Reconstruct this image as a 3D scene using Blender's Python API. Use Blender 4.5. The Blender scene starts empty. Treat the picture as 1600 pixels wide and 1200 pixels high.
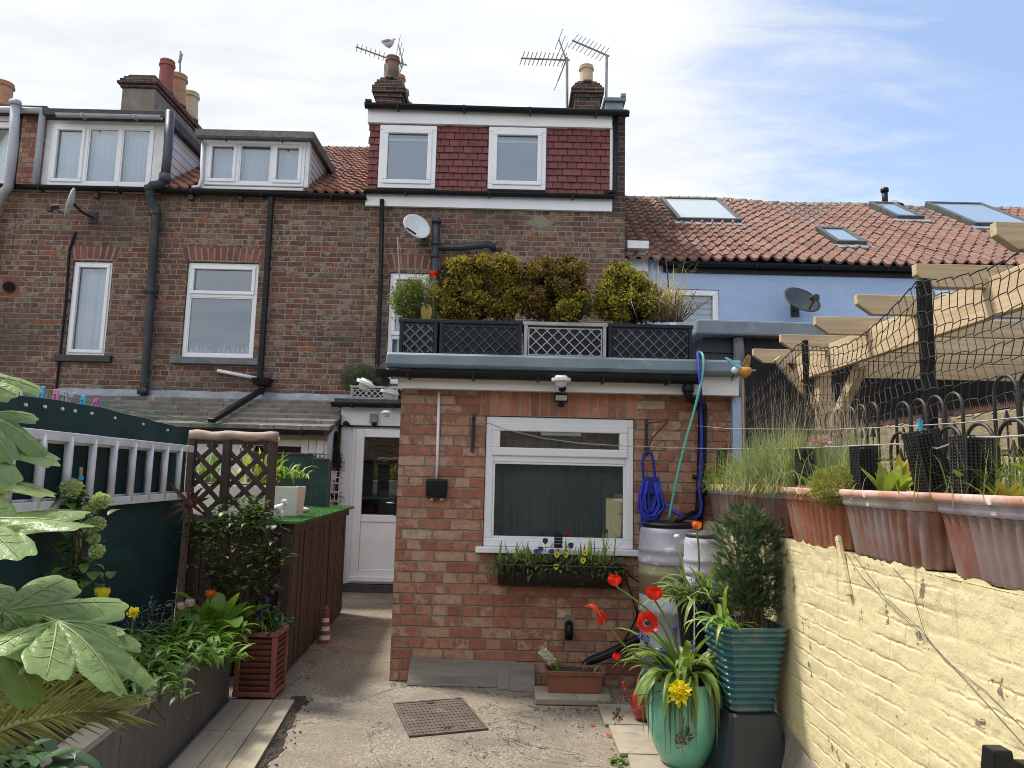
import bpy, math, random
from mathutils import Vector, Matrix, noise
R = math.radians
V = Vector
sc = bpy.context.scene
col = sc.collection

# ------------------------------------------------------------------ camera
CH = 1.47
F = 1150.0
PITCH, ROLL = math.atan(0.1252), 0.0235
cam_d = bpy.data.cameras.new('camera')
cam = bpy.data.objects.new('camera', cam_d)
col.objects.link(cam)
_fw = V((0, math.cos(PITCH), math.sin(PITCH)))
_up0 = V((0, -math.sin(PITCH), math.cos(PITCH)))
_r0 = V((1, 0, 0))
_rt = _r0 * math.cos(ROLL) + _up0 * math.sin(ROLL)
_up = _up0 * math.cos(ROLL) - _r0 * math.sin(ROLL)
CAM = V((0, 0, CH))
m = Matrix((_rt, _up, -_fw)).transposed().to_4x4()
m.translation = CAM
cam.matrix_world = m
cam_d.sensor_width = 36
cam_d.lens = 36 * F / 1600
cam_d.clip_start = 0.05
cam_d.clip_end = 2000
sc.camera = cam

# ------------------------------------------------------------------ light
SUN_EL = R(60)
to_sun = V((-0.70, 0.34, 0)).normalized() * math.cos(SUN_EL) + V((0, 0, math.sin(SUN_EL)))
sun_d = bpy.data.lights.new('sun', 'SUN')
sun_d.energy = 3.0
sun_d.angle = R(8)
sun_d.color = (1.0, 0.94, 0.84)
sun = bpy.data.objects.new('sun', sun_d)
col.objects.link(sun)
sun.rotation_euler = to_sun.to_track_quat('Z', 'Y').to_euler()

def mth(nt, op, a, b=None, c=None, clamp=False):
    n = nt.nodes.new('ShaderNodeMath')
    n.operation = op
    n.use_clamp = clamp
    for i, x in enumerate((a, b, c)):
        if x is None:
            continue
        if isinstance(x, (int, float)):
            n.inputs[i].default_value = x
        else:
            nt.links.new(x, n.inputs[i])
    return n.outputs[0]

def mapr(nt, x, a, b, c=0.0, d=1.0):
    n = nt.nodes.new('ShaderNodeMapRange')
    n.interpolation_type = 'SMOOTHSTEP'
    nt.links.new(x, n.inputs[0])
    for i, q in enumerate((a, b, c, d)):
        n.inputs[i + 1].default_value = q
    return n.outputs[0]

def mixc(nt, f, a, b, mode='MIX'):
    n = nt.nodes.new('ShaderNodeMix')
    n.data_type = 'RGBA'
    n.blend_type = mode
    for s, x in ((0, f), (6, a), (7, b)):
        if isinstance(x, (int, float)):
            n.inputs[s].default_value = x
        elif isinstance(x, (tuple, list)):
            n.inputs[s].default_value = (*x[:3], 1)
        else:
            nt.links.new(x, n.inputs[s])
    return n.outputs[2]

def noi(nt, vec, scale, detail=4, rough=.55, dist=0.0):
    n = nt.nodes.new('ShaderNodeTexNoise')
    n.inputs['Scale'].default_value = scale
    n.inputs['Detail'].default_value = detail
    n.inputs['Roughness'].default_value = rough
    n.inputs['Distortion'].default_value = dist
    if vec is not None:
        nt.links.new(vec, n.inputs['Vector'])
    return n.outputs[0]

def ramp(nt, x, stops, const=False):
    n = nt.nodes.new('ShaderNodeValToRGB')
    cr = n.color_ramp
    if const:
        cr.interpolation = 'CONSTANT'
    while len(cr.elements) < len(stops):
        cr.elements.new(0.5)
    for e, (p, c) in zip(cr.elements, stops):
        e.position = p
        e.color = (*c, 1)
    nt.links.new(x, n.inputs[0])
    return n.outputs[0]

# sky: Nishita with thin bright cloud, clearer to the right
w = bpy.data.worlds.new('World')
sc.world = w
w.use_nodes = True
nt = w.node_tree
nt.nodes.clear()
sky = nt.nodes.new('ShaderNodeTexSky')
sky.sky_type = 'NISHITA'
sky.sun_disc = False
sky.sun_elevation = SUN_EL
sky.sun_rotation = math.atan2(to_sun.x, to_sun.y)
sky.air_density = 1.0
sky.dust_density = 0.6
tc = nt.nodes.new('ShaderNodeTexCoord')
sx = nt.nodes.new('ShaderNodeSeparateXYZ')
nt.links.new(tc.outputs['Generated'], sx.inputs[0])
dx, dy, dz = sx.outputs
# project the view direction on a cloud layer
den = mth(nt, 'MAXIMUM', mth(nt, 'ADD', dz, 0.12), 0.05)
cx = nt.nodes.new('ShaderNodeCombineXYZ')
nt.links.new(mth(nt, 'DIVIDE', dx, den), cx.inputs[0])
nt.links.new(mth(nt, 'DIVIDE', dy, den), cx.inputs[1])
mp = nt.nodes.new('ShaderNodeMapping')
mp.inputs['Rotation'].default_value = (0, 0, R(28))
mp.inputs['Scale'].default_value = (1.0, 2.3, 1)
nt.links.new(cx.outputs[0], mp.inputs[0])
n1 = noi(nt, mp.outputs[0], 1.25, 9, .62, .8)
n2 = noi(nt, mp.outputs[0], 3.2, 6, .62, .5)
cl = mth(nt, 'ADD', mth(nt, 'MULTIPLY', n1, 0.95), mth(nt, 'MULTIPLY', n2, 0.62))
# thicker cloud to the left and low down, blue to the upper right
side = mth(nt, 'MULTIPLY', mth(nt, 'SUBTRACT', dx, 0.32), -1.9)
side = mth(nt, 'MAXIMUM', mth(nt, 'MINIMUM', side, 0.62), -0.6)
low = mth(nt, 'MULTIPLY', mth(nt, 'SUBTRACT', 0.50, dz), 0.55)
cov = mth(nt, 'ADD', mth(nt, 'ADD', cl, side), low)
fac = mapr(nt, cov, 0.50, 1.10, .16, 1.0)
n3 = noi(nt, mp.outputs[0], 1.5, 6, .6, .3)
ccol = ramp(nt, n3, [(0.34, (0.80, 0.85, 0.90)), (0.48, (0.92, 0.945, 0.97)), (0.62, (1.0, 1.0, 1.0))])
bg1 = nt.nodes.new('ShaderNodeBackground')
bg1.inputs[1].default_value = 0.135
tint = mixc(nt, 1.0, sky.outputs[0], (0.98, 1.0, 1.06), 'MULTIPLY')
nt.links.new(tint, bg1.inputs[0])
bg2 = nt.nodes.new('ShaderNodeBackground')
# unseen cloud behind the camera and overhead brightened, added as soft front fill
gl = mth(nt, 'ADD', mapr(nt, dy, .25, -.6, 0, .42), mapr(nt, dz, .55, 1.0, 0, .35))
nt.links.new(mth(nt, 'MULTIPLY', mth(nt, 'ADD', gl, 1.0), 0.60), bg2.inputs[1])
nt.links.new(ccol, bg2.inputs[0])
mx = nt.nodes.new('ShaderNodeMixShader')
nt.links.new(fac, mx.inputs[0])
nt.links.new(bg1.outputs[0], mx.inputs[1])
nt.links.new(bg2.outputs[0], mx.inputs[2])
wo = nt.nodes.new('ShaderNodeOutputWorld')
nt.links.new(mx.outputs[0], wo.inputs[0])

sc.view_settings.view_transform = 'Standard'
sc.view_settings.look = 'None'
sc.view_settings.exposure = 0.80
sc.view_settings.gamma = 1.0
sc.cycles.max_bounces = 6
sc.cycles.transparent_max_bounces = 12
sc.cycles.use_denoising = True
sc.cycles.filter_width = 0.95

# ------------------------------------------------------------------ placing: a photo ray met with a real plane
def ray(px, py):
    return _fw + _rt * ((px - 800) / F) + _up * ((600 - py) / F)
def A(px, py, Y):
    d = ray(px, py)
    return CAM + d * (Y / d.y)
def AX(px, py, X):
    d = ray(px, py)
    return CAM + d * (X / d.x)
def AZ(px, py, z):
    d = ray(px, py)
    return CAM + d * ((z - CH) / d.z)

# ------------------------------------------------------------------ objects
def worg(o):
    p = V((0, 0, 0))
    while o is not None:
        p += o.location
        o = o.parent
    return p

def tag(o, label=None, cat=None, group=None, kind=None):
    if label: o['label'] = label
    if cat: o['category'] = cat
    if group: o['group'] = group
    if kind: o['kind'] = kind
    return o

def thing(name, label, cat, loc=(0, 0, 0), group=None):
    o = bpy.data.objects.new(name, None)
    o.empty_display_size = 0.1
    col.objects.link(o)
    o.location = loc
    return tag(o, label, cat, group)

def copy_tree(o, parent=None):
    c = o.copy()
    col.objects.link(c)
    if parent is not None:
        c.parent = parent
    for ch in list(o.children):
        copy_tree(ch, c)
    return c

class MB:
    def __init__(s):
        s.v = []; s.f = []
    def add(s, vs, fs):
        n = len(s.v)
        s.v.extend([tuple(p) for p in vs])
        s.f.extend([tuple(i + n for i in f) for f in fs])
        return s
    def box(s, x0, x1, y0, y1, z0, z1):
        if x0 > x1: x0, x1 = x1, x0
        if y0 > y1: y0, y1 = y1, y0
        if z0 > z1: z0, z1 = z1, z0
        return s.add([(x0,y0,z0),(x1,y0,z0),(x1,y1,z0),(x0,y1,z0),(x0,y0,z1),(x1,y0,z1),(x1,y1,z1),(x0,y1,z1)],
                     [(0,3,2,1),(4,5,6,7),(0,1,5,4),(1,2,6,5),(2,3,7,6),(3,0,4,7)])
    def hexa(s, p):      # 8 points ordered as in box
        return s.add(p, [(0,3,2,1),(4,5,6,7),(0,1,5,4),(1,2,6,5),(2,3,7,6),(3,0,4,7)])
    def bar(s, p, q, w, h, up=(0, 0, 1)):
        p, q = V(p), V(q)
        d = (q - p).normalized()
        up = V(up)
        sd = d.cross(up)
        if sd.length < 1e-4:
            sd = d.cross(V((0, 1, 0)))
        sd.normalize()
        u = sd.cross(d).normalized()
        a, b = sd * (w / 2), u * (h / 2)
        return s.hexa([p - a - b, p + a - b, q + a - b, q - a - b, p - a + b, p + a + b, q + a + b, q - a + b])
    def tube(s, pts, r, n=8, cap=True):
        pts = [V(p) for p in pts]
        k = len(pts)
        rr = r if isinstance(r, (list, tuple)) else [r] * k
        base = len(s.v)
        prev = None
        for i, p in enumerate(pts):
            d = (pts[min(i + 1, k - 1)] - pts[max(i - 1, 0)])
            if d.length < 1e-9: d = V((0, 0, 1))
            d.normalize()
            if prev is None:
                a = d.cross(V((0, 0, 1)))
                if a.length < 1e-3: a = d.cross(V((0, 1, 0)))
            else:
                a = prev - d * prev.dot(d)
                if a.length < 1e-6: a = d.cross(V((0, 0, 1)))
            a.normalize(); prev = a
            b = d.cross(a)
            for j in range(n):
                t = 2 * math.pi * j / n
                s.v.append(tuple(p + (a * math.cos(t) + b * math.sin(t)) * rr[i]))
        for i in range(k - 1):
            for j in range(n):
                j2 = (j + 1) % n
                s.f.append((base + i*n + j, base + i*n + j2, base + (i+1)*n + j2, base + (i+1)*n + j))
        if cap:
            s.f.append(tuple(base + j for j in range(n))[::-1])
            s.f.append(tuple(base + (k-1)*n + j for j in range(n)))
        return s
    def lathe(s, prof, c, n=24, sq=0):
        c = V(c); base = len(s.v)
        for r, z in prof:
            for j in range(n):
                t = 2 * math.pi * j / n
                s.v.append((c.x + r * math.cos(t), c.y + r * math.sin(t), c.z + z))
        k = len(prof)
        for i in range(k - 1):
            for j in range(n):
                j2 = (j + 1) % n
                s.f.append((base + i*n + j, base + i*n + j2, base + (i+1)*n + j2, base + (i+1)*n + j))
        s.f.append(tuple(base + j for j in range(n))[::-1])
        s.f.append(tuple(base + (k-1)*n + j for j in range(n)))
        return s
    def ball(s, c, rx, ry=None, rz=None, n=10, m=7):
        ry = ry or rx; rz = rz or rx
        prof = []
        c = V(c); base = len(s.v)
        for i in range(1, m):
            a = math.pi * i / m
            for j in range(n):
                t = 2 * math.pi * j / n
                s.v.append((c.x + rx*math.sin(a)*math.cos(t), c.y + ry*math.sin(a)*math.sin(t), c.z - rz*math.cos(a)))
        for i in range(m - 2):
            for j in range(n):
                j2 = (j + 1) % n
                s.f.append((base + i*n + j, base + i*n + j2, base + (i+1)*n + j2, base + (i+1)*n + j))
        lo = len(s.v); s.v.append((c.x, c.y, c.z - rz)); s.v.append((c.x, c.y, c.z + rz))
        for j in range(n):
            j2 = (j + 1) % n
            s.f.append((lo, base + j2, base + j))
            s.f.append((lo + 1, base + (m-2)*n + j, base + (m-2)*n + j2))
        return s
    def loft(s, rings, cap=True):
        base = len(s.v); n = len(rings[0])
        for r in rings:
            s.v.extend([tuple(p) for p in r])
        for i in range(len(rings) - 1):
            for j in range(n):
                j2 = (j + 1) % n
                s.f.append((base + i*n + j, base + i*n + j2, base + (i+1)*n + j2, base + (i+1)*n + j))
        if cap:
            s.f.append(tuple(base + j for j in range(n))[::-1])
            s.f.append(tuple(base + (len(rings)-1)*n + j for j in range(n)))
        return s
    def leaf(s, p, d, L, W, droop=0.3, segs=5, fold=.25, shape='lance', up=(0, 0, 1), twist=0.0, curl=0.0):
        p = V(p); d = V(d).normalized(); up = V(up)
        base = len(s.v)
        for i in range(segs + 1):
            t = i / segs
            if shape == 'lance': wd = math.sin(math.pi * min(1, t ** .75 * .96 + .04)) ** .8
            elif shape == 'oval': wd = math.sin(math.pi * min(1, t * .94 + .05)) ** .55
            elif shape == 'strap': wd = (min(1, .75 + t) * (1 - t ** 4 * .96))
            else: wd = (1 - t) ** .8
            wd = max(wd, .02)
            sd = d.cross(up)
            if sd.length < 1e-3: sd = d.cross(V((0, 1, .1)))
            sd.normalize()
            nn = sd.cross(d).normalized()
            if twist:
                q = Matrix.Rotation(twist * t, 3, d)
                sd = q @ sd; nn = q @ nn
            hw = W / 2 * wd
            s.v.append(tuple(p - sd * hw + nn * hw * fold))
            s.v.append(tuple(p))
            s.v.append(tuple(p + sd * hw + nn * hw * fold))
            dr = droop * (0.4 + 1.2 * t) / segs
            d = (d - V((0, 0, 1)) * dr * 1.5 + sd * curl / segs).normalized()
            p = p + d * (L / segs)
        for i in range(segs):
            a = base + i * 3
            s.f.append((a, a + 1, a + 4, a + 3))
            s.f.append((a + 1, a + 2, a + 5, a + 4))
        return s
    def build(s, name, mat, parent=None, smooth=False, bevel=0.0, label=None):
        me = bpy.data.meshes.new(name)
        me.from_pydata(s.v, [], s.f)
        me.validate()
        me.update()
        if smooth:
            me.polygons.foreach_set('use_smooth', [True] * len(me.polygons))
        me.materials.append(mat)
        o = bpy.data.objects.new(name, me)
        col.objects.link(o)
        if parent is not None:
            o.parent = parent
            o.location = -worg(parent)
        if bevel:
            b = o.modifiers.new('bevel', 'BEVEL')
            b.width = bevel; b.segments = 2; b.limit_method = 'ANGLE'; b.angle_limit = R(40)
        if label: o['label'] = label
        return o

def cutleaves(mb, blobs, n, L, W, rnd, upb=.5, shell=.45, lump=.25, lfreq=2.5, flat=False, seedv=0.0):
    """many small diamond leaves through lumpy ellipsoids"""
    vol = [b[3] * b[4] * b[5] for b in blobs]
    for b, vv in zip(blobs, vol):
        cx_, cy_, cz_, rx, ry, rz = b
        for _ in range(int(n * vv / sum(vol)) + 1):
            q = V((rnd.gauss(0, 1), rnd.gauss(0, 1), rnd.gauss(0, 1)))
            if q.length < 1e-6: continue
            q.normalize()
            rr = rnd.random() ** shell
            ns = noise.noise(q * lfreq + V((cx_ * 3 + seedv, cy_ * 3, cz_ * 3))) + .5 * noise.noise(q * lfreq * 2.3 + V((cx_ * 7, cz_ * 5, seedv)))
            rr *= 1 + lump * ns * 1.5
            c = V((cx_ + q.x * rx * rr, cy_ + q.y * ry * rr, cz_ + q.z * rz * rr))
            d = (q * .8 + V((rnd.gauss(0, .6), rnd.gauss(0, .6), rnd.gauss(0, .6) + upb))).normalized()
            sd = d.cross(V((rnd.gauss(0, 1), rnd.gauss(0, 1), rnd.gauss(0, 1)))).normalized()
            l = L * rnd.uniform(.6, 1.3); ww = W * rnd.uniform(.6, 1.3) / 2
            nn = sd.cross(d) * (ww * .35)
            mb.add([c, c + d * l * .45 - sd * ww + nn, c + d * l, c + d * l * .45 + sd * ww + nn], [(0, 1, 2), (0, 2, 3)])
    return mb

# ------------------------------------------------------------------ materials
_MC = {}
def newmat(name):
    mt = bpy.data.materials.new(name)
    mt.use_nodes = True
    n = mt.node_tree
    n.nodes.clear()
    out = n.nodes.new('ShaderNodeOutputMaterial')
    b = n.nodes.new('ShaderNodeBsdfPrincipled')
    n.links.new(b.outputs[0], out.inputs[0])
    return mt, n, b, out

def bump(nt, b, h, dist=.005, strength=1.0):
    n = nt.nodes.new('ShaderNodeBump')
    n.inputs['Distance'].default_value = dist
    n.inputs['Strength'].default_value = strength
    nt.links.new(h, n.inputs['Height'])
    nt.links.new(n.outputs[0], b.inputs['Normal'])

def objco(nt, scale=(1, 1, 1)):
    tcn = nt.nodes.new('ShaderNodeTexCoord')
    oi = nt.nodes.new('ShaderNodeObjectInfo')
    va = nt.nodes.new('ShaderNodeVectorMath'); va.operation = 'ADD'
    nt.links.new(tcn.outputs['Object'], va.inputs[0])
    nt.links.new(mth(nt, 'MULTIPLY', oi.outputs['Random'], 0.0), va.inputs[1])
    mpn = nt.nodes.new('ShaderNodeMapping')
    mpn.inputs['Scale'].default_value = scale
    nt.links.new(va.outputs[0], mpn.inputs[0])
    return mpn.outputs[0]

def mat(name, c1, c2=None, rough=.6, scale=6, stretch=(1, 1, 1), bmp=.002, bscale=60, metal=0.0, spec=.5, coat=0.0, c3=None, s3=2.0, t3=(.55, .7), island=0.0):
    mt, nt, b, out = newmat(name)
    co = objco(nt, stretch)
    c2 = c2 or tuple(x * .8 for x in c1)
    n = noi(nt, co, scale, 6, .6)
    f = mapr(nt, n, .3, .7)
    cc = mixc(nt, f, c1, c2)
    if c3:
        f3 = mapr(nt, noi(nt, co, s3, 8, .65, .4), t3[0], t3[1])
        cc = mixc(nt, f3, cc, c3)
    if island:
        g = nt.nodes.new('ShaderNodeNewGeometry')
        k = mth(nt, 'ADD', mth(nt, 'MULTIPLY', g.outputs['Random Per Island'], 2 * island), 1 - island)
        cb = nt.nodes.new('ShaderNodeCombineColor')
        for i in range(3): nt.links.new(k, cb.inputs[i])
        cc = mixc(nt, 1.0, cc, cb.outputs[0], 'MULTIPLY')
    nt.links.new(cc, b.inputs['Base Color'])
    rn = mth(nt, 'ADD', mth(nt, 'MULTIPLY', noi(nt, co, scale * 2.3, 4), .25), rough - .12)
    nt.links.new(rn, b.inputs['Roughness'])
    b.inputs['Metallic'].default_value = metal
    b.inputs['Specular IOR Level'].default_value = spec
    b.inputs['Coat Weight'].default_value = coat
    if bmp:
        bump(nt, b, noi(nt, co, bscale, 5, .6), bmp)
    return mt

def leafmat(name, c1, c2, c3=None, rough=.45, trans=.3, vein=0):
    """each leaf (mesh island) gets its own mix of the colours; light passes through"""
    mt, nt, b, out = newmat(name)
    g = nt.nodes.new('ShaderNodeNewGeometry')
    stops = [(0.0, c1), (.6, c2)] + ([(1.0, c3)] if c3 else [])
    cc = ramp(nt, g.outputs['Random Per Island'], stops)
    co = objco(nt)
    cc = mixc(nt, mapr(nt, noi(nt, co, 9, 4), .3, .75, 0, .45), cc, tuple(x * .55 for x in c1))
    nt.links.new(cc, b.inputs['Base Color'])
    b.inputs['Roughness'].default_value = rough
    b.inputs['Specular IOR Level'].default_value = .4
    tr = nt.nodes.new('ShaderNodeBsdfTranslucent')
    tcc = mixc(nt, 1.0, cc, (1.25, 1.3, .55), 'MULTIPLY')
    nt.links.new(tcc, tr.inputs[0])
    ms = nt.nodes.new('ShaderNodeMixShader')
    ms.inputs[0].default_value = trans
    nt.links.new(b.outputs[0], ms.inputs[1])
    nt.links.new(tr.outputs[0], ms.inputs[2])
    nt.links.new(ms.outputs[0], out.inputs[0])
    return mt

def brickmat(name, stops, mortar, bw=.225, bh=.0765, mw=.011, header=4, dist=.010, stain=None, dirt=(.35, .3, .26), bd=.006, fine=.3, buff=None):
    mt, nt, b, out = newmat(name)
    tcn = nt.nodes.new('ShaderNodeTexCoord')
    co = tcn.outputs['Object']
    s = nt.nodes.new('ShaderNodeSeparateXYZ')
    nt.links.new(co, s.inputs[0])
    wob = noi(nt, co, 7, 3)
    wob2 = noi(nt, co, 34, 3)
    wv = mth(nt, 'MULTIPLY', mth(nt, 'SUBTRACT', wob, .5), dist * 1.6)
    wv2 = mth(nt, 'MULTIPLY', mth(nt, 'SUBTRACT', wob2, .5), dist)
    u = mth(nt, 'ADD', mth(nt, 'ADD', mth(nt, 'ADD', s.outputs[0], s.outputs[1]), wv2), 100.0)
    v = mth(nt, 'ADD', mth(nt, 'ADD', mth(nt, 'ADD', s.outputs[2], wv), mth(nt, 'MULTIPLY', wv2, .6)), 0.004)
    rv = mth(nt, 'DIVIDE', v, bh)
    row = mth(nt, 'FLOOR', rv)
    fv = mth(nt, 'FRACT', rv)
    ish = mth(nt, 'LESS_THAN', mth(nt, 'ABSOLUTE', mth(nt, 'FLOORED_MODULO', row, header)), .5) if header else None
    if header:
        wr = mth(nt, 'MULTIPLY', mth(nt, 'SUBTRACT', 1.0, mth(nt, 'MULTIPLY', ish, .5)), bw)
    else:
        wr = bw
    rn = nt.nodes.new('ShaderNodeTexWhiteNoise'); rn.noise_dimensions = '1D'
    nt.links.new(row, rn.inputs['W'])
    u2 = mth(nt, 'ADD', mth(nt, 'DIVIDE', u, wr), mth(nt, 'MULTIPLY', mth(nt, 'FLOORED_MODULO', row, 2.0), .5))
    u2 = mth(nt, 'ADD', u2, mth(nt, 'MULTIPLY', rn.outputs[0], .22))
    cl_ = mth(nt, 'FLOOR', u2)
    fu = mth(nt, 'FRACT', u2)
    du = mth(nt, 'MULTIPLY', mth(nt, 'MINIMUM', fu, mth(nt, 'SUBTRACT', 1.0, fu)), wr)
    dv = mth(nt, 'MULTIPLY', mth(nt, 'MINIMUM', fv, mth(nt, 'SUBTRACT', 1.0, fv)), bh)
    d = mth(nt, 'MINIMUM', du, dv)
    d = mth(nt, 'ADD', d, mth(nt, 'MULTIPLY', mth(nt, 'SUBTRACT', noi(nt, co, 55, 4), .5), .012))
    mask = mapr(nt, d, mw / 2 - .002, mw / 2 + .004)
    cb = nt.nodes.new('ShaderNodeCombineXYZ')
    nt.links.new(cl_, cb.inputs[0]); nt.links.new(row, cb.inputs[1])
    wn = nt.nodes.new('ShaderNodeTexWhiteNoise'); wn.noise_dimensions = '3D'
    nt.links.new(cb.outputs[0], wn.inputs[0])
    c = ramp(nt, wn.outputs[0], stops)
    # tone of the single brick and mottling inside it
    nm = noi(nt, co, 22, 6, .65)
    c = mixc(nt, mapr(nt, nm, .35, .75, 0, .55), c, tuple(x * .42 for x in stops[0][1]))
    c = mixc(nt, mapr(nt, noi(nt, co, 38, 5, .7), .56, .74, 0, fine), c, dirt)
    mo = mixc(nt, mapr(nt, noi(nt, co, 16, 5), .3, .7), mortar, tuple(x * .66 for x in mortar))
    if buff:      # bricks with a lime bloom on part of the face, brick by brick
        bl = mth(nt, 'MULTIPLY', mapr(nt, noi(nt, co, 13, 5, .6, .5), .46, .60), mapr(nt, wn.outputs[1] if False else mth(nt, 'FRACT', mth(nt, 'MULTIPLY', wn.outputs[0], 7.31)), .45, .62))
        c = mixc(nt, bl, c, buff)
    c = mixc(nt, mask, mo, c)
    if stain:
        c = mixc(nt, mapr(nt, noi(nt, co, .8, 7, .65, .4), .44, .70, 0, .6), c, stain)
    nt.links.new(c, b.inputs['Base Color'])
    b.inputs['Roughness'].default_value = .88
    b.inputs['Specular IOR Level'].default_value = .25
    h = mth(nt, 'ADD', mth(nt, 'MULTIPLY', mask, 1.0), mth(nt, 'MULTIPLY', nm, .55))
    bump(nt, b, h, bd)
    return mt

BRICK_OLD = brickmat('old_brick', [(0, (.135, .06, .045)), (.2, (.18, .078, .056)), (.38, (.155, .10, .075)), (.54, (.21, .088, .06)),
                                    (.68, (.09, .064, .055)), (.82, (.24, .175, .12)), (.93, (.20, .08, .055)), (1, (.31, .11, .06))], (.33, .27, .21),
                     header=4, mw=.014, dist=.012, stain=(.075, .06, .053), bd=.009, fine=.4, buff=(.255, .20, .155))
BRICK_NEW = brickmat('orange_brick', [(0, (.31, .122, .082)), (.22, (.39, .17, .112)), (.45, (.345, .135, .09)), (.62, (.41, .20, .135)), (.78, (.43, .225, .155)),
                                      (.88, (.43, .26, .165)), (.95, (.44, .30, .21)), (1, (.50, .38, .27))], (.27, .215, .165),
                     header=3, mw=.010, dist=.006, bd=.006, fine=.22, dirt=(.48, .36, .29), buff=(.42, .27, .20))
BRICK_DARK = brickmat('sooty_brick', [(0, (.05, .038, .035)), (.5, (.09, .05, .042)), (1, (.14, .075, .055))], (.2, .18, .16), header=0, dist=.012)
WHITE = mat('white_upvc', (.80, .81, .83), (.74, .755, .78), .32, 3, bmp=.0004, bscale=20)
WHITE_OLD = mat('aged_white_paint', (.74, .75, .77), (.60, .61, .62), .5, 5, bmp=.001, c3=(.42, .41, .38), s3=7, t3=(.62, .8))
BLACK = mat('black_plastic', (.008, .009, .011), (.013, .014, .016), .42, 8, bmp=.0004, spec=.22)
IRON = mat('black_iron', (.02, .02, .021), (.035, .03, .028), .5, 20, bmp=.0015, bscale=80)
GREYGRP = mat('grey_roof_trim', (.17, .215, .255), (.13, .17, .205), .45, 5, bmp=.0012, bscale=40, c3=(.22, .25, .27), s3=4)
GREYPIPE = mat('grey_pipe', (.42, .43, .45), (.33, .34, .36), .5, 4, (1, 1, .3), c3=(.25, .24, .24), s3=9, t3=(.6, .75))
OLDPIPE = mat('weathered_iron_pipe', (.045, .052, .052), (.022, .026, .028), .7, 9, (1, 1, .4), bmp=.002, c3=(.22, .20, .16), s3=8, t3=(.58, .72))
LEAD = mat('lead_flashing', (.30, .325, .37), (.20, .22, .25), .5, 7, bmp=.004, bscale=12, c3=(.45, .47, .5), s3=5)
LEADD = mat('dark_felt', (.06, .062, .065), (.035, .036, .04), .75, 9, c3=(.2, .19, .15), s3=12, t3=(.6, .7))
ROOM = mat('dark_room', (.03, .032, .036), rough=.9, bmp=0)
# ------------------------------------------------------------------ terrace: shared builders
YF, YE, YD = 10.2, 5.48, 9.4
def fx(px, py, Y=YF): return A(px, py, Y).x
def fz(px, py, Y=YF): return A(px, py, Y).z

def glassmat(name, tintc=(.72, .82, .9), refl=.5):
    mt, nt, b, out = newmat(name)
    nt.nodes.remove(b)
    tr = nt.nodes.new('ShaderNodeBsdfTransparent'); tr.inputs[0].default_value = (*tintc, 1)
    gl = nt.nodes.new('ShaderNodeBsdfGlossy'); gl.inputs['Roughness'].default_value = .015
    fr = nt.nodes.new('ShaderNodeFresnel'); fr.inputs[0].default_value = 1.52
    f = mth(nt, 'ADD', mth(nt, 'MULTIPLY', fr.outputs[0], 1.6), .03, clamp=True)
    f = mth(nt, 'MULTIPLY', f, refl / .5 * 1.0, clamp=True)
    ms = nt.nodes.new('ShaderNodeMixShader')
    nt.links.new(f, ms.inputs[0]); nt.links.new(tr.outputs[0], ms.inputs[1]); nt.links.new(gl.outputs[0], ms.inputs[2])
    nt.links.new(ms.outputs[0], out.inputs[0])
    return mt
GLASS = glassmat('window_glass', (.86, .92, .97))
GLASSY = glassmat('sky_reflecting_glass', (.8, .88, .96), .6)
CURTAIN = mat('net_curtain', (.78, .83, .88), (.70, .76, .83), .9, 9, (1, 1, .2), bmp=0, c3=(.88, .9, .92), s3=16, t3=(.64, .72))
BLIND = mat('roller_blind', (.24, .35, .50), (.22, .33, .48), .9, 4, bmp=0)
BLINDG = mat('grey_blind', (.40, .44, .43), (.30, .34, .335), .85, 3, bmp=0)
SLAT = mat('slatted_blind', (.62, .72, .8), (.5, .6, .7), .8, 4, bmp=0)
REDARCH = mat('red_arch_brick', (.23, .075, .05), (.145, .055, .042), .85, 7, bmp=.003, bscale=70, c3=(.28, .2, .15), s3=16, t3=(.6, .74), island=.28)
ARCHM = mat('arch_mortar', (.28, .23, .19), (.2, .17, .14), .9, 14, bmp=.003)
STONE = mat('painted_stone_sill', (.17, .185, .205), (.11, .12, .13), .7, 9, bmp=.002)
TILEHANG = mat('dark_red_hung_tile', (.175, .040, .038), (.14, .034, .034), .6, 5, bmp=.001, bscale=50, island=.22)
PANTILE = mat('clay_pantile', (.215, .098, .070), (.15, .080, .064), .8, 5, bmp=.004, bscale=40, c3=(.165, .125, .105), s3=4, t3=(.48, .7), island=.24)
PANTILE2 = mat('orange_pantile', (.27, .105, .066), (.17, .078, .055), .8, 5, bmp=.004, bscale=40, c3=(.22, .17, .14), s3=4, t3=(.52, .72), island=.33)
MORTAR = mat('ridge_mortar', (.30, .245, .18), (.2, .17, .13), .9, 10, bmp=.006, bscale=30)
BOARD = mat('white_cladding_board', (.72, .70, .71), (.63, .62, .63), .55, 4, bmp=.001)

def ring(x0, x1, y0, y1, z0, z1, t, mb=None):
    """rectangular frame of four butted bars"""
    mb = mb or MB()
    mb.box(x0, x1, y0, y1, z0, z0 + t); mb.box(x0, x1, y0, y1, z1 - t, z1)
    mb.box(x0, x0 + t, y0, y1, z0 + t, z1 - t); mb.box(x1 - t, x1, y0, y1, z0 + t, z1 - t)
    return mb

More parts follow.
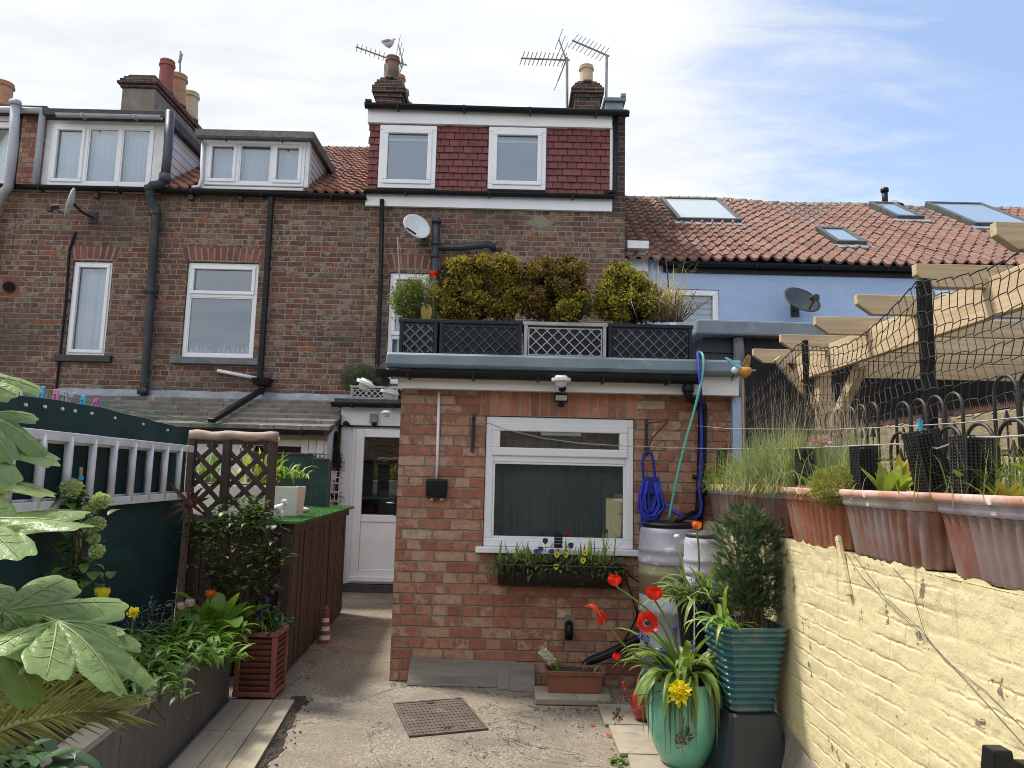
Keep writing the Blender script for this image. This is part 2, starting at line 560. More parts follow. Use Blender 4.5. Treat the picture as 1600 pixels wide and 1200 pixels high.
def pleats(x0, x1, z0, z1, Y, amp=.022, waves=9, rnd=None):
    mb = MB(); n = waves * 8
    vs = []
    for k, z in enumerate((z0, (z0 + z1) / 2, z1)):
        for i in range(n + 1):
            t = i / n
            a = amp * (1.0 - .25 * k)
            vs.append((x0 + (x1 - x0) * t, Y + a * math.sin(2 * math.pi * waves * (t + .03 * math.sin(9 * t + k * .25))) + .5 * a * math.sin(23 * t + k * .3), z))
    fs = []
    for k in range(2):
        for i in range(n):
            a = k * (n + 1) + i
            fs.append((a, a + 1, a + n + 2, a + n + 1))
    return mb.add(vs, fs)

def window(parent, x0, x1, z0, z1, Y, cells, fw=.055, glass=None, fill=None, fillmat=None, sashw=.05, name='window', fmat=None):
    """cells: (fx0, fx1, fz0, fz1, sash?) as fractions inside the outer frame; each gets a pane"""
    fmat = fmat or WHITE
    mb = ring(x0, x1, Y, Y + .07, z0, z1, fw)
    ix0, ix1, iz0, iz1 = x0 + fw, x1 - fw, z0 + fw, z1 - fw
    W, H = ix1 - ix0, iz1 - iz0
    xs = sorted({c[0] for c in cells} - {0})
    zs = sorted({c[2] for c in cells} - {0})
    rects = []
    for c in cells:
        a0, a1 = ix0 + W * c[0], ix0 + W * c[1]
        b0, b1 = iz0 + H * c[2], iz0 + H * c[3]
        if c[1] < 1: a1 -= fw / 2
        if c[0] > 0: a0 += fw / 2
        if c[3] < 1: b1 -= fw / 2
        if c[2] > 0: b0 += fw / 2
        rects.append((a0, a1, b0, b1, c[4]))
    for xv in xs:
        xm = ix0 + W * xv
        mb.box(xm - fw / 2, xm + fw / 2, Y + .001, Y + .069, iz0, iz1)
    for zv in zs:
        zm = iz0 + H * zv
        # transoms run only where the cells meet above and below
        mb.box(ix0, ix1, Y + .002, Y + .068, zm - fw / 2, zm + fw / 2)
    fr = mb.build(name, fmat, parent, bevel=.006)
    for a0, a1, b0, b1, sash in rects:
        if sash:
            ring(a0 - .012, a1 + .012, Y - .018, Y + .03, b0 - .012, b1 + .012, sashw).build('sash', fmat, fr, bevel=.008)
            t = sashw - .014
        else:
            t = -.001
            ring(a0, a1, Y + .008, Y + .05, b0, b1, .016).build('bead', fmat, fr, bevel=.004)
            t = .012
        MB().box(a0 + t, a1 - t, Y + .024, Y + .03, b0 + t, b1 - t).build('pane', glass or GLASS, fr)
        if fill == 'curtain':
            pleats(a0 - .02, a1 + .02, b0 - .05, b1 + .05, Y + .13, waves=max(4, int((a1 - a0) / .075))).build('curtain', fillmat or CURTAIN, fr, smooth=True)
        elif fill == 'blind':
            MB().box(a0 - .01, a1 + .01, Y + .075, Y + .08, b0 - .02, b1 + .02).build('blind', fillmat or BLIND, fr)
    return fr

def wallfront(mb, x0, x1, z0, z1, Y, holes, rev=.13):
    xs = sorted({x0, x1, *[h[0] for h in holes], *[h[1] for h in holes]})
    zs = sorted({z0, z1, *[h[2] for h in holes], *[h[3] for h in holes]})
    for i in range(len(xs) - 1):
        for j in range(len(zs) - 1):
            a, b, c, d = xs[i], xs[i+1], zs[j], zs[j+1]
            mx_, mz_ = (a + b) / 2, (c + d) / 2
            if any(h[0] < mx_ < h[1] and h[2] < mz_ < h[3] for h in holes): continue
            mb.add([(a, Y, c), (b, Y, c), (b, Y, d), (a, Y, d)], [(0, 1, 2, 3)])
    for a, b, c, d in holes:
        y2 = Y + rev
        mb.add([(a,Y,c),(a,y2,c),(a,y2,d),(a,Y,d)], [(0,1,2,3)])
        mb.add([(b,Y,c),(b,y2,c),(b,y2,d),(b,Y,d)], [(3,2,1,0)])
        mb.add([(a,Y,c),(b,Y,c),(b,y2,c),(a,y2,c)], [(0,1,2,3)])
        mb.add([(a,Y,d),(b,Y,d),(b,y2,d),(a,y2,d)], [(3,2,1,0)])
    return mb

def shellwall(x0, x1, z1, zr, holes, depth=6.6, slope=.65, Y=YF, z0=-.2):
    """front wall with openings, side walls with gables, back wall"""
    mb = MB()
    e = .002
    x0 += e; x1 -= e
    wallfront(mb, x0, x1, z0, z1, Y, holes)
    y2, ym = Y + depth, Y + depth / 2
    for x in (x0, x1):
        mb.add([(x, Y, z0), (x, y2, z0), (x, y2, z1), (x, ym, zr), (x, Y, z1)], [(0, 1, 2, 3, 4)])
    mb.add([(x0, y2, z0), (x1, y2, z0), (x1, y2, z1), (x0, y2, z1)], [(3, 2, 1, 0)])
    return mb

def pantiles(x0, x1, y0, z0, slope, run, pw, gauge, rnd, skip=None, amp=.021, sag=None):
    mb = MB()
    L = math.sqrt(1 + slope * slope)
    rows = int(run * L / gauge) + 1
    nx = int((x1 - x0) / pw)
    pw = (x1 - x0) / nx
    K = 7
    ny, nz_ = -slope / L, 1 / L           # slope normal
    for r in range(rows):
        s0, s1 = r * gauge, min((r + 1) * gauge + .05, run * L)
        for i in range(nx):
            xc = x0 + (i + .5) * pw
            yc = y0 + s0 / L
            if skip and skip(xc, yc): continue
            jz = rnd.uniform(-.005, .005); jy = rnd.uniform(-.008, .008); tl = rnd.uniform(-.004, .004)
            sg = sag(xc, s0) if sag else 0.0
            vs = []
            for kk, (sv, lift) in enumerate(((s0, -.006), (s0, .030), (s1, .000))):
                for k in range(K + 1):
                    u = k / K
                    h = amp * (math.sin(2 * math.pi * u + .6) + .28 * math.sin(4 * math.pi * u)) + lift + jz + tl * (u - .5) * 2
                    sp = (sv + (jy if kk < 2 else 0)) / L
                    vs.append((x0 + (i + u * 1.03) * pw, y0 + sp + ny * h, z0 + sp * slope + nz_ * h + sg))
            fs = []
            for k in range(K):
                fs.append((k, k + 1, K + 2 + k, K + 1 + k))
                fs.append((K + 1 + k, K + 2 + k, 2*K + 3 + k, 2*K + 2 + k))
            mb.add(vs, fs)
    return mb

def gutter(x0, x1, y, z, r=.055, parent=None, m_=None, z1=None, name='gutter', bk=.9):
    z1 = z if z1 is None else z1
    mb = MB()
    N = 9
    rings = []
    for x, zz in ((x0, z), (x1, z1)):
        o = [(x, y + r * math.cos(math.pi + math.pi * k / N), zz + r * math.sin(math.pi + math.pi * k / N)) for k in range(N + 1)]
        inn = [(x, y + (r - .006) * math.cos(2*math.pi - math.pi * k / N), zz + (r - .006) * math.sin(2*math.pi - math.pi * k / N)) for k in range(N + 1)]
        rings.append(o + inn)
    mb.loft(rings)
    n = max(2, int(abs(x1 - x0) / bk))
    for i in range(n):
        t = (i + .5) / n
        x = x0 + (x1 - x0) * t; zz = z + (z1 - z) * t
        mb.box(x - .009, x + .009, y - r - .003, y + r + .015, zz - r - .007, zz - r * .2)
        mb.box(x - .02, x + .02, y - r - .003, y - r + .006, zz - .015, zz + .006)
    return mb.build(name, m_ or BLACK, parent)

def arch(parent, x0, x1, z, h, Y, rnd, n=None, camber=.03, proud=.004, name='arch'):
    """red bricks on end over an opening, slightly splayed"""
    n = n or int((x1 - x0) / .083)
    mb = MB(); w_ = (x1 - x0) / n
    for i in range(n):
        a, b = x0 + i * w_ + .0085, x0 + (i + 1) * w_ - .0085
        t = (i + .5) / n * 2 - 1
        cz = camber * (1 - t * t)
        sk = t * .055
        jj = rnd.uniform(-.004, .004)
        y0_, y1_ = Y - proud + rnd.uniform(-.002, .002), Y + .05
        zb, zt = z + cz, z + cz + h + jj
        mb.hexa([(a,y0_,zb),(b,y0_,zb),(b,y1_,zb),(a,y1_,zb),(a+sk,y0_,zt),(b+sk,y0_,zt),(b+sk,y1_,zt),(a+sk,y1_,zt)])
    MB().hexa([(x0,Y-.0018,z),(x1,Y-.0018,z),(x1,Y+.02,z),(x0,Y+.02,z),(x0-.05,Y-.0018,z+h),(x1+.05,Y-.0018,z+h),(x1+.05,Y+.02,z+h),(x0-.05,Y+.02,z+h)]).build('arch_mortar', ARCHM, parent)
    return mb.build(name, REDARCH, parent, bevel=.004)

def deck(x0, x1, y0, z0, slope, run, back, zb):
    """boarded slopes under the tiles, front and rear"""
    mb = MB()
    mb.add([(x0, y0, z0), (x1, y0, z0), (x1, y0 + run, z0 + run * slope), (x0, y0 + run, z0 + run * slope)], [(0, 1, 2, 3)])
    mb.add([(x0, y0 + run, z0 + run * slope), (x1, y0 + run, z0 + run * slope), (x1, back, zb), (x0, back, zb)], [(0, 1, 2, 3)])
    return mb

rnd = random.Random(5)
ZE = fz(400, 300) + .02           # eaves of the old terrace
SL = .65
RUN = 3.3
ZR = ZE + SL * RUN
XP = [fx(p, 400) for p in (18, 243, 569, 976)]      # party lines
XP = [XP[0], XP[1], XP[2], XP[3]]
XL = -9.6

def chimney_pot(parent, c, r, h, m_, taper=.9, rim=1.18):
    p = [(r * 1.1, 0), (r * 1.1, .05), (r, .07), (r * taper, h * .80), (r * taper * 1.02, h * .81), (r * taper * rim, h * .83), (r * taper * rim, h * .9), (r * taper * 1.03, h * .92),
         (r * taper * 1.1, h * .97), (r * taper * 1.1, h), (r * taper * .8, h), (r * taper * .78, h - .12)]
    return MB().lathe(p, c, 20).build('chimney_pot', m_, parent, smooth=False)
POTRED = mat('red_clay_pot', (.30, .085, .06), (.22, .06, .048), .7, 6, bmp=.002)
POTTAN = mat('tan_clay_pot', (.48, .27, .14), (.38, .2, .1), .7, 6, bmp=.002, c3=(.2, .13, .09), s3=5)
POTCREAM = mat('cream_clay_pot', (.58, .47, .33), (.44, .33, .2), .7, 6, bmp=.002, c3=(.25, .2, .15), s3=5, t3=(.6, .75))
POTSOOT = mat('sooted_clay_pot', (.22, .12, .08), (.10, .065, .052), .75, 4, bmp=.002, c3=(.34, .27, .22), s3=6)
RENDER = mat('weathered_render', (.235, .21, .165), (.16, .145, .118), .9, 4, bmp=.004, bscale=30, c3=(.1, .095, .08), s3=3)

# ============ house at the far left edge
h1 = thing('terrace_house', 'brick terrace house at the far left edge, grey pipes hanging beside its dormer', 'house', (-8, YF + 3, 0), 'row of brick terrace houses')
shellwall(XL, XP[0], ZE, ZR, []).build('wall', BRICK_OLD, h1)
z_d1 = fz(20, 172)
xd0, xd1 = -8.4, fx(24, 230)
deck(XL, XP[0], YF - .06, ZE - .04, SL, RUN + .06, YF + 6.7, ZE).build('roof_deck', LEADD, h1)
pantiles(XL, XP[0], YF - .1, ZE - .03, SL, RUN + .1, .2, .26, rnd, lambda x, y: x > xd0 - .1 and x < xd1 + .1 and y < YF + 1.9).build('roof_tiles', PANTILE2, h1)
window(h1, xd0, xd1, fz(15, 293), fz(15, 192), YF - .02, [(0, .5, 0, 1, False), (.5, 1, 0, 1, True)], fill='curtain')
mb = MB(); mb.box(xd0 - .1, xd1 + .04, YF - .16, YF + 2.0, z_d1 - .1, z_d1)
mb.build('dormer_roof', LEADD, h1)
MB().box(xd0 - .05, xd1, YF - .01, YF + 1.7, fz(15, 190), z_d1 - .1).build('dormer_head', WHITE_OLD, h1)
# grey soil pipe crossing the picture edge
MB().tube([A(24, 160, YF - .28), A(21, 230, YF - .25), A(13, 292, YF - .22), A(4, 302, YF - .18), A(-6, 320, YF - .12), A(-20, 420, YF - .1)], .062, 12).tube([A(24, 158, YF - .28), A(24, 165, YF - .28)], .078, 12).build('soil_pipe', GREYPIPE, h1, smooth=True)
chimney_pot(h1, A(1, 168, YF + 3.4), .19, .5, POTTAN)

# ============ second house from the left
h2 = thing('terrace_house', 'brick terrace house with the tall narrow window and long rendered chimney', 'house', (-6, YF + 3, 0), 'row of brick terrace houses')
wx0, wx1, wz0, wz1 = fx(102, 556), fx(173, 556), fz(140, 555), fz(140, 408)
wx0, wx1 = (fx(102, 556) + fx(112, 408)) / 2, (fx(164, 556) + fx(175, 408)) / 2
shellwall(XP[0], XP[1], ZE, ZR, [(wx0, wx1, wz0, wz1)]).build('wall', BRICK_OLD, h2)
window(h2, wx0 + .004, wx1 - .004, wz0, wz1 - .004, YF + .03, [(0, 1, 0, 1, True)], fill='curtain', fw=.045)
arch(h2, wx0 - .06, wx1 + .06, wz1 + .01, .2, YF, rnd)
MB().box(wx0 - .1, wx1 + .12, YF - .06, YF + .1, wz0 - .1, wz0 - .005).build('sill', IRON, h2, bevel=.008)
# dormer
dx0, dx1 = fx(70, 240), fx(256, 240)
dzt = fz(170, 184)
dd = (dzt - ZE) / SL
def slopedeck(h, a, b): 
    deck(a, b, YF - .06, ZE - .04, SL, RUN + .06, YF + 6.7, ZE).build('roof_deck', LEADD, h)
slopedeck(h2, XP[0], XP[1])
pantiles(XP[0], XP[1], YF - .1, ZE - .03, SL, RUN + .1, .2, .26, rnd, lambda x, y: dx0 - .5 < x < dx1 + .06 and y < YF + dd).build('roof_tiles', PANTILE2, h2)
wz0_, wz1_ = fz(160, 292), fz(160, 196)
window(h2, fx(80, 240), fx(240, 240), wz0_, wz1_, YF - .03, [(0, .33, 0, 1, True), (.33, .69, 0, 1, False), (.69, 1, 0, 1, False)], fill='curtain', fw=.06)
MB().box(dx0, fx(80, 240) - .002, YF - .02, YF + .08, wz0_ - .03, dzt - .06).box(fx(240, 240) + .002, dx1, YF - .02, YF + .08, wz0_ - .03, dzt - .06).box(fx(80, 240) - .002, fx(240, 240) + .002, YF - .018, YF + .08, wz1_ + .002, dzt - .06).box(dx0, dx1, YF - .05, YF + .09, wz0_ - .07, wz0_ - .03).build('dormer_surround', WHITE_OLD, h2, bevel=.004)
def cheek(h, x, zt, d, side):
    mb = MB(); zb = ZE - .02; n = 8
    for i in range(n):
        z0 = zb + (zt - zb) * i / n; z1 = zb + (zt - zb) * (i + 1) / n - .006
        # each board runs from the front to the roof slope
        y0 = YF + .06
        def yb(z): return max(y0 + .02, YF + (z - ZE) / SL + .12)
        mb.hexa([(x - .02, y0, z0), (x + .012, y0, z0), (x + .012, yb(z0), z0), (x - .02, yb(z0), z0), (x - .02, y0, z1), (x + .004, y0, z1), (x + .004, yb(z1), z1), (x - .02, yb(z1), z1)])
    return mb.build('dormer_cheek', BOARD, h)
cheek(h2, dx1 - .02, dzt - .06, dd, 1); cheek(h2, dx0 + .02, dzt - .06, dd, -1)
mb = MB().box(dx0 - .1, dx1 + .07, YF - .13, YF + dd + .2, dzt - .06, dzt + .03)
mb.box(dx0 - .12, dx1 + .09, YF - .16, YF - .128, dzt - .05, dzt + .05).box(dx1 + .072, dx1 + .10, YF - .127, YF + dd + .15, dzt - .09, dzt + .05)
mb.build('dormer_roof', LEADD, h2, bevel=.008)
gutter(dx0 + .25, dx1 + .02, YF - .2, dzt - .06, .045, h2, GREYPIPE, name='dormer_gutter')
# brick upstand between the dormers, with a light pipe
MB().box(fx(30, 240), dx0 - .003, YF - .004, YF + 1.5, ZE - .02, fz(48, 182)).build('parapet', BRICK_NEW, h2)
MB().box(fx(24, 240), dx0 + .02, YF - .1, YF + 1.5, fz(48, 181), fz(48, 170)).build('parapet_cap', LEADD, h2)
MB().tube([A(0, 171, YF - .16), A(64, 173, YF - .16), A(66, 182, YF - .12), A(60, 240, YF - .1), A(54, 290, YF - .1)], .045, 10).build('drain_pipe', GREYPIPE, h2, smooth=True)
# long chimney along the party line
cx0, cx1 = A(191, 140, 11.9).x, A(243, 140, 11.9).x
zc = A(220, 114, 11.9).z
MB().box(cx0, cx1, 11.9, 14.4, 6.4, A(220, 138, 11.9).z).build('chimney_stack', RENDER, h2, bevel=.01)
z3 = A(220, 138, 11.9).z
mb = MB(); step = (zc - z3) / 5
for i, o in enumerate((.03, .07, .04, 0.0, -.05)):
    mb.box(cx0 - o, cx1 + o, 11.9 - o, 14.4 + o, z3 + i * step + .001, z3 + (i + 1) * step)
mb.build('chimney_crown', BRICK_DARK, h2, bevel=.012)
for yy, m_, r_, hh in ((12.55, POTRED, .13, .62), (13.0, POTTAN, .16, .60), (13.55, POTCREAM, .155, .55)):
    chimney_pot(h2, ((cx0 + cx1) / 2 + .12, yy, zc - .02), r_, hh, m_)
# black soil pipe between the houses: pvc above, old iron below
mb = MB()
mb.tube([A(266, 174, YF - .2), A(262, 240, YF - .2), A(258, 276, YF - .2)], .062, 12).tube([A(258, 272, YF - .2), A(257, 284, YF - .2)], .078, 12)
mb.build('vent_pipe', mat('dark_grey_pvc', (.06, .065, .085), (.045, .05, .065), .45, 5, bmp=.0004), h2, smooth=True)
mb = MB()
mb.tube([A(257, 282, YF - .2), A(250, 288, YF - .2), A(238, 290, YF - .19), A(234, 298, YF - .18), A(236, 312, YF - .15), A(244, 326, YF - .11), A(243, 345, YF - .1), A(236, 455, YF - .1), A(226, 600, YF - .1), A(223, 614, YF - .1)],
        [.062, .062, .064, .064, .062, .062, .058, .056, .056, .056], 12)
for a, b in (((243, 330), (243, 337)), ((236, 450), (235.6, 459)), ((224, 606), (223, 616)), ((234, 291), (234, 299))):
    mb.tube([A(*a, YF - .1 if a[0] != 234 else YF - .18), A(*b, YF - .1 if a[0] != 234 else YF - .18)], .074, 12)
mb.box(A(236, 455, YF).x - .12, A(236, 455, YF).x + .12, YF - .03, YF, A(236, 455, YF).z - .02, A(236, 455, YF).z + .02)
mb.build('soil_pipe', OLDPIPE, h2, smooth=True)
gutter(XL, XP[1], YF - .09, ZE - .04, .058, h2)
MB().box(XL, XP[1], YF - .025, YF - .001, ZE - .09, ZE - .005).build('fascia', mat('pale_fascia', (.5, .47, .4), (.3, .28, .25), .8, 5), h2)
for px in (153,):
    q = A(px, 306, YF); MB().box(q.x - .035, q.x + .035, YF - .07, YF, q.z - .05, q.z + .03).build('corbel', LEADD, h2, bevel=.006)
MB().tube([A(118, 362, YF - .02), A(108, 392, YF - .02), A(103, 470, YF - .02), A(94, 550, YF - .02), A(87, 612, YF - .02)], .016, 6).build('cable', BLACK, h2)
MB().tube([A(14, 448, YF - .06), A(14, 448, YF + .02)], .075, 14).build('vent_outlet', BLACK, h2)
MB().box(fx(2, 450), fx(30, 450), YF - .003, YF + .02, fz(14, 458), fz(14, 432)).build('brick_patch', REDARCH, h2)

# ============ third house
h3 = thing('terrace_house', 'brick terrace house with the wide two-light window above the lean-to roof', 'house', (-3.5, YF + 3, 0), 'row of brick terrace houses')
vx0, vx1 = (fx(284, 556) + fx(291, 410)) / 2, (fx(396, 558) + fx(404, 412)) / 2
vz0, vz1 = fz(340, 559), fz(345, 410)
shellwall(XP[1], XP[2], ZE, ZR, [(vx0, vx1, vz0, vz1)]).build('wall', BRICK_OLD, h3)
v = window(h3, vx0 + .004, vx1 - .004, vz0, vz1 - .004, YF + .03, [(0, 1, 0, .67, False), (0, 1, .67, 1, True)], fw=.055, fill='blind', fillmat=mat('dim_room', (.14, .18, .23), (.11, .14, .18), .9, 2, bmp=0), glass=GLASSY)
rb = random.Random(8)
for i in range(13):        # bottles and jars standing inside on the sill
    if 4 < i < 6: continue
    x = vx0 + .12 + (vx1 - vx0 - .24) * i / 12; hb = rb.uniform(.06, .17)
    MB().lathe([(.028, 0), (.03, hb * .6), (.012, hb * .75), (.013, hb)], (x, YF + .09, vz0 + .06), 10).build('bottle', WHITE_OLD, v, smooth=True)
arch(h3, vx0 - .05, vx1 + .05, vz1 + .01, .2, YF, rnd, camber=.02)
MB().box(vx0 - .12, vx1 + .1, YF - .07, YF + .1, vz0 - .1, vz0 - .004).build('sill', STONE, h3, bevel=.01)
ex0, ex1 = fx(316, 250), fx(484, 250)
ezt = fz(400, 214)
ed = (ezt - ZE) / SL
slopedeck(h3, XP[1], XP[2])
pantiles(XP[1], XP[2], YF - .1, ZE - .03, SL, RUN + .1, .145, .2, rnd, lambda x, y: ex0 - .05 < x < ex1 + .04 and y < YF + ed).build('roof_tiles', PANTILE2, h3)
mb = MB()
for i in range(14):
    a = XP[1] + (XP[2] - XP[1]) * i / 14
    mb.tube([(a, YF + RUN, ZR - .02), (a + (XP[2] - XP[1]) / 14 - .01, YF + RUN, ZR - .02)], .09, 10)
mb.build('ridge', MORTAR, h3)
sz0, sz1 = fz(400, 291), fz(400, 222)
window(h3, fx(322, 255), fx(477, 255), sz0, sz1, YF - .03, [(0, .31, 0, 1, True), (.31, .69, 0, 1, False), (.69, 1, 0, 1, True)], fill='curtain', fw=.055)
MB().box(ex0, fx(322, 255) - .002, YF - .02, YF + .08, sz0 - .03, ezt - .06).box(fx(477, 255) + .002, ex1, YF - .02, YF + .08, sz0 - .03, ezt - .06).box(fx(322, 255) - .002, fx(477, 255) + .002, YF - .018, YF + .08, sz1 + .002, ezt - .06).box(ex0, ex1, YF - .05, YF + .09, sz0 - .07, sz0 - .03).build('dormer_surround', WHITE_OLD, h3, bevel=.004)
cheek(h3, ex1 - .02, ezt - .05, ed, 1); cheek(h3, ex0 + .02, ezt - .05, ed, -1)
mb = MB().box(ex0 - .06, ex1 + .05, YF - .1, YF + ed + .25, ezt - .05, ezt + .03)
mb.box(ex0 - .08, ex1 + .07, YF - .13, YF - .102, ezt - .06, ezt + .045).box(ex1 + .052, ex1 + .075, YF - .1, YF + ed + .2, ezt - .09, ezt + .045)
mb.build('dormer_roof', mat('mossy_lead', (.16, .17, .165), (.10, .11, .11), .7, 8, bmp=.002, c3=(.24, .25, .2), s3=9), h3, bevel=.008)
gutter(ex0 - .03, ex1 + .03, YF - .15, ezt - .09, .035, h3, mat('brown_gutter', (.09, .075, .065), (.06, .05, .045), .6, 6), name='dormer_gutter')
MB().tube([A(317, 222, YF - .06), A(315, 280, YF - .06), A(311, 291, YF - .09), A(300, 293, YF - .1)], .026, 8).build('dormer_downpipe', WHITE_OLD, h3, smooth=True)
# lead soakers along the cheek and valley
MB().add([(ex1 + .01, YF, ZE + .03), (ex1 + .2, YF, ZE + .03), (ex1 + .2, YF + ed + .3, ZE + .05 + SL * (ed + .3)), (ex1 + .01, YF + ed + .3, ZE + .05 + SL * (ed + .3))], [(0, 1, 2, 3)]).build('soaker', LEADD, h3)
gutter(XP[1], XP[2] + .02, YF - .09, ZE - .045, .058, h3, z1=ZE - .075)
for px in (301, 378, 493):
    q = A(px, 309, YF); MB().box(q.x - .035, q.x + .035, YF - .08, YF, q.z - .055, q.z + .04).build('corbel', LEADD, h3, bevel=.006)
# square downpipe, hopper and the slanting pipe over the lean-to
mb = MB().bar(A(424, 306, YF - .07), A(416, 440, YF - .07), .07, .06, (0, 1, 0)).bar(A(416, 440, YF - .07), A(406, 592, YF - .07), .07, .06, (0, 1, 0))
mb.build('downpipe', BLACK, h3, bevel=.008)
q = A(410, 597, YF - .1)
mb = MB().hexa([(q.x-.09,q.y-.07,q.z-.05),(q.x+.09,q.y-.07,q.z-.05),(q.x+.09,q.y+.09,q.z-.05),(q.x-.09,q.y+.09,q.z-.05),(q.x-.125,q.y-.1,q.z+.05),(q.x+.125,q.y-.1,q.z+.05),(q.x+.125,q.y+.09,q.z+.05),(q.x-.125,q.y+.09,q.z+.05)])
mb.bar((q.x, q.y, q.z - .05), (q.x, q.y - .02, q.z - .17), .07, .06, (0, 1, 0))
mb.build('hopper', BLACK, h3, bevel=.006)
MB().tube([A(340, 579, YF - .05), A(360, 583, YF - .06), A(401, 591, YF - .06)], .025, 8).build('waste_pipe', WHITE_OLD, h3, smooth=True)

# ============ fourth house with the red tile-hung top storey
h4 = thing('terrace_house', 'tallest terrace house, its top storey hung with dark red tiles', 'house', (0, YF + 3, 0), 'row of brick terrace houses')
px4 = (608, 674)
kx0, kx1, kz0, kz1 = fx(606, 500), fx(671, 430), fz(640, 600), fz(640, 426)
ZB = fz(770, 305)                 # foot of the tile hanging
ZT = fz(770, 178)                 # top
shellwall(XP[2], XP[3], ZB, ZB + 1.0, [(kx0, kx1, kz0, kz1)]).build('wall', BRICK_OLD, h4)
window(h4, kx0 + .004, kx1 - .004, kz0, kz1 - .004, YF + .03, [(0, 1, 0, .42, False), (0, 1, .42, 1, True)], fill='curtain', fw=.05, sashw=.055)
arch(h4, kx0 - .02, kx1 + .06, kz1 + .05, .2, YF, rnd, camber=.015)
arch(h4, fx(740, 410), fx(800, 410), fz(770, 425), .2, YF, rnd, camber=.0)
gx = fx(953, 250)
wins = []
for p0, p1, q0, q1 in ((593, 682, 297, 199), (763, 853, 299, 202)):
    wins.append((fx(p0, 250), fx(p1, 250), fz((p0 + p1) / 2, q0), fz((p0 + p1) / 2, q1)))
mb = MB()
wallfront(mb, XP[2], gx, ZB + .001, ZT, YF - .012, [(a, b, c, d) for a, b, c, d in wins], rev=.1)
mb.add([(XP[2], YF - .012, ZB), (XP[2], YF + 3.4, ZB), (XP[2], YF + 3.4, ZT), (XP[2], YF - .012, ZT)], [(0, 1, 2, 3)])
mb.add([(XP[3] - .1, YF + .1, ZB), (XP[3] - .1, YF + 3.4, ZB), (XP[3] - .1, YF + 3.4, ZT), (XP[3] - .1, YF + .1, ZT)], [(3, 2, 1, 0)])
mb.build('storey_wall', LEADD, h4)
mb = MB(); g = (ZT - ZB - .12) / 11; tw = .137
for r in range(12):
    z0 = ZB + .005 + r * g
    x = XP[2] - (tw / 2 if r % 2 else 0)
    while x < gx:
        a, b = max(x + .0042, XP[2] - .012), min(x + tw - .0042, gx - .01)
        x += tw
        segs = [(a, b)]
        for (w0, w1, c0, c1) in wins:
            if z0 + g * .9 > c0 and z0 < c1:
                ns = []
                for s0, s1 in segs:
                    if s1 <= w0 or s0 >= w1: ns.append((s0, s1)); continue
                    if s0 < w0: ns.append((s0, w0))
                    if s1 > w1: ns.append((w1, s1))
                segs = ns
        for s0, s1 in segs:
            if s1 - s0 < .012: continue
            j = rnd.uniform(-.003, .003); jz = rnd.uniform(-.003, .003)
            mb.hexa([(s0, YF - .046 + j, z0 + jz), (s1, YF - .046 + j + rnd.uniform(-.002, .002), z0 + jz), (s1, YF - .036, z0 + jz), (s0, YF - .036, z0 + jz),
                     (s0, YF - .026, z0 + g + .01), (s1, YF - .026, z0 + g + .01), (s1, YF - .014, z0 + g + .01), (s0, YF - .014, z0 + g + .01)])
mb.build('hung_tiles', TILEHANG, h4)
for (a, b, c, d) in wins:
    fr = window(h4, a + .002, b - .002, c + .002, d - .002, YF - .07, [(0, 1, 0, 1, True)], fw=.075, sashw=.062, fill='blind', glass=GLASSY)
    MB().box(a + .12, b - .12, YF - .02, YF - .012, d - .22, d - .185).build('blind_rail', WHITE, fr)
MB().box(XP[2] - .03, gx + .02, YF - .09, YF + .02, fz(770, 200), ZT + .02).build('upper_fascia', WHITE, h4, bevel=.004)
MB().box(gx - .008, gx + .03, YF - .06, YF + .02, ZB, fz(953, 200) - .002).build('corner_trim', WHITE, h4)
mb = MB().box(XP[2] - .06, XP[3] + .02, YF - .12, YF + 3.3, ZT + .022, ZT + .06).build('flat_roof', LEADD, h4, bevel=.01)
gutter(XP[2] - .06, XP[3] + .03, YF - .16, ZT + .02, .062, h4, z1=ZT - .012)
MB().tube([(XP[2] - .06, YF - .16, ZT + .05), (XP[2] + .02, YF - .13, ZT + .06)], .05, 8).build('gutter_end', BLACK, h4)
# brick pier at the right corner, lead parapet box above
MB().box(gx + .035, XP[3] - .001, YF - .003, YF + .5, ZB - .3, ZT + .02).build('corner_pier', BRICK_DARK, h4)
MB().tube([A(962, 183, YF - .09), A(962, 292, YF - .09), A(960, 299, YF - .1), A(945, 303, YF - .11)], .033, 10).build('downpipe', BLACK, h4, smooth=True)
p, q2 = A(946, 176, YF + .15), A(976, 152, YF + .15)
MB().box(p.x, q2.x - .02, YF + .15, YF + 2.2, ZT + .062, q2.z - .08).box(p.x - .03, q2.x + .015, YF + .11, YF + 2.2, q2.z - .079, q2.z - .02).box(q2.x - .06, q2.x + .015, YF + .1, YF + .2, q2.z - .0195, q2.z + .04).build('parapet_box', GREYGRP, h4, bevel=.01)
MB().box(XP[2] - .01, gx + .03, YF - .06, YF - .002, fz(770, 328), ZB - .02).build('lower_fascia', WHITE, h4, bevel=.004)
gutter(XP[2] - .02, gx + .05, YF - .12, ZB - .012, .055, h4)
MB().box(XP[2], gx, YF - .1, YF - .013, ZB - .018, ZB - .004).build('gutter_board', BLACK, h4)
MB().tube([A(597, 312, YF - .09), A(595, 440, YF - .09), A(589, 580, YF - .09), A(585, 640, YF - .09)], .033, 10).build('downpipe', BLACK, h4, smooth=True)
mb = MB().tube([A(682, 343, YF - .12), A(681, 380, YF - .12), A(679, 440, YF - .12), A(676, 520, YF - .12)], .055, 12)
mb.tube([A(682, 386, YF - .12), A(720, 387, YF - .12), A(762, 382, YF - .12), A(770, 386, YF - .06), A(771, 389, YF + .02)], .05, 12)
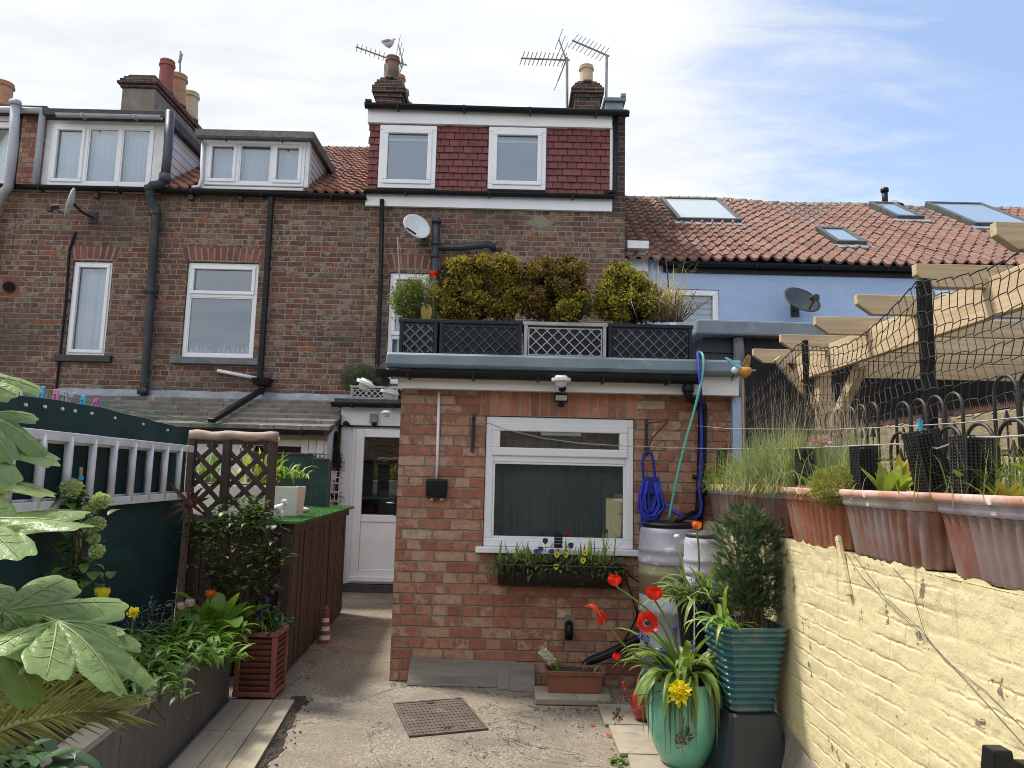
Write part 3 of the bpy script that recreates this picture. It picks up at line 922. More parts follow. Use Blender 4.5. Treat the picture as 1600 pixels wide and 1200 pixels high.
for t in ((682, 343), (681, 378), (679, 398)):
    mb.tube([A(t[0], t[1], YF - .12), A(t[0], t[1] + 6, YF - .12)], .068, 12)
mb.build('soil_pipe', mat('slate_blue_pipe', (.026, .033, .046), (.018, .023, .033), .4, 5, bmp=.0003), h4, smooth=True)
MB().box(fx(776, 395), fx(785, 395), YF - .06, YF, fz(780, 399), fz(780, 390)).build('wall_vent', BLACK, h4)
MB().add([(fx(843+18*math.cos(t)*(1+.25*math.sin(3*t)), 347+9*math.sin(t)), YF - .004, fz(843+18*math.cos(t), 347+9*math.sin(t)*(1+.2*math.cos(4*t)))) for t in [i*math.pi/10 for i in range(20)]], [tuple(range(20))]).build('mortar_patch', RENDER, h4)
MB().box(fx(755, 395), fx(778, 395), YF - .004, YF, fz(765, 398), fz(765, 384)).build('mortar_patch', RENDER, h4)
# chimneys behind the flat roof
def stack(parent, px0, px1, ytop, ybase, Y, depth, n, m_=BRICK_DARK):
    a, b = A(px0, 150, Y).x, A(px1, 150, Y).x
    zt = A((px0 + px1) / 2, ytop, Y).z
    hgt = zt - A((px0 + px1) / 2, ybase, Y).z
    zc0 = zt - hgt
    MB().box(a, b, Y, Y + depth, ZT - .5, zc0).build('chimney_stack', m_, parent, bevel=.01)
    mb = MB(); offs = (.03, .065, .065, .03, 0, -.05); st = hgt / len(offs)
    for i, o in enumerate(offs):
        mb.box(a - o, b + o, Y - o, Y + depth + o, zc0 + i * st + .001, zc0 + (i + 1) * st)
    mb.ball(((a + b) / 2, Y + .35, zt - .03), (b - a) * .42, .4, .09)
    mb.build('chimney_crown', m_, parent, bevel=.014)
    return a, b, zt
YC = 12.2
a, b, zt = stack(h4, 587, 627, 118, 152, YC, 2.2, 4)
chimney_pot(h4, ((a + b) / 2 - .0, YC + .25, zt - .04), .125, .52, POTSOOT)
for i in range(3):
    chimney_pot(h4, ((a + b) / 2 + .04, YC + .75 + i * .5, zt - .05), .12, .46, POTTAN)
a, b, zt = stack(h4, 898, 938, 124, 152, YC, 1.6, 4)
chimney_pot(h4, ((a + b) / 2 + .0, YC + .25, zt - .04), .12, .42, POTCREAM, taper=.95)
chimney_pot(h4, ((a + b) / 2 - .08, YC + .9, zt - .05), .10, .44, WHITE_OLD)
MB().box(b + .05, b + .35, YC + .6, YC + 1.9, ZT, A(930, 150, YC).z - .02).build('chimney_shoulder', BRICK_OLD, h4)

# ============ pale blue house on the right with the pantile roof
h5 = thing('terrace_house', 'pale blue rendered house with a long clay pantile roof and four skylights', 'house', (5, YF + 3, 0), 'row of brick terrace houses')
BLUE = mat('pale_blue_render', (.385, .50, .70), (.345, .455, .655), .85, 2.5, (1, 1, 3), bmp=.004, bscale=26, c3=(.30, .40, .57), s3=2.2, t3=(.55, .8))
YB = YF + .25
ZE5 = A(1250, 408, YB).z
X5 = 11.5
w5 = [(A(1046, 480, YB).x, A(1124, 480, YB).x, A(1090, 560, YB).z, A(1090, 452, YB).z), (A(1462, 465, YB).x, A(1500, 465, YB).x, A(1480, 520, YB).z, A(1480, 452, YB).z)]
RUN5 = 3.35
shellwall(XP[3], X5, ZE5, ZE5 + SL * RUN5, w5, Y=YB).build('wall', BLUE, h5)
for k, (a, b, c, d) in enumerate(w5):
    fr = window(h5, a + .004, b - .004, c, d - .004, YB + .02, [(0, 1, 0, 1, True)], fw=.05, fill=None)
    mb = MB()
    for i in range(12):
        z = c + (d - c) * i / 12
        mb.box(a, b, YB + .1, YB + .104, z, z + (d - c) / 12 * .62)
    mb.build('blind', SLAT, fr)
    MB().box(a - .05, b + .05, YB + .15, YB + .16, c, d).build('blind', SLAT, fr)
def onroof(px, py):
    d = ray(px, py)      # z = ZE5 + SL*(y-YB)
    t = (ZE5 - SL * YB - CH) / (d.z - SL * d.y)
    return CAM + d * t
SKYFRAME = mat('skylight_frame', (.10, .11, .115), (.06, .065, .07), .5, 6, metal=.2)
SKYGLASS = mat('skylight_pane', (.42, .47, .48), (.37, .42, .44), .2, 2, bmp=0, spec=.8)
SKYGLASS2 = mat('skylight_glass', (.26, .34, .42), (.24, .31, .39), .05, 2, bmp=0, spec=1.0)
SKYL = (((1056, 353), (1152, 353), (1126, 319), (1034, 318), SKYGLASS), ((1299, 390), (1344, 388), (1324, 367), (1280, 365), SKYGLASS2),
                          ((1388, 348), (1429, 348), (1407, 326), (1367, 325), SKYGLASS2), ((1509, 360), (1592, 360), (1552, 327), (1456, 325), SKYGLASS2))
sag5 = lambda x, s: -.05 * math.sin(max(0, (x - 1.6) / 9) * math.pi) * (s / 4) - .10 * max(0, (x - 4.5) / 7) * (s / 4) + .02 * math.sin(x * 2.1)
deck(XP[3], X5, YB - .12, ZE5 - .06, SL, RUN5 + .12, YB + 6.7, ZE5 - .1).build('roof_deck', LEADD, h5)
_sk = [(onroof((a[0] + d[0]) / 2, (a[1] + d[1]) / 2).x, onroof((b[0] + c[0]) / 2, (b[1] + c[1]) / 2).x, onroof(*a).y, onroof(*d).y) for a, b, c, d, _ in SKYL]
pantiles(XP[3] + .01, X5, YB - .2, ZE5 - .06, SL, RUN5 + .2, .172, .262, rnd, lambda x, y: any(x0 + .1 < x < x1 - .1 and y0 + .05 < y < y1 - .2 for x0, x1, y0, y1 in _sk), amp=.030, sag=sag5).build('roof_tiles', PANTILE, h5)
mb = MB()
nR = 34
for i in range(nR):
    a = XP[3] + (X5 - XP[3]) * i / nR; b = XP[3] + (X5 - XP[3]) * (i + 1) / nR
    z = ZE5 + SL * RUN5 + sag5((a + b) / 2, 4)
    mb.tube([(a, YB + RUN5, z), (b - .008, YB + RUN5, z + .004)], .11, 12)
mb.build('ridge', MORTAR, h5, smooth=True)
MB().box(XP[3] + .6, X5, YB - .03, YB - .001, ZE5 - .22, ZE5 - .04).build('fascia', BLACK, h5)
gutter(XP[3] + .5, X5, YB - .11, ZE5 - .09, .06, h5)
MB().box(A(977, 385, YB).x, A(1010, 385, YB).x, YB - .2, YB - .02, A(990, 391, YB - .1).z, A(990, 379, YB - .1).z).box(A(978, 400, YB).x, A(1012, 400, YB).x, YB - .04, YB - .001, A(990, 425, YB).z, A(990, 393, YB).z).build('eaves_end', WHITE_OLD, h5, bevel=.006)
u_s = V((0, 1, SL)).normalized(); n_s = V((0, -SL, 1)).normalized()
for (bl, br, tr_, tl, gm) in SKYL:
    P = [onroof(*q) for q in (bl, br, tr_, tl)]
    x0 = (P[0].x + P[3].x) / 2; x1 = (P[1].x + P[2].x) / 2
    y0 = (P[0].y + P[1].y) / 2; y1 = (P[2].y + P[3].y) / 2
    def S(x, y, h): return V((x, y, ZE5 + SL * (y - YB))) + n_s * h
    t = .065
    mb = MB()
    def slab(xa, xb, ya, yb, h0, h1):
        mb.hexa([S(xa, ya, h0), S(xb, ya, h0), S(xb, yb, h0), S(xa, yb, h0), S(xa, ya, h1), S(xb, ya, h1), S(xb, yb, h1), S(xa, yb, h1)])
    slab(x0, x1, y0, y0 + t, -.05, .13); slab(x0, x1, y1 - t, y1, -.05, .13)
    slab(x0, x0 + t, y0 + t, y1 - t, -.05, .13); slab(x1 - t, x1, y0 + t, y1 - t, -.05, .13)
    fr = mb.build('skylight', SKYFRAME, h5, bevel=.008)
    mb = MB(); slab(x0 + t, x1 - t, y0 + t, y1 - t, .085, .105); mb.build('pane', gm, fr)
    mb = MB(); slab(x0 - .06, x1 + .06, y0 - .14, y0 - .002, -.02, .075); mb.build('apron', LEAD, fr)
q = onroof(1383, 318)
MB().tube([(q.x, q.y, q.z - .1), (q.x, q.y, q.z + .26)], .055, 12).tube([(q.x, q.y, q.z + .24), (q.x, q.y, q.z + .31)], .075, 12).build('vent_pipe', BLACK, h5, smooth=True)
q = onroof(1395, 322); MB().lathe([(.2, 0), (.12, .06), (.07, .1)], (q.x, q.y, q.z), 12).build('lead_collar', LEAD, h5)

# ============ the terrace across the back, standing behind the camera: it shows only as a reflection in the upper windows
hb = thing('terrace_house', 'plain brick terrace opposite, reflected as a dark roofline in the windows', 'house', (0, -12, 0))
MB().box(-14, 14, -16, -11, 0, 4.6).build('wall', BRICK_OLD, hb)
MB().add([(-14.2, -10.8, 4.5), (14.2, -10.8, 4.5), (14.2, -13.5, 6.6), (-14.2, -13.5, 6.6), (14.2, -16.2, 4.5), (-14.2, -16.2, 4.5)], [(0, 3, 2, 1), (3, 5, 4, 2)]).build('roof', PANTILE, hb)
for x in (-6, 2.5, 8): MB().box(x - .5, x + .5, -14, -13, 5.8, 8.0).build('chimney_stack', BRICK_DARK, hb)
for x in (-8, -3, 1.5, 6):
    MB().box(x - .6, x + .6, -11.03, -10.99, 2.7, 4.0).build('window', WHITE, hb)
gfence = thing('garden_fence', 'brown boarded fence across the near end of the yard, behind the camera', 'fence', (0, -2.6, 0))
MB().box(-2.4, 2.2, -2.65, -2.6, 0, 1.8).build('boards', mat('brown_fence_board', (.055, .06, .055), (.04, .045, .042), .85, 5), gfence)
# ------------------------------------------------------------------ ground
def concretemat():
    mt, nt, b, out = newmat('yard_concrete')
    co = objco(nt)
    big = noi(nt, co, 1.1, 6, .6, .4)
    c = mixc(nt, mapr(nt, big, .35, .68), (.205, .168, .125), (.12, .10, .076))
    vo = nt.nodes.new('ShaderNodeTexVoronoi'); vo.inputs['Scale'].default_value = 115
    nt.links.new(co, vo.inputs['Vector'])
    sep = nt.nodes.new('ShaderNodeSeparateColor'); nt.links.new(vo.outputs['Color'], sep.inputs[0])
    st = ramp(nt, sep.outputs[0], [(0, (.11, .095, .078)), (.4, (.22, .188, .147)), (.75, (.30, .262, .21)), (1, (.44, .40, .335))])
    ex = mapr(nt, noi(nt, co, 2.3, 6, .65, .6), .36, .62, .15, .65)
    c = mixc(nt, ex, c, st)
    c = mixc(nt, mapr(nt, noi(nt, co, 4.2, 8, .7, .5), .57, .75, 0, .55), c, (.085, .075, .062))
    # hairline cracks
    n1 = noi(nt, co, .75, 7, .62, .9)
    cr = mapr(nt, mth(nt, 'ABSOLUTE', mth(nt, 'SUBTRACT', n1, .5)), .0, .0032, 1, 0)
    c = mixc(nt, mth(nt, 'MULTIPLY', cr, .75), c, (.03, .027, .024))
    nt.links.new(c, b.inputs['Base Color'])
    b.inputs['Roughness'].default_value = .9
    h = mth(nt, 'SUBTRACT', mth(nt, 'ADD', mth(nt, 'MULTIPLY', vo.outputs['Distance'], -.5), noi(nt, co, 60, 5)), mth(nt, 'MULTIPLY', cr, 2))
    bump(nt, b, h, .0022)
    return mt
CONC = concretemat()
GROUNDM = mat('bare_ground', (.16, .14, .10), (.10, .09, .065), .95, 3, bmp=.02, bscale=20)
SOIL = mat('dark_soil', (.05, .038, .028), (.028, .022, .017), .95, 25, bmp=.015, bscale=45, c3=(.10, .08, .06), s3=40)
def sheet(x0, x1, y0, y1, z, name, m_, n=1):
    o = MB().add([(x0, y0, z), (x1, y0, z), (x1, y1, z), (x0, y1, z)], [(0, 1, 2, 3)]).build(name, m_)
    return tag(o, kind='structure')
sheet(-400, 400, -400, 400, -.012, 'ground', GROUNDM)
sheet(-2.6, 2.4, -3, 10.3, 0, 'yard_paving', CONC)
# dark strip of soil beside the tiled path
mb = MB(); rs = random.Random(2); e0, e1 = AZ(463, 1088, .004), AZ(392, 1215, .004)
for k in range(60):
    f = k / 59; p = e0.lerp(e1, f); w_ = .045 + .05 * noise.noise((f * 5, 0, 3)) + .03 * noise.noise((f * 17, 0, 9)) + .02
    mb.v += [(p.x - .03, p.y, .004), (p.x + max(.008, w_), p.y + .01, .004)]
    if k: mb.f.append((2 * k - 2, 2 * k - 1, 2 * k + 1, 2 * k))
for k in range(160):
    f = rs.random(); p = e0.lerp(e1, f) + V((abs(rs.gauss(.02, .05)), rs.gauss(0, .02), 0)); r = rs.uniform(.003, .009)
    mb.add([(p.x - r, p.y - r, .004), (p.x + r, p.y - r * .6, .004), (p.x + r * .4, p.y + r, .004), (p.x, p.y, .004 + r)], [(0, 1, 3), (1, 2, 3), (2, 0, 3)])
sp = mb.build('soil_strip', SOIL)
tag(sp, kind='structure')
# wood-effect tile path
PLANKT = mat('wood_effect_tile', (.46, .39, .29), (.36, .30, .22), .55, 3, (5, .7, 1), bmp=.0006, bscale=30, c3=(.18, .15, .11), s3=2.5, t3=(.58, .75), island=.12)
pa, pb, pc, pd = AZ(361, 1092, .02), AZ(461, 1093, .02), AZ(398, 1200, .02), AZ(262, 1200, .02)
mb = MB()
def bil(u, v):      # v: 0 far .. 1 frame edge, goes on towards the camera
    l = pa.lerp(pd, v); r = pb.lerp(pc, v)
    return l.lerp(r, u)
for i in range(3):
    for j, (v0, v1) in enumerate(((0, .52), (.52, 1.15), (1.15, 1.8))):
        sh = (0, .0, .0)[i]
        e = .006
        p = [bil(i / 3 + e, v0 + .004), bil((i + 1) / 3 - e, v0 + .004), bil((i + 1) / 3 - e, v1 - .004), bil(i / 3 + e, v1 - .004)]
        top = [V((q.x, q.y, .02 + rnd.uniform(-.0015, .0015))) for q in p]
        bot = [V((q.x, q.y, .003)) for q in p]
        mb.hexa(bot[::-1] + top[::-1])
o = mb.build('tile_path', PLANKT, bevel=.0015); tag(o, kind='structure')
# pale slabs along the right of the yard
SLABM = mat('pale_paving_slab', (.34, .30, .235), (.25, .22, .17), .9, 4, bmp=.004, bscale=50, c3=(.14, .125, .10), s3=5, t3=(.55, .72), island=.1)
mb = MB()
sl = [(.60, .60, 4.98, 4.60), (.62, .62, 4.58, 4.13), (.66, .63, 4.11, 3.72), (.70, .66, 3.70, 3.25), (.73, .69, 3.23, 2.7)]
for x0a, x0b, yA, yB in sl:
    mb.hexa([(x0b, yB, .003), (1.40, yB, .003), (1.40, yA, .003), (x0a, yA, .003), (x0b, yB, .022), (1.40, yB, .02), (1.40, yA, .02), (x0a, yA, .024)])
o = mb.build('side_paving', SLABM, bevel=.004); tag(o, kind='structure')

# ------------------------------------------------------------------ lean-to with stained concrete tiles
LTX1 = -2.16
lt = thing('lean_to_shed', 'lean-to outbuilding under the old houses with a lichened grey-brown tiled roof', 'outbuilding', (-5, 9.5, 0))
TILEC = mat('lichened_concrete_tile', (.20, .178, .148), (.14, .127, .108), .9, 6, bmp=.004, bscale=40, c3=(.42, .39, .31), s3=9, t3=(.55, .75), island=.2)
EY, EZ, TY, TZ = 8.75, 1.955, YF - .01, A(300, 622, YF).z
rows = 6; L = (TY - EY)
mb = MB(); tw = .33
for r in range(rows):
    ya, yb = EY + L * r / rows, EY + L * (r + 1) / rows + .05
    za, zb = EZ + (TZ - EZ) * r / rows, EZ + (TZ - EZ) * ((r + 1) / rows + .05 / L)
    x = LTX1 - tw * (.5 if r % 2 else 0) - .0
    first = True
    while x > -8.2:
        hi = min(x + tw, LTX1)
        j = rnd.uniform(-.004, .004)
        mb.hexa([(x + .003, ya, za + .004 + j), (hi - .003, ya, za + .004 - j), (hi - .003, yb, zb - .018), (x + .003, yb, zb - .018), (x + .003, ya, za + .052 + j), (hi - .003, ya, za + .052 - j), (hi - .003, yb, zb + .004), (x + .003, yb, zb + .004)])
        x -= tw
mb.build('roof_tiles', TILEC, lt)
mb = MB().hexa([(-8.2, EY + .02, EZ - .06), (LTX1 - .02, EY + .02, EZ - .06), (LTX1 - .02, TY, TZ - .06), (-8.2, TY, TZ - .06), (-8.2, EY + .02, EZ - .005), (LTX1 - .02, EY + .02, EZ - .005), (LTX1 - .02, TY, TZ - .012), (-8.2, TY, TZ - .012)])
mb.build('roof_deck', LEADD, lt)
# rough lead upstand against the brick wall
mb = MB(); n = 60; top = []; bot = []
for i in range(n + 1):
    x = -6.35 + (LTX1 + .25 + 6.35) * i / n
    wv = .012 * noise.noise((x * 4, 0, 0))
    top.append((x, YF - .012 + .006 * noise.noise((x * 6, 3, 0)), TZ + .10 + wv)); bot.append((x, YF - .13, TZ - .02 + .01 * noise.noise((x * 5, 9, 0))))
mid = [(a[0], YF - .035, TZ + .035) for a in top]
mb.add(top + mid + bot, [(i + k * (n + 1), i + 1 + k * (n + 1), i + n + 2 + k * (n + 1), i + n + 1 + k * (n + 1)) for k in range(2) for i in range(n)])
mb.build('flashing', LEAD, lt, smooth=True)
wz = EZ - .10
wa, wb = A(352, 698, 8.95).x, A(489, 698, 8.95).x
wallfront(MB(), -8.1, LTX1 - .06, -.1, EZ - .01, 8.95, [(A(395, 705, 8.95).x, A(470, 705, 8.95).x, 1.45, A(440, 697, 8.95).z)], rev=.08).add([(LTX1 - .06, 8.95, -.1), (LTX1 - .06, YF, -.1), (LTX1 - .06, YF, TZ - .06), (LTX1 - .06, 8.95, EZ - .06)], [(0, 1, 2, 3)]).build('wall', WHITE_OLD, lt)
MB().box(A(395, 705, 8.95).x, A(470, 705, 8.95).x, 9.035, 9.04, 1.45, A(440, 697, 8.95).z).build('dark_window', GLASSY if False else mat('dark_glass', (.012, .014, .016), (.01, .01, .012), .08, 3, bmp=0), lt)
mb = MB()
x = A(471, 705, 8.95).x
while x < LTX1 - .1:
    mb.box(x, x + .085, 8.925, 8.948, 1.3, EZ - .1); x += .092
mb.build('boarding', WHITE_OLD, lt, bevel=.003)
MB().box(-8.1, LTX1 - .05, 8.9, 8.946, EZ - .11, EZ - .03).build('fascia', mat('buff_fascia', (.40, .36, .28), (.3, .27, .2), .8, 6), lt)
gutter(-8.1, LTX1 - .03, 8.70, EZ - .005, .055, lt, bk=.5)
# square pipe slanting over the tiles
q = A(408, 626, YF - .12)
MB().bar((q.x, YF - .10, TZ + .13), (A(332, 668, 8.72).x, 8.66, EZ + .075), .075, .06).build('slanting_pipe', BLACK, lt, bevel=.006)

# ------------------------------------------------------------------ porch with the white door
po = thing('back_porch', 'white back porch squeezed between the lean-to and the brick extension', 'porch', (-1.5, YD, 0))
PX0, PX1 = A(526, 800, YD).x, -.70
PZ = A(575, 633, YD).z
dx0p, dx1p = A(545, 800, YD).x, A(545, 800, YD).x + 1.0
dzt_, dzb = A(580, 664, YD).z, A(575, 912, YD).z
MB().box(PX0, dx0p - .002, YD + .01, YD + .12, 0, PZ - .12).box(PX0 + .02, dx0p - .03, YD - .012, YD + .009, .02, PZ - .14).box(PX0, PX0 + .1, YD + .121, YF, 0, PZ - .12).build('side_panel', WHITE, po, bevel=.004)
MB().box(PX0, PX1, YD - .03, YD + .02, A(580, 666, YD).z + .005, PZ - .03).build('fascia', WHITE, po, bevel=.004)
MB().box(PX0 - .02, PX1, YD - .05, YD - .005, A(580, 666, YD).z - .012, A(580, 666, YD).z + .004).build('drip_bead', BLACK, po)
MB().box(PX0 - .08, PX1, YD - .13, YF - .01, PZ - .03, PZ + .07).build('flat_roof', LEADD, po, bevel=.01)
gutter(PX0 - .1, PX1, YD - .15, PZ + .01, .055, po, bk=.5)
MB().box(PX0 + .05, PX1, YD - .05, YD + .2, 0, dzb - .005).build('step', LEADD, po, bevel=.006)
# door: frame, leaf with glass above and a panel below
fr = ring(dx0p, dx1p, YD - .01, YD + .06, dzb, dzt_, .05).build('door_frame', WHITE, po, bevel=.006)
lx0, lx1, lz0, lz1 = dx0p + .052, dx1p - .052, dzb + .052, dzt_ - .052
gz = A(580, 804, YD).z
st_ = .105
mb = MB()
mb.box(lx0, lx0 + st_, YD - .03, YD + .03, lz0, lz1).box(lx1 - st_, lx1, YD - .03, YD + .03, lz0, lz1)
mb.box(lx0 + st_, lx1 - st_, YD - .03, YD + .03, lz1 - st_, lz1).box(lx0 + st_, lx1 - st_, YD - .03, YD + .03, gz - .09, gz).box(lx0 + st_, lx1 - st_, YD - .03, YD + .03, lz0, lz0 + .13)
mb.box(lx0 + st_, lx1 - st_, YD - .015, YD + .02, lz0 + .13, gz - .09)
dr = mb.build('door', WHITE, po, bevel=.008)
MB().box(lx0 + st_, lx1 - st_, YD - .004, YD + .004, gz, lz1 - st_).build('glazing', GLASS, dr)
hx = A(618, 800, YD).x
MB().box(hx - .022, hx + .02, YD - .045, YD - .031, A(617, 805, YD).z, A(617, 776, YD).z).build('handle_plate', BLACK, dr, bevel=.006)
MB().tube([(hx, YD - .046, A(617, 786, YD).z), (hx, YD - .085, A(617, 786, YD).z), (hx - .12, YD - .09, A(617, 785, YD).z)], .011, 8).build('handle', mat('chrome', (.7, .7, .72), None, .2, 5, bmp=0, metal=1.0), dr, smooth=True)
MB().box(lx0, lx1, YD - .06, YD - .031, lz0 - .02, lz0 + .04).build('weather_bar', WHITE, dr, bevel=.006)
# dim kitchen seen through the door
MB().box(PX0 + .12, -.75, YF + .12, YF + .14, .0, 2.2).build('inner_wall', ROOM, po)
MB().box(-1.75, -1.35, YF - .25, YF - .05, .3, 1.25).build('kitchen_unit', mat('kitchen_unit', (.13, .13, .14), None, .5), po)

# ------------------------------------------------------------------ brick extension
ext = thing('brick_extension', 'single-storey orange brick extension with a grey flat roof and a white kitchen window', 'extension', (.35, YE + 2, 0))
EX0, EX1 = (A(624, 620, YE).x + A(612, 1050, YE).x) / 2, A(1142, 650, YE).x
EZT = A(880, 600, YE).z
qx0 = (A(759, 655, YE).x + A(754, 855, YE).x) / 2; qx1 = (A(990, 655, YE).x + A(992, 860, YE).x) / 2
qz0, qz1 = A(870, 858, YE).z, A(870, 652, YE).z
mb = wallfront(MB(), EX0, EX1, -.05, EZT, YE, [(qx0, qx1, qz0, qz1)], rev=.06)
for x in (EX0, EX1):
    mb.add([(x, YE, -.05), (x, YF - .01, -.05), (x, YF - .01, EZT), (x, YE, EZT)], [(0, 1, 2, 3)])
mb.build('wall', BRICK_NEW, ext)
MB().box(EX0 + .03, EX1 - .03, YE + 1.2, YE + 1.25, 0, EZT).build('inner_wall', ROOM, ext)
tz = (A(870, 712, YE).z - qz0) / (qz1 - qz0)
fr = window(ext, qx0 + .004, qx1 - .004, qz0 + .01, qz1 - .004, YE + .012, [(0, 1, 0, tz, False), (0, 1, tz, 1, True)], fw=.058, sashw=.06, fill='curtain', fillmat=BLINDG, glass=glassmat('garden_reflecting_glass', (.8, .86, .88), .8))
MB().box(A(743, 860, YE).x, A(1004, 862, YE).x, YE - .05, YE + .05, qz0 - .035, qz0 + .008).build('sill', WHITE, ext, bevel=.006)
# bricks on end above the window
mb = MB(); a0, a1 = A(752, 633, YE).x, A(995, 633, YE).x
n = 16; sw = (a1 - a0) / n
mb2 = MB().box(a0 - .004, a1 + .004, YE - .0015, YE + .02, qz1 + .002, qz1 + .232)
for i in range(n):
    jj = rnd.uniform(-.003, .003)
    mb.box(a0 + i * sw + .0075 + jj, a0 + (i + 1) * sw - .0075, YE - .006 + jj * .5, YE + .03, qz1 + .008, qz1 + .222 + jj)
mb2.build('mortar_bed', mat('mortar', (.36, .30, .235), (.28, .23, .18), .9, 12, bmp=.003), ext)
SOLD = mat('orange_soldier_brick', (.32, .12, .078), (.40, .19, .125), .85, 5, bmp=.003, bscale=70, c3=(.55, .36, .26), s3=14, t3=(.58, .74), island=.34)
mb.build('soldier_course', SOLD, ext, bevel=.004)
# roof: fascia, grey trim, deck
fz0, fz1 = A(880, 612, YE - .12).z, A(880, 578, YE - .12).z
fxa, fxb = A(622, 600, YE - .1).x, A(1153, 600, YE - .1).x
MB().box(fxa, fxb, YE - .12, YE - .1, fz0, fz1).box(fxa, fxa + .02, YE - .0995, YF, fz0, fz1).box(fxb - .02, fxb, YE - .0995, YF, fz0, fz1).build('fascia', WHITE, ext, bevel=.003)
MB().box(fxa + .021, fxb - .021, YE - .0995, YE + .03, fz0 + .004, fz0 + .014).build('soffit', WHITE_OLD, ext)
gxa, gxb = A(603, 570, YE - .2).x, A(1159, 570, YE - .2).x
gza, gzb = A(850, 580, YE - .2).z, A(850, 555, YE - .2).z
rings = []
for x in (gxa, gxb):
    prof = [(YE - .2, gza), (YE - .215, gza + .03), (YE - .205, gzb - .02), (YE - .185, gzb), (YE - .05, gzb - .005), (YE + .05, gzb - .05), (YF - .01, gzb - .03), (YF - .01, gza)]
    rings.append([(x, *p) for p in prof])
MB().loft(rings).build('roof_trim', GREYGRP, ext, bevel=.012)
gutter(A(588, 588, YE - .2).x, A(1094, 592, YE - .2).x, YE - .19, A(840, 584, YE - .19).z, .052, ext, bk=.42)
q = A(602, 597, YE - .15)
MB().box(q.x - .03, q.x + .03, q.y - .03, q.y + .05, q.z - .03, q.z + .03).build('gutter_outlet', BLACK, ext, bevel=.006)
PW = YE - .05
mb = MB().tube([A(1075, 600, YE - .19), A(1075, 615, YE - .19), A(1078, 622, YE - .17), A(1092, 628, YE - .1), A(1098, 634, PW), A(1097, 700, PW), A(1094, 790, PW), A(1090, 812, PW)], .034, 12)
for t in ((1075, 604, YE - .19), (1096, 632, PW), (1096, 765, PW)):
    mb.tube([A(*t), A(t[0], t[1] + 9, t[2])], .043, 12)
mb.box(A(1096, 745, PW).x - .055, A(1096, 745, PW).x + .04, YE - .03, YE, A(1096, 745, PW).z - .015, A(1096, 745, PW).z + .015)
mb.build('downpipe', BLACK, ext, smooth=True)
MB().tube([A(686, 612, YE - .015), A(684, 690, YE - .015), A(682, 752, YE - .015)], .011, 8).build('conduit', WHITE, ext, smooth=True)
MB().box(A(1142, 700, YE).x + .002, A(1156, 700, YE).x, YE - .05, YE + .03, 1.15, fz0 - .004).build('corner_board', BLUE, ext)

tj = thing('junction_box', 'black weatherproof switch box at the foot of the white conduit', 'electrical box', A(683, 764, YE))
p0, p1 = A(666, 779, YE), A(700, 749, YE)
MB().box(p0.x, p1.x, YE - .065, YE - .001, p0.z + .018, p1.z).build('box_lid', BLACK, tj, bevel=.014)
MB().box(p0.x + .01, p1.x - .01, YE - .05, YE - .001, p0.z + .004, p0.z + .017).build('box_base', IRON, tj)
for px in (674, 690):
    q = A(px, 780, YE - .03)
    MB().tube([(q.x, YE - .03, q.z + .012), (q.x, YE - .03, q.z - .008)], .014, 10).build('gland', WHITE_OLD, tj, smooth=True)
t = thing('waste_outlet', 'stubby black overflow pipe low on the brick wall', 'waste pipe', A(889, 985, YE))
MB().tube([A(889, 975, YE + .02), A(889, 977, YE - .05), A(889, 983, YE - .065), A(889, 998, YE - .06)], .03, 10).build('pipe', BLACK, t, smooth=True)
MB().box(A(882, 975, YE).x, A(898, 975, YE).x, YE - .003, YE + .01, A(890, 978, YE).z, A(890, 961, YE).z).build('mortar_patch', RENDER, t)

# ------------------------------------------------------------------ lamps and cameras on the eaves
def solar_light(p, tilt, label):
    t = thing('solar_light', label, 'gutter light', (0, 0, 0), 'white solar gutter lights')
    MB().lathe([(.018, -.07), (.04, -.06), (.043, -.035), (.048, -.03)], (0, 0, 0), 16).build('lens', mat('frosted_lens', (.7, .7, .68), None, .4, bmp=0), t, smooth=True)
    MB().lathe([(.045, -.032), (.068, -.026), (.07, -.006), (.045, 0.0), (.042, .012), (.02, .014)], (0, 0, 0), 20).build('cap', WHITE, t, smooth=False)
    t.location = p; t.rotation_euler = tilt
    return t
solar_light(A(877, 590, YE - .27), (0, 0, 0), 'white round solar light clipped to the long gutter above the kitchen window')
solar_light(A(573, 596, YE - .25), (0, R(22), 0), 'white solar light tilted out past the left end of the long gutter')
solar_light(A(610, 610, YE - .1), (0, R(12), 0), 'white solar light tucked under the left corner of the grey flat roof')
solar_light(A(604, 643, YD - .22), (0, 0, 0), 'small white solar light on the porch gutter above the door')
t = thing('security_camera', 'small black and white camera under the gutter above the kitchen window', 'camera', A(878, 605, YE - .16))
c = A(878, 606, YE - .17)
MB().box(c.x - .02, c.x + .02, YE - .16, YE - .1, c.z + .02, c.z + .04).ball((c.x, YE - .165, c.z + .006), .034, .034, .034, 14, 9).build('body', WHITE, t, smooth=True)
MB().ball((c.x + .003, YE - .178, c.z - .004), .029, .029, .029, 14, 9).build('lens', BLACK, t, smooth=True)
t = thing('floodlight', 'small floodlight with sensor hanging below the camera over the kitchen window', 'floodlight', A(877, 622, YE - .09))
c = A(877, 622, YE - .08)
MB().hexa([(c.x-.05,YE-.085,c.z-.025),(c.x+.05,YE-.085,c.z-.025),(c.x+.05,YE-.05,c.z-.03),(c.x-.05,YE-.05,c.z-.03),(c.x-.05,YE-.10,c.z+.025),(c.x+.05,YE-.10,c.z+.025),(c.x+.05,YE-.06,c.z+.035),(c.x-.05,YE-.06,c.z+.035)]).box(c.x-.015,c.x+.015,YE-.05,YE-.007,c.z-.015,c.z+.015).build('housing', BLACK, t, bevel=.004)
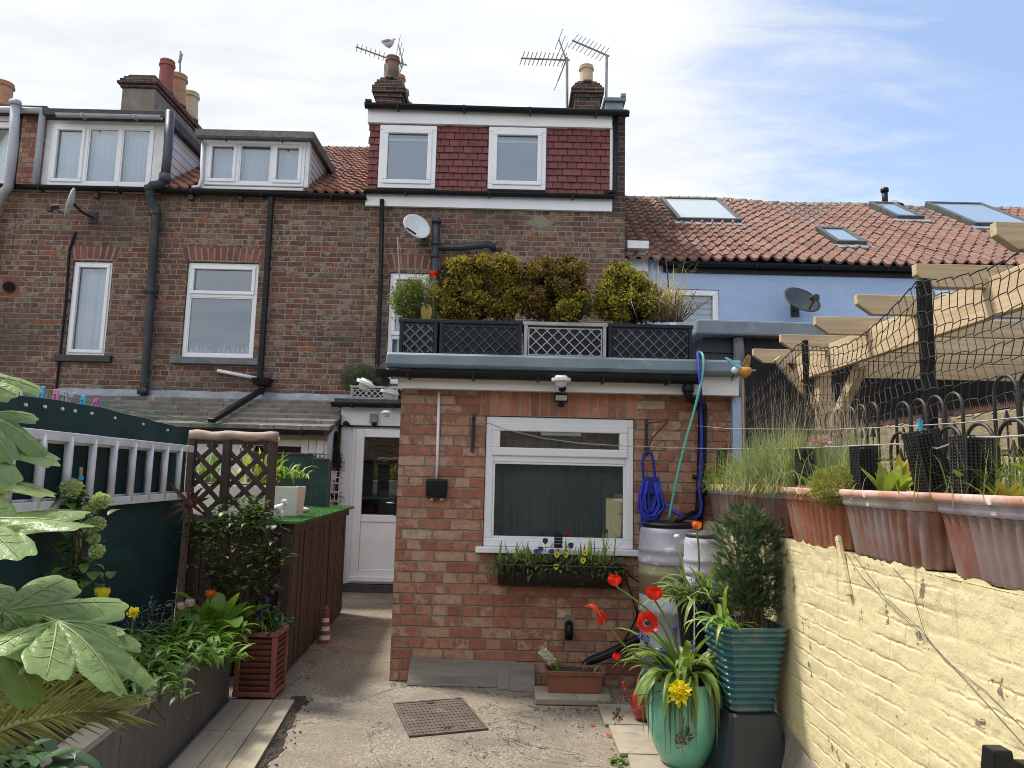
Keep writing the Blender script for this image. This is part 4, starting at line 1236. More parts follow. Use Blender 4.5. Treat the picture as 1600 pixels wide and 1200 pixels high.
MB().hexa([(c.x-.042,YE-.0885,c.z-.018),(c.x+.042,YE-.0885,c.z-.018),(c.x+.042,YE-.08,c.z-.018),(c.x-.042,YE-.08,c.z-.018),(c.x-.042,YE-.1025,c.z+.019),(c.x+.042,YE-.1025,c.z+.019),(c.x+.042,YE-.09,c.z+.019),(c.x-.042,YE-.09,c.z+.019)]).build('glass', mat('lamp_glass', (.5, .5, .47), (.4, .4, .38), .25, 30, bmp=0), t)
MB().ball((c.x, YE - .075, c.z - .05), .025, .025, .02, 12, 8).build('sensor', BLACK, t, smooth=True)
t = thing('floodlight', 'grey wall floodlight on the white porch fascia above the door', 'floodlight', A(584, 655, YD - .05))
c = A(584, 654, YD - .06)
MB().hexa([(c.x-.05,YD-.1,c.z-.05),(c.x+.05,YD-.1,c.z-.05),(c.x+.05,YD-.031,c.z-.05),(c.x-.05,YD-.031,c.z-.05),(c.x-.05,YD-.07,c.z+.06),(c.x+.05,YD-.07,c.z+.06),(c.x+.05,YD-.031,c.z+.06),(c.x-.05,YD-.031,c.z+.06)]).build('housing', mat('lamp_grey', (.2, .21, .22), None, .5), t, bevel=.006)
MB().ball((c.x + .01, YD - .07, c.z - .07), .035, .035, .026, 12, 8).build('sensor', BLACK, t, smooth=True)
t = thing('security_camera', 'small black cube camera on the porch fascia beside the lean-to roof', 'camera', A(541, 662, YD - .05))
c = A(541, 662, YD - .06)
MB().add([(c.x - .045, c.y - .03, c.z), (c.x, c.y - .04, c.z + .04), (c.x + .045, c.y - .03, c.z), (c.x, c.y - .04, c.z - .04), (c.x - .045, YD - .031, c.z), (c.x, YD - .031, c.z + .04), (c.x + .045, YD - .031, c.z), (c.x, YD - .031, c.z - .04)], [(0, 3, 2, 1), (4, 5, 6, 7), (0, 1, 5, 4), (1, 2, 6, 5), (2, 3, 7, 6), (3, 0, 4, 7)]).build('body', BLACK, t, bevel=.006)
MB().tube([(c.x, c.y - .034, c.z), (c.x, c.y - .046, c.z)], .016, 12).build('lens', mat('lens_glass', (.02, .02, .025), None, .1, bmp=0), t)

# ------------------------------------------------------------------ satellite dishes
def dish(c, r, face, m_, label, back=.1, lnb=True, wall=YF, armdir=None):
    """elliptical dish, its hollow side towards `face`"""
    c = V(c); face = V(face).normalized()
    t = thing('satellite_dish', label, 'satellite dish', c)
    s = face.cross(V((0, 0, 1))).normalized(); u = s.cross(face)
    mb = MB(); n = 32; K = 6
    def P(k, j, off): 
        a = 2 * math.pi * j / n; rr = k / K
        return c + (s * math.cos(a) * r * 1.08 + u * math.sin(a) * r * .98) * rr + face * (.16 * r * rr * rr * 1.2 - .02 + off)
    rings = [[P(k, j, .0) for j in range(n)] for k in (.05, 1, 2, 3, 4, 5, 6)]
    rings += [[P(k, j, -.012) for j in range(n)] for k in (6.05, 5, 4, 3, 2, 1, .05)]
    mb.loft(rings).build('reflector', m_, t, smooth=True)
    wp = V((c.x + .06, wall, c.z - .05))
    MB().tube([c - face * .03, (c + wp) / 2 + V((0, 0, -.03)), wp], .02, 8).box(wp.x - .06, wp.x + .06, wall - .02, wall, wp.z - .09, wp.z + .09).build('wall_bracket', IRON, t)
    if lnb:
        e = c + face * r * 1.0 - u * r * .72
        MB().bar(c - u * r * .85 + face * .03, e, .022, .022).build('arm', IRON, t)
        MB().tube([e, e + u * .05 - face * .09], [.028, .034], 12).box(e.x - .03, e.x + .03, e.y - .03, e.y + .03, e.z - .06, e.z + .01).build('receiver', IRON, t)
    return t
DISHW = mat('pale_dish_paint', (.70, .70, .68), (.62, .62, .6), .5, 4, bmp=.0005)
DISHR = mat('rusting_dish_paint', (.68, .67, .64), (.58, .57, .54), .55, 4, bmp=.001, c3=(.26, .12, .055), s3=5, t3=(.52, .58))
DISHB = mat('dark_grey_dish', (.055, .06, .068), (.04, .044, .05), .45, 4, bmp=.0004)
d = dish(A(651, 354, YF - .4), .19, (.55, -.78, .28), DISHW, 'pale grey satellite dish on the brick wall beside the slate-blue pipe', lnb=False)
q = A(651, 354, YF - .4)
MB().bar(A(635, 356, YF - .56), A(650, 366, YF - .5), .016, .02).build('arm', BLACK, d)
dish(A(111, 317, YF - .45), .21, (-.88, -.46, .2), DISHR, 'rust-patched white satellite dish seen edge-on near the narrow window')
dish(A(1252, 470, YB - .4), .255, (.22, -.78, .58), DISHB, 'dark grey satellite dish on the pale blue wall', wall=YB)

# ------------------------------------------------------------------ television aerials, mast, gull
ALU = mat('aerial_aluminium', (.30, .30, .31), (.22, .22, .23), .45, 8, bmp=0, metal=.6)
def aerial(base, top, boomA, boomB, n, ell, label, dirr, reflect=True):
    t = thing('tv_aerial', label, 'aerial', base)
    if base is not None and top is not None:
        MB().tube([base, top], .024, 8).build('mast', ALU, t)
    a, b = V(boomA), V(boomB)
    mb = MB().tube([a, b], .016, 6)
    mb.build('boom', ALU, t)
    dv = V(dirr).normalized()
    mb = MB()
    for i in range(n):
        p = a.lerp(b, (i + .3) / (n + .6))
        mb.tube([p - dv * ell, p + dv * ell], .0075, 5)
    mb.build('elements', ALU, t)
    if reflect:
        mb = MB(); p = a.lerp(b, .93); bd = (b - a).normalized()
        up = V((0, 0, 1))
        for s_ in (-1, 1):
            e = p + (bd * -.35 + up * s_ * 1.0).normalized() * .42
            mb.tube([p, e], .014, 6)
            for k in range(3):
                g_ = p.lerp(e, (k + 1) / 3); mb.tube([g_ - dv * .18, g_ + dv * .18], .006, 5)
        mb.build('reflector', ALU, t)
    return t
Ya = 12.4
aerial(A(886, 175, Ya), A(886, 90, Ya), A(814, 91, Ya), A(890, 94, Ya), 11, .12, 'television aerial with a level boom on the mast left of the cream chimney pot', (.35, -.6, .75))
aerial(A(947, 168, Ya), A(948, 86, Ya), A(894, 63, Ya), A(952, 88, Ya), 9, .2, 'television aerial sloping down to the right on the mast behind the grey parapet box', (.45, .3, .8), False)
aerial(A(600, 160, YC + 1.5), A(602, 100, YC + 1.5), A(556, 73, YC + 1.6), A(636, 102, YC + 1.6), 11, .08, 'tilted television aerial passing behind the gull chimney pot', (.25, -.4, .9))
t = thing('roof_mast', 'thin bare mast beside the three pots of the long rendered chimney', 'mast', A(279, 200, 13.8))
MB().tube([A(279, 200, 13.8), A(282, 80, 13.8)], .017, 6).build('pole', ALU, t)
MB().tube([A(280.5, 98, 13.8), A(283.5, 84, 13.8)], .03, 6).build('tip', ALU, t)
g = thing('seagull', 'grey and white gull standing on the sooty chimney pot', 'bird', A(609, 74, YC + .25))
zp = zt_gull = A(609, 74, YC + .25).z
c = V((A(608, 67, YC + .25).x, YC + .25, zp + .075))
gb = [(.004, -.15, .01), (.03, -.12, .01), (.062, -.05, -.004), (.074, .01, -.004), (.064, .06, .016), (.045, .09, .05), (.040, .10, .075), (.012, .115, .095)]
rings = [[(c.x + y_ * .85, c.y + rr * math.cos(a_), c.z + z_ + rr * math.sin(a_)) for a_ in [i * math.pi / 6 for i in range(12)]] for rr, y_, z_ in gb]
MB().loft(rings).build('body', mat('gull_white', (.72, .72, .71), (.6, .6, .6), .8, 6), g, smooth=True)
for s_ in (-1, 1):
    rings = [[(c.x + y_ * .85, c.y + s_ * off + .010 * math.cos(a_), c.z + z_ + hh * math.sin(a_)) for a_ in [i * math.pi / 4 for i in range(8)]] for y_, z_, hh, off in ((.06, .02, .014, .055), (.0, .016, .036, .072), (-.08, .016, .026, .058), (-.17, .03, .006, .02))]
    MB().loft(rings).build('wing', mat('gull_grey', (.32, .33, .35), (.25, .26, .28), .8, 6), g, smooth=True)
MB().tube([(c.x + .09, c.y - .01, c.z + .085), (c.x + .125, c.y - .012, c.z + .075)], [.010, .003], 6).build('beak', mat('beak_yellow', (.6, .42, .08), None, .5), g)
for s_ in (-1, 1):
    MB().tube([(c.x, c.y + s_ * .025, c.z - .06), (c.x + .005, c.y + s_ * .025, zp - .005)], .006, 5).build('leg', mat('gull_leg', (.5, .33, .28), None, .6), g)

# ------------------------------------------------------------------ trough planters on the flat roofs
PLB = mat('slate_blue_planter', (.022, .029, .039), (.016, .021, .03), .5, 4, bmp=.0006, spec=.25)
LATB = mat('slate_blue_moulding', (.11, .125, .145), (.075, .088, .105), .45, 6, bmp=.0004)
LATS = mat('silver_moulding', (.42, .42, .42), (.32, .32, .33), .5, 8, bmp=.0006)
LATM = mat('silver_edged_moulding', (.25, .265, .28), (.14, .15, .17), .5, 8, bmp=.0006)
def lattice_planter(x0, x1, y, depth, z0, z1, pitch, lat, label, rimm, lw=.007):
    t = thing('trough_planter', label, 'planter', ((x0 + x1) / 2, y + depth / 2, z0), 'lattice-fronted trough planters')
    b = .012
    mb = MB().hexa([(x0+b,y+b,z0),(x1-b,y+b,z0),(x1-b,y+depth-b,z0),(x0+b,y+depth-b,z0),(x0,y,z1-.03),(x1,y,z1-.03),(x1,y+depth,z1-.03),(x0,y+depth,z1-.03)])
    mb.build('body', PLB, t)
    mb = ring(x0 + .004, x1 - .004, y - .008, y + .010, z0 + .004, z1 - .0, .026)
    MB().box(x0 - .006, x1 + .006, y - .012, y + depth + .01, z1 - .029, z1).build('rim', rimm, t, bevel=.005)
    a0, a1, b0, b1 = x0 + .035, x1 - .035, z0 + .035, z1 - .045
    ring(a0, a1, y - .008, y + .012, b0, b1, .009, mb).build('front_border', rimm, t, bevel=.002)
    mb = MB()
    W, H = a1 - a0, b1 - b0
    for sgn in (1, -1):
        k = -H
        while k < W + H:
            # line x = k + s, z = s (or H - s)
            s0, s1 = max(0, -k), min(H, W - k)
            if s1 > s0 + .01:
                za, zb = (s0, s1) if sgn > 0 else (H - s0, H - s1)
                mb.bar((a0 + k + s0, y - .002 + (.001 if sgn > 0 else -.001), b0 + za), (a0 + k + s1, y - .002 + (.001 if sgn > 0 else -.001), b0 + zb), lw, .012, (0, 1, 0))
            k += pitch
    mb.build('lattice', lat, t)
    MB().box(x0 + .02, x1 - .02, y + .02, y + depth - .02, z1 - .035, z1 - .02 + .022).build('soil', SOIL, t)
    return t
YP = YE - .02
def pz(px, py): return A(px, py, YP).z
pzb, pzt = gzb - .01, pz(850, 503)
LPD = .32
lattice_planter(A(623, 530, YP).x, A(684, 530, YP).x, YP, LPD, pzb, pzt, .078, LATB, 'narrow square slate-blue lattice planter at the left end of the roof edge', PLB, .012)
lattice_planter(A(686, 530, YP).x, A(816, 530, YP).x, YP, LPD, pzb, pzt, .083, LATB, 'dark lattice planter on the roof edge under the big golden conifer', PLB, .0042)
lattice_planter(A(818, 530, YP).x, A(948, 530, YP).x, YP, LPD, pzb, pzt, .083, LATS, 'silver-latticed planter on the roof edge under the browning conifer', LATS)
lattice_planter(A(950, 530, YP).x, A(1082, 530, YP).x, YP, LPD, pzb, pzt, .083, LATM, 'dark lattice planter at the right end of the roof edge', PLB, .0042)
YQ = YD + .05
lattice_planter(A(547, 620, YQ).x, A(622, 620, YQ).x, YQ, .3, PZ + .07, A(580, 603, YQ).z, .075, LATS, 'silver-latticed planter on the small porch roof beside the brick corner', LATS, .012)

# ------------------------------------------------------------------ shrubs in the roof planters
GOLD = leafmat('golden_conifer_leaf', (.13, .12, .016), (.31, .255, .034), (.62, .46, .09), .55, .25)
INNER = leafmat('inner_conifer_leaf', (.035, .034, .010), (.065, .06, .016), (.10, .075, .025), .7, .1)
GOLDBR = leafmat('browning_conifer_leaf', (.10, .075, .02), (.24, .17, .04), (.46, .31, .09), .6, .2)
GREENC = leafmat('yellow_green_conifer_leaf', (.12, .13, .016), (.31, .29, .036), (.58, .47, .08), .55, .25)
TWIG = mat('brown_twig', (.12, .075, .05), (.07, .045, .03), .85, 12, bmp=.002)
STRAW = leafmat('straw', (.40, .32, .19), (.52, .43, .27), (.62, .54, .36), .7, .2)
def bush(px, Y, blobs_px, m_, label, n, L=.035, W=.018, seed=1, cat='shrub', name='conifer_shrub', group='clipped conifers on the flat roof', stems=9, lump=.3, foot=505, ry=.8, clump=None):
    clump = group is not None if clump is None else clump
    """blobs in photo pixels (cx, cy, rx, ry) standing in the plane Y"""
    r_ = random.Random(seed)
    t = thing(name, label, cat, A(px, foot, Y), group)
    bl = []
    for (cx_, cy_, rx, rz) in blobs_px:
        c = A(cx_, cy_, Y + r_.uniform(-.03, .03)); k = Y / F
        bl.append((c.x, c.y, c.z, rx * k, min(.24, rx * k * ry), rz * k))
    if clump:      # the clipped crown is made of many small tufts
        tl = []
        for q_ in bl:
            m_n = int(17 * (q_[3] + q_[5]) / .22)
            for _ in range(m_n):
                v_ = V((r_.gauss(0, 1), r_.gauss(0, 1) - .35, r_.gauss(0, 1))).normalized(); f_ = r_.uniform(.72, 1.0); s_ = r_.uniform(.030, .056)
                tl.append((q_[0] + v_.x * q_[3] * f_, q_[1] + v_.y * q_[4] * f_, q_[2] + v_.z * q_[5] * f_, s_ * 1.15, s_, s_))
        mb = cutleaves(MB(), tl, int(n * .85), L * .62, W * .9, r_, upb=.5, shell=.22, lump=.2, lfreq=3, seedv=seed)
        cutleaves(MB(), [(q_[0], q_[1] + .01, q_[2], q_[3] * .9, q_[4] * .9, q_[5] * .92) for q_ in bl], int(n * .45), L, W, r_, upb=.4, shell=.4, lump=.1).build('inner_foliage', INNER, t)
    else:
        mb = cutleaves(MB(), bl, n, L, W, r_, upb=.5, shell=.33, lump=lump, lfreq=3.2, seedv=seed)
    mb.build('foliage', m_, t)
    mb = MB(); b0 = A(px, foot, Y)
    for i in range(stems):
        q = r_.choice(bl); e = V((q[0] + r_.uniform(-.7, .7) * q[3], q[1] + r_.uniform(-.6, .6) * q[4], q[2] + r_.uniform(-.2, .8) * q[5]))
        p0_ = V((b0.x + r_.uniform(-.05, .05), b0.y + r_.uniform(-.03, .03), b0.z - .02))
        mb.tube([p0_, p0_.lerp(e, .5) + V((r_.uniform(-.03, .03), 0, .02)), e], [.012, .008, .003], 5)
    mb.build('stem', TWIG, t)
    return t
YBU = YP + .15
bush(735, YBU, [(716, 436, 38, 30), (742, 424, 30, 22), (705, 470, 28, 28), (745, 468, 40, 34), (722, 485, 40, 18)], GOLD, 'biggest golden clipped conifer at the left of the roof planters', 15000, seed=11)
bush(795, YBU, [(790, 428, 22, 26), (782, 470, 20, 32), (802, 455, 18, 40)], GOLD, 'narrow golden conifer pressed between its larger neighbours on the flat roof', 6500, seed=12)
bush(865, YBU, [(848, 425, 34, 24), (890, 425, 28, 24), (870, 458, 46, 34), (838, 478, 26, 24), (900, 455, 20, 26)], GOLDBR, 'browning clipped conifer in the middle of the roof planters', 13000, seed=13)
bush(898, YBU - .08, [(897, 480, 28, 19), (885, 490, 18, 11)], GREENC, 'small low golden-green conifer in front of the browning one', 3200, seed=14)
bush(985, YBU, [(966, 432, 22, 20), (950, 462, 20, 20), (990, 452, 28, 26), (985, 480, 52, 22), (1020, 468, 20, 24), (950, 485, 20, 14)], GREENC, 'golden-green clipped conifer at the right of the roof planters', 12000, seed=15)
# grass-like and dry plants beside them
r_ = random.Random(21)
def drygrass(px, Y, foot, n, h0, h1, spread, m_, label, droop=(.3, .9), width=.006, seed=3, name='ornamental_grass', cat='grass', group=None, lean=(0, 0), base=.05, segs=6, curl=0):
    r2 = random.Random(seed)
    b = A(px, foot, Y); t = thing(name, label, cat, b, group)
    mb = MB()
    for _ in range(n):
        a = r2.uniform(0, 2 * math.pi); s_ = abs(r2.gauss(0, spread))
        d = V((math.cos(a) * s_ + lean[0], math.sin(a) * s_ + lean[1], 1))
        p = b + V((r2.gauss(0, base), r2.gauss(0, base * .6), -.01))
        mb.leaf(p, d, r2.uniform(h0, h1), width * r2.uniform(.6, 1.3), r2.uniform(*droop), segs, .1, 'blade', curl=r2.gauss(0, curl))
    mb.build('blades', m_, t)
    return t
GRASSB = leafmat('blue_grey_grass', (.12, .155, .095), (.20, .235, .155), (.40, .35, .2), .6, .25)
drygrass(1035, YBU, 500, 230, .30, .62, .22, STRAW, 'clump of pale curling dry grass standing behind the right-hand conifer', (.5, 2.4), .011, 4, lean=(-.06, 0), base=.05, curl=2.2)
t = thing('dead_shrub', 'bare dead twigs in the right end of the roof planters', 'dead shrub', A(1060, 503, YBU))
mb = MB()
for i in range(34):
    b = A(1050 + r_.uniform(-16, 16), 503, YBU + r_.uniform(-.06, .06)); d = V((r_.gauss(.25, .5), r_.gauss(0, .3), 1)).normalized(); l = r_.uniform(.08, .30)
    e = b + d * l; mb.tube([b, b + d * l * .5 + V((r_.gauss(0, .01), 0, 0)), e], [.005, .004, .0015], 5)
    for k in range(2): mb.tube([b.lerp(e, .55 + .2 * k), b.lerp(e, .55 + .2 * k) + (d + V((r_.gauss(0, .7), r_.gauss(0, .5), 0))).normalized() * l * .35], [.0025, .001], 4)
mb.tube([A(1048, 503, YBU), A(1044, 440, YBU), A(1040, 402, YBU)], [.009, .007, .003], 6)
mb.build('twigs', TWIG, t)
SOFTG = leafmat('soft_green_needle', (.10, .15, .035), (.18, .23, .06), (.30, .32, .10), .5, .3)
t = bush(650, YBU, [(632, 470, 20, 26), (650, 460, 24, 22), (645, 488, 26, 14)], SOFTG, 'loose green heather-like shrub in the narrow square planter', 3400, .045, .009, 17, name='loose_shrub', group=None, lump=.5)
drygrass(662, YBU, 502, 70, .25, .6, .28, GRASSB, 'wispy blue-green grass in the narrow square planter', (.2, .9), .004, 6, base=.04)
t = thing('garden_cane', 'thin bleached cane leaning in the narrow square planter', 'cane', A(628, 503, YBU))
MB().tube([A(628, 503, YBU), A(621, 370, YBU)], .006, 6).build('cane', mat('bleached_cane', (.4, .35, .28), None, .8), t)
TUL = leafmat('tulip_leaf', (.14, .22, .06), (.21, .31, .085), (.29, .38, .13), .42, .38)
REDP = leafmat('red_petal', (.60, .012, .012), (.72, .022, .016), (.80, .05, .025), .4, .35)
ORANGEP = leafmat('orange_petal', (.75, .13, .02), (.82, .2, .03), (.85, .26, .05), .45, .35)
YELLP = leafmat('yellow_petal', (.80, .66, .02), (.84, .72, .03), (.86, .76, .1), .45, .35)
PINKP = leafmat('pale_pink_petal', (.62, .40, .46), (.72, .52, .56), (.78, .64, .62), .5, .35)
PURP = leafmat('violet_petal', (.06, .03, .16), (.10, .06, .28), (.14, .10, .4), .5, .25)
WHTP = leafmat('white_petal', (.72, .72, .66), (.78, .78, .74), (.82, .82, .8), .5, .3)
def tulip_head(mb, c, r, open_, rr, up=(0, 0, 1), n=6, hgt=1.8):
    """petals cupping round the flower axis"""
    up = V(up).normalized(); a0 = up.cross(V((.3, 1, .1))).normalized(); b0 = up.cross(a0)
    c = V(c)
    for i in range(n):
        t = 2 * math.pi * i / n + rr.uniform(-.1, .1)
        out = a0 * math.cos(t) + b0 * math.sin(t)
        base = len(mb.v); segs = 6
        sd = up.cross(out)
        for k in range(segs + 1):
            u = k / segs
            rad = r * ((.25 + .72 * math.sin(math.pi * (.12 + .62 * u))) * (1 if i % 2 else .9) + .75 * open_ * u * u)
            p = c + out * rad + up * r * hgt * (u * (1 - .25 * open_))
            w_ = r * .85 * math.sin(math.pi * (u * .86 + .10)) ** .7 + .001
            s2 = sd * w_
            inn = -out * w_ * .35
            for s_ in (-1, -.5, 0, .5, 1): mb.v.append(tuple(p + s2 * s_ + inn * s_ * s_))
        for k in range(segs):
            for q_ in range(4):
                i0 = base + k * 5 + q_; mb.f.append((i0, i0 + 1, i0 + 6, i0 + 5))
t = thing('red_tulip', 'single red tulip by the left of the golden conifer on the roof', 'flower', A(677, 500, YBU - .05))
mb = MB(); tulip_head(mb, A(677, 432, YBU - .05), .026, .5, r_); mb.build('petals', REDP, t, smooth=True)
MB().tube([A(677, 505, YBU - .05), A(677, 432, YBU - .05)], .005, 6).build('stalk', TUL, t)
t = thing('leafy_seedling', 'two yellowing broad leaves in the narrow square planter', 'plant', A(665, 503, YBU - .1))
YLF = leafmat('yellowing_leaf', (.3, .27, .05), (.42, .33, .07), None, .5, .3)
MB().leaf(A(664, 503, YBU - .1), (-.12, -.1, 1), .13, .05, -.1, 5, .2, 'oval', (0, -1, 0)).build('leaf', YLF, t)
MB().leaf(A(668, 503, YBU - .1), (.15, -.1, 1), .13, .045, -.1, 5, .2, 'oval', (0, -1, 0)).build('leaf', YLF, t)
# grey-green bush in the porch planter
bush(565, YQ + .15, [(560, 592, 28, 20), (585, 590, 18, 16), (548, 598, 12, 10)], leafmat('lavender_leaf', (.095, .125, .075), (.15, .185, .11), (.23, .25, .16), .6, .25), 'grey-green bushy lavender in the porch roof planter', 4200, .06, .010, 23, name='lavender_bush', group=None, foot=605, lump=.25)
# ------------------------------------------------------------------ left side of the yard
def fence_x(Y): return -1.97 - .063 * Y
NETG = mat('dark_green_netting', (.006, .040, .036), (.003, .024, .024), .75, 3, (1, 1, 3), bmp=.002, bscale=160, c3=(.010, .060, .053), s3=1.6, t3=(.5, .75))
WOODB = mat('dark_brown_stained_wood', (.055, .032, .024), (.034, .02, .016), .65, 5, (3, 3, .5), bmp=.003, bscale=50, c3=(.15, .11, .09), s3=6, t3=(.6, .78))
WOODG = mat('weathered_grey_board', (.235, .205, .18), (.15, .13, .115), .85, 4, (.6, 4, 6), bmp=.003, bscale=40)
LADM = mat('weathered_aluminium', (.70, .69, .67), (.56, .55, .53), .55, 7, bmp=.0008, bscale=30, c3=(.30, .28, .24), s3=6, t3=(.6, .75))
fe = thing('garden_fence', 'dark green netting fence along the left side of the yard, ladder hung on it', 'fence', (fence_x(3.4), 3.4, 0))
mb = MB(); ny_, nz__ = 90, 16
def fpt(i, j, o):
    y = .9 + (5.28 - .9) * i / ny_
    zt = 1.765 + .02 * math.sin(y * 1.9 + .6)
    z = zt * j / nz__
    x = fence_x(y) + o + .010 * math.sin(y * 13) * (.3 + .7 * j / nz__) + .014 * noise.noise((y * 2.2, z * 2.2, 1))
    return (x, y, z)
for o in (0, -.006):
    b = len(mb.v)
    for i in range(ny_ + 1):
        for j in range(nz__ + 1): mb.v.append(fpt(i, j, o))
    for i in range(ny_):
        for j in range(nz__):
            a = b + i * (nz__ + 1) + j
            mb.f.append((a, a + nz__ + 1, a + nz__ + 2, a + 1))
mb.build('netting', NETG, fe, smooth=True)
for y in (1.0, 2.4, 3.9, 5.26):
    MB().box(fence_x(y) - .08, fence_x(y) - .03, y - .03, y + .03, 0, 1.72).build('post', WOODB, fe)
for px in (41, 67, 94, 118, 141, 180, 223, 262):
    y = 1.97 / ((800 - px) / F - .063); q = fpt((y - .9) / 4.38 * ny_, nz__ - .35, .004)
    MB().tube([(q[0] - .004, q[1], q[2]), (q[0] + .006, q[1], q[2])], .008, 8).build('eyelet', WHITE_OLD, fe)
ld = thing('ladder', 'grey aluminium double ladder hung sideways on the green fence', 'ladder', (fence_x(3.8) + .07, 3.8, 1.3))
for k, (off, y0, y1, zt, zb) in enumerate(((.075, 1.5, 5.16, 1.605, 1.285), (.03, 1.5, 5.05, 1.59, 1.30))):
    for z in (zt, zb):
        mb = MB().bar((fence_x(y0) + off, y0, z), (fence_x(y1) + off, y1, z), .026 if k == 0 else .024, .045 if k == 0 else .035)
        mb.build('rail', LADM, ld, bevel=.004)
    n = 13
    for i in range(n):
        y = (4.94 if k == 0 else 4.80) - .232 * i
        x = fence_x(y) + off
        MB().tube([(x, y, zb - .005), (x, y, zt + .005)], .019, 10).build('rung', LADM, ld, smooth=True)
# clothes line with pegs
def proj(p):
    d = V(p) - CAM
    return 800 + F * d.dot(_rt) / d.dot(_fw), 600 - F * d.dot(_up) / d.dot(_fw)
c0, c1 = A(-40, 589, 4.1), A(350, 664, 6.6)
cl_t = thing('clothes_line', 'thin green washing line crossing above the green fence', 'washing line', c0)
lp = [c0.lerp(c1, i / 30) - V((0, 0, .02 * math.sin(math.pi * i / 30))) for i in range(31)]
MB().tube(lp, .0045, 6).build('line', mat('green_line', (.08, .32, .19), None, .6, bmp=0), cl_t)
pegc = {'blue': (.05, .42, .68), 'white': (.7, .7, .7), 'pink': (.75, .22, .45), 'grey': (.35, .36, .38), 'magenta': (.6, .12, .5)}
pegm = {k: mat(k + '_plastic', v_, None, .4, bmp=0) for k, v_ in pegc.items()}
for px, cn, tl, lab in ((12, 'blue', .35, 'blue clothes peg leaning at the left end of the washing line'), (31, 'white', 0, 'white clothes peg upright on the washing line'), (66, 'blue', .2, 'blue clothes peg between the white and the pink peg'),
                    (88, 'pink', 0, 'pale pink clothes peg on the washing line'), (102, 'grey', -.1, 'grey clothes peg hanging beside the pale pink peg'), (113, 'grey', .8, 'grey clothes peg tipped far over on the washing line'),
                    (131, 'blue', 0, 'blue clothes peg next to the magenta peg'), (150, 'magenta', .4, 'magenta clothes peg at the right end of the row')):
    best = min(range(301), key=lambda k: abs(proj(c0.lerp(c1, k / 300))[0] - px))
    q = c0.lerp(c1, best / 300) - V((0, 0, .02 * math.sin(math.pi * best / 300)))
    t = thing('clothes_peg', lab, 'clothes peg', q, 'pegs on the washing line')
    for s_ in (-1, 1):
        MB().bar((q.x + s_ * .006 + tl * .02, q.y, q.z + .034), (q.x + s_ * .016 - tl * .06, q.y, q.z - .065), .014, .014, (0, 1, 0)).build('prong', pegm[cn], t, bevel=.003)
    MB().tube([(q.x - .013, q.y, q.z + .006), (q.x + .013, q.y, q.z + .006)], .008, 8).build('spring', pegm[cn], t)

# trellis
YT = 5.45
tr = thing('trellis', 'dark brown lattice trellis topped by a pale split log', 'trellis', A(360, 790, YT))
tx0, tx1 = A(296, 760, YT).x, A(427, 760, YT).x
tzt, tzb = A(360, 688, YT).z, A(360, 806, YT).z
mxp = A(351, 760, YT).x
for x, w_ in ((tx0, .05), (mxp, .055), (tx1 - .02, .055)):
    MB().box(x - w_ / 2, x + w_ / 2, YT - .025, YT + .03, 0 if x != mxp else tzb - .04, tzt).build('post', WOODB, tr, bevel=.004)
MB().box(tx0 + .026, tx1 - .05, YT - .012, YT + .018, tzb - .06, tzb).build('rail', WOODB, tr)
MB().box(tx0 + .026, tx1 - .05, YT - .012, YT + .018, tzt - .03, tzt).build('rail', WOODB, tr)
for (a, b) in ((tx0 + .026, mxp - .028), (mxp + .028, tx1 - .048)):
    mb = MB(); W = b - a; H = tzt - tzb - .03
    for sgn in (1, -1):
        k = -H
        while k < W + H:
            s0, s1 = max(0, -k), min(H, W - k)
            if s1 > s0 + .02:
                za, zb = (s0, s1) if sgn > 0 else (H - s0, H - s1)
                mb.bar((a + k + s0, YT + sgn * .005, tzb + za), (a + k + s1, YT + sgn * .005, tzb + zb), .034, .009, (0, 1, 0))
            k += .152
    mb.build('lattice', WOODB, tr)
LOGM = mat('pale_split_log', (.42, .33, .27), (.26, .17, .13), .8, 5, (.5, 5, 5), bmp=.004, bscale=30)
pl_ = [(tx0 - .03 + (tx1 + .04 - tx0) * i / 12, YT - .005 + .006 * math.sin(i * 2.1), tzt + .03 + .006 * math.sin(i * 1.3)) for i in range(13)]
MB().tube(pl_, [.037 + .003 * math.sin(i * 1.7) for i in range(13)], 12).build('top_log', LOGM, tr, smooth=True)

# storage box with turf on top
BZ = 1.10
bs = thing('garden_store', 'dark brown slatted garden store with artificial grass on its top', 'garden store', (-1.9, 6.6, 0))
f0, f1 = V((-1.585, 5.48, 0)), V((-1.735, 8.0, 0))
L0 = -2.33
mb = MB(); n = 34
for i in range(n):
    a = f0.lerp(f1, i / n); b = f0.lerp(f1, (i + .86) / n)
    j = rnd.uniform(-.004, .004)
    mb.hexa([(a.x - .02, a.y, .03), (a.x + j, a.y, .03), (b.x + j, b.y, .03), (b.x - .02, b.y, .03), (a.x - .02, a.y, BZ - .08), (a.x + j, a.y, BZ - .08), (b.x + j, b.y, BZ - .08), (b.x - .02, b.y, BZ - .08)])
mb.build('slats', WOODB, bs)
MB().hexa([(L0, 5.51, 0), (-1.61, 5.51, 0), (-1.76, 8.0, 0), (L0, 8.0, 0), (L0, 5.51, BZ - .06), (-1.61, 5.51, BZ - .06), (-1.76, 8.0, BZ - .06), (L0, 8.0, BZ - .06)]).build('carcass', mat('black_brown_wood', (.02, .013, .011), None, .9), bs)
mb = MB(); x = L0
while x < -1.62:
    mb.box(x, min(x + .09, -1.615), 5.485, 5.508, .02, BZ - .08); x += .096
mb.build('front_boards', WOODB, bs, bevel=.003)
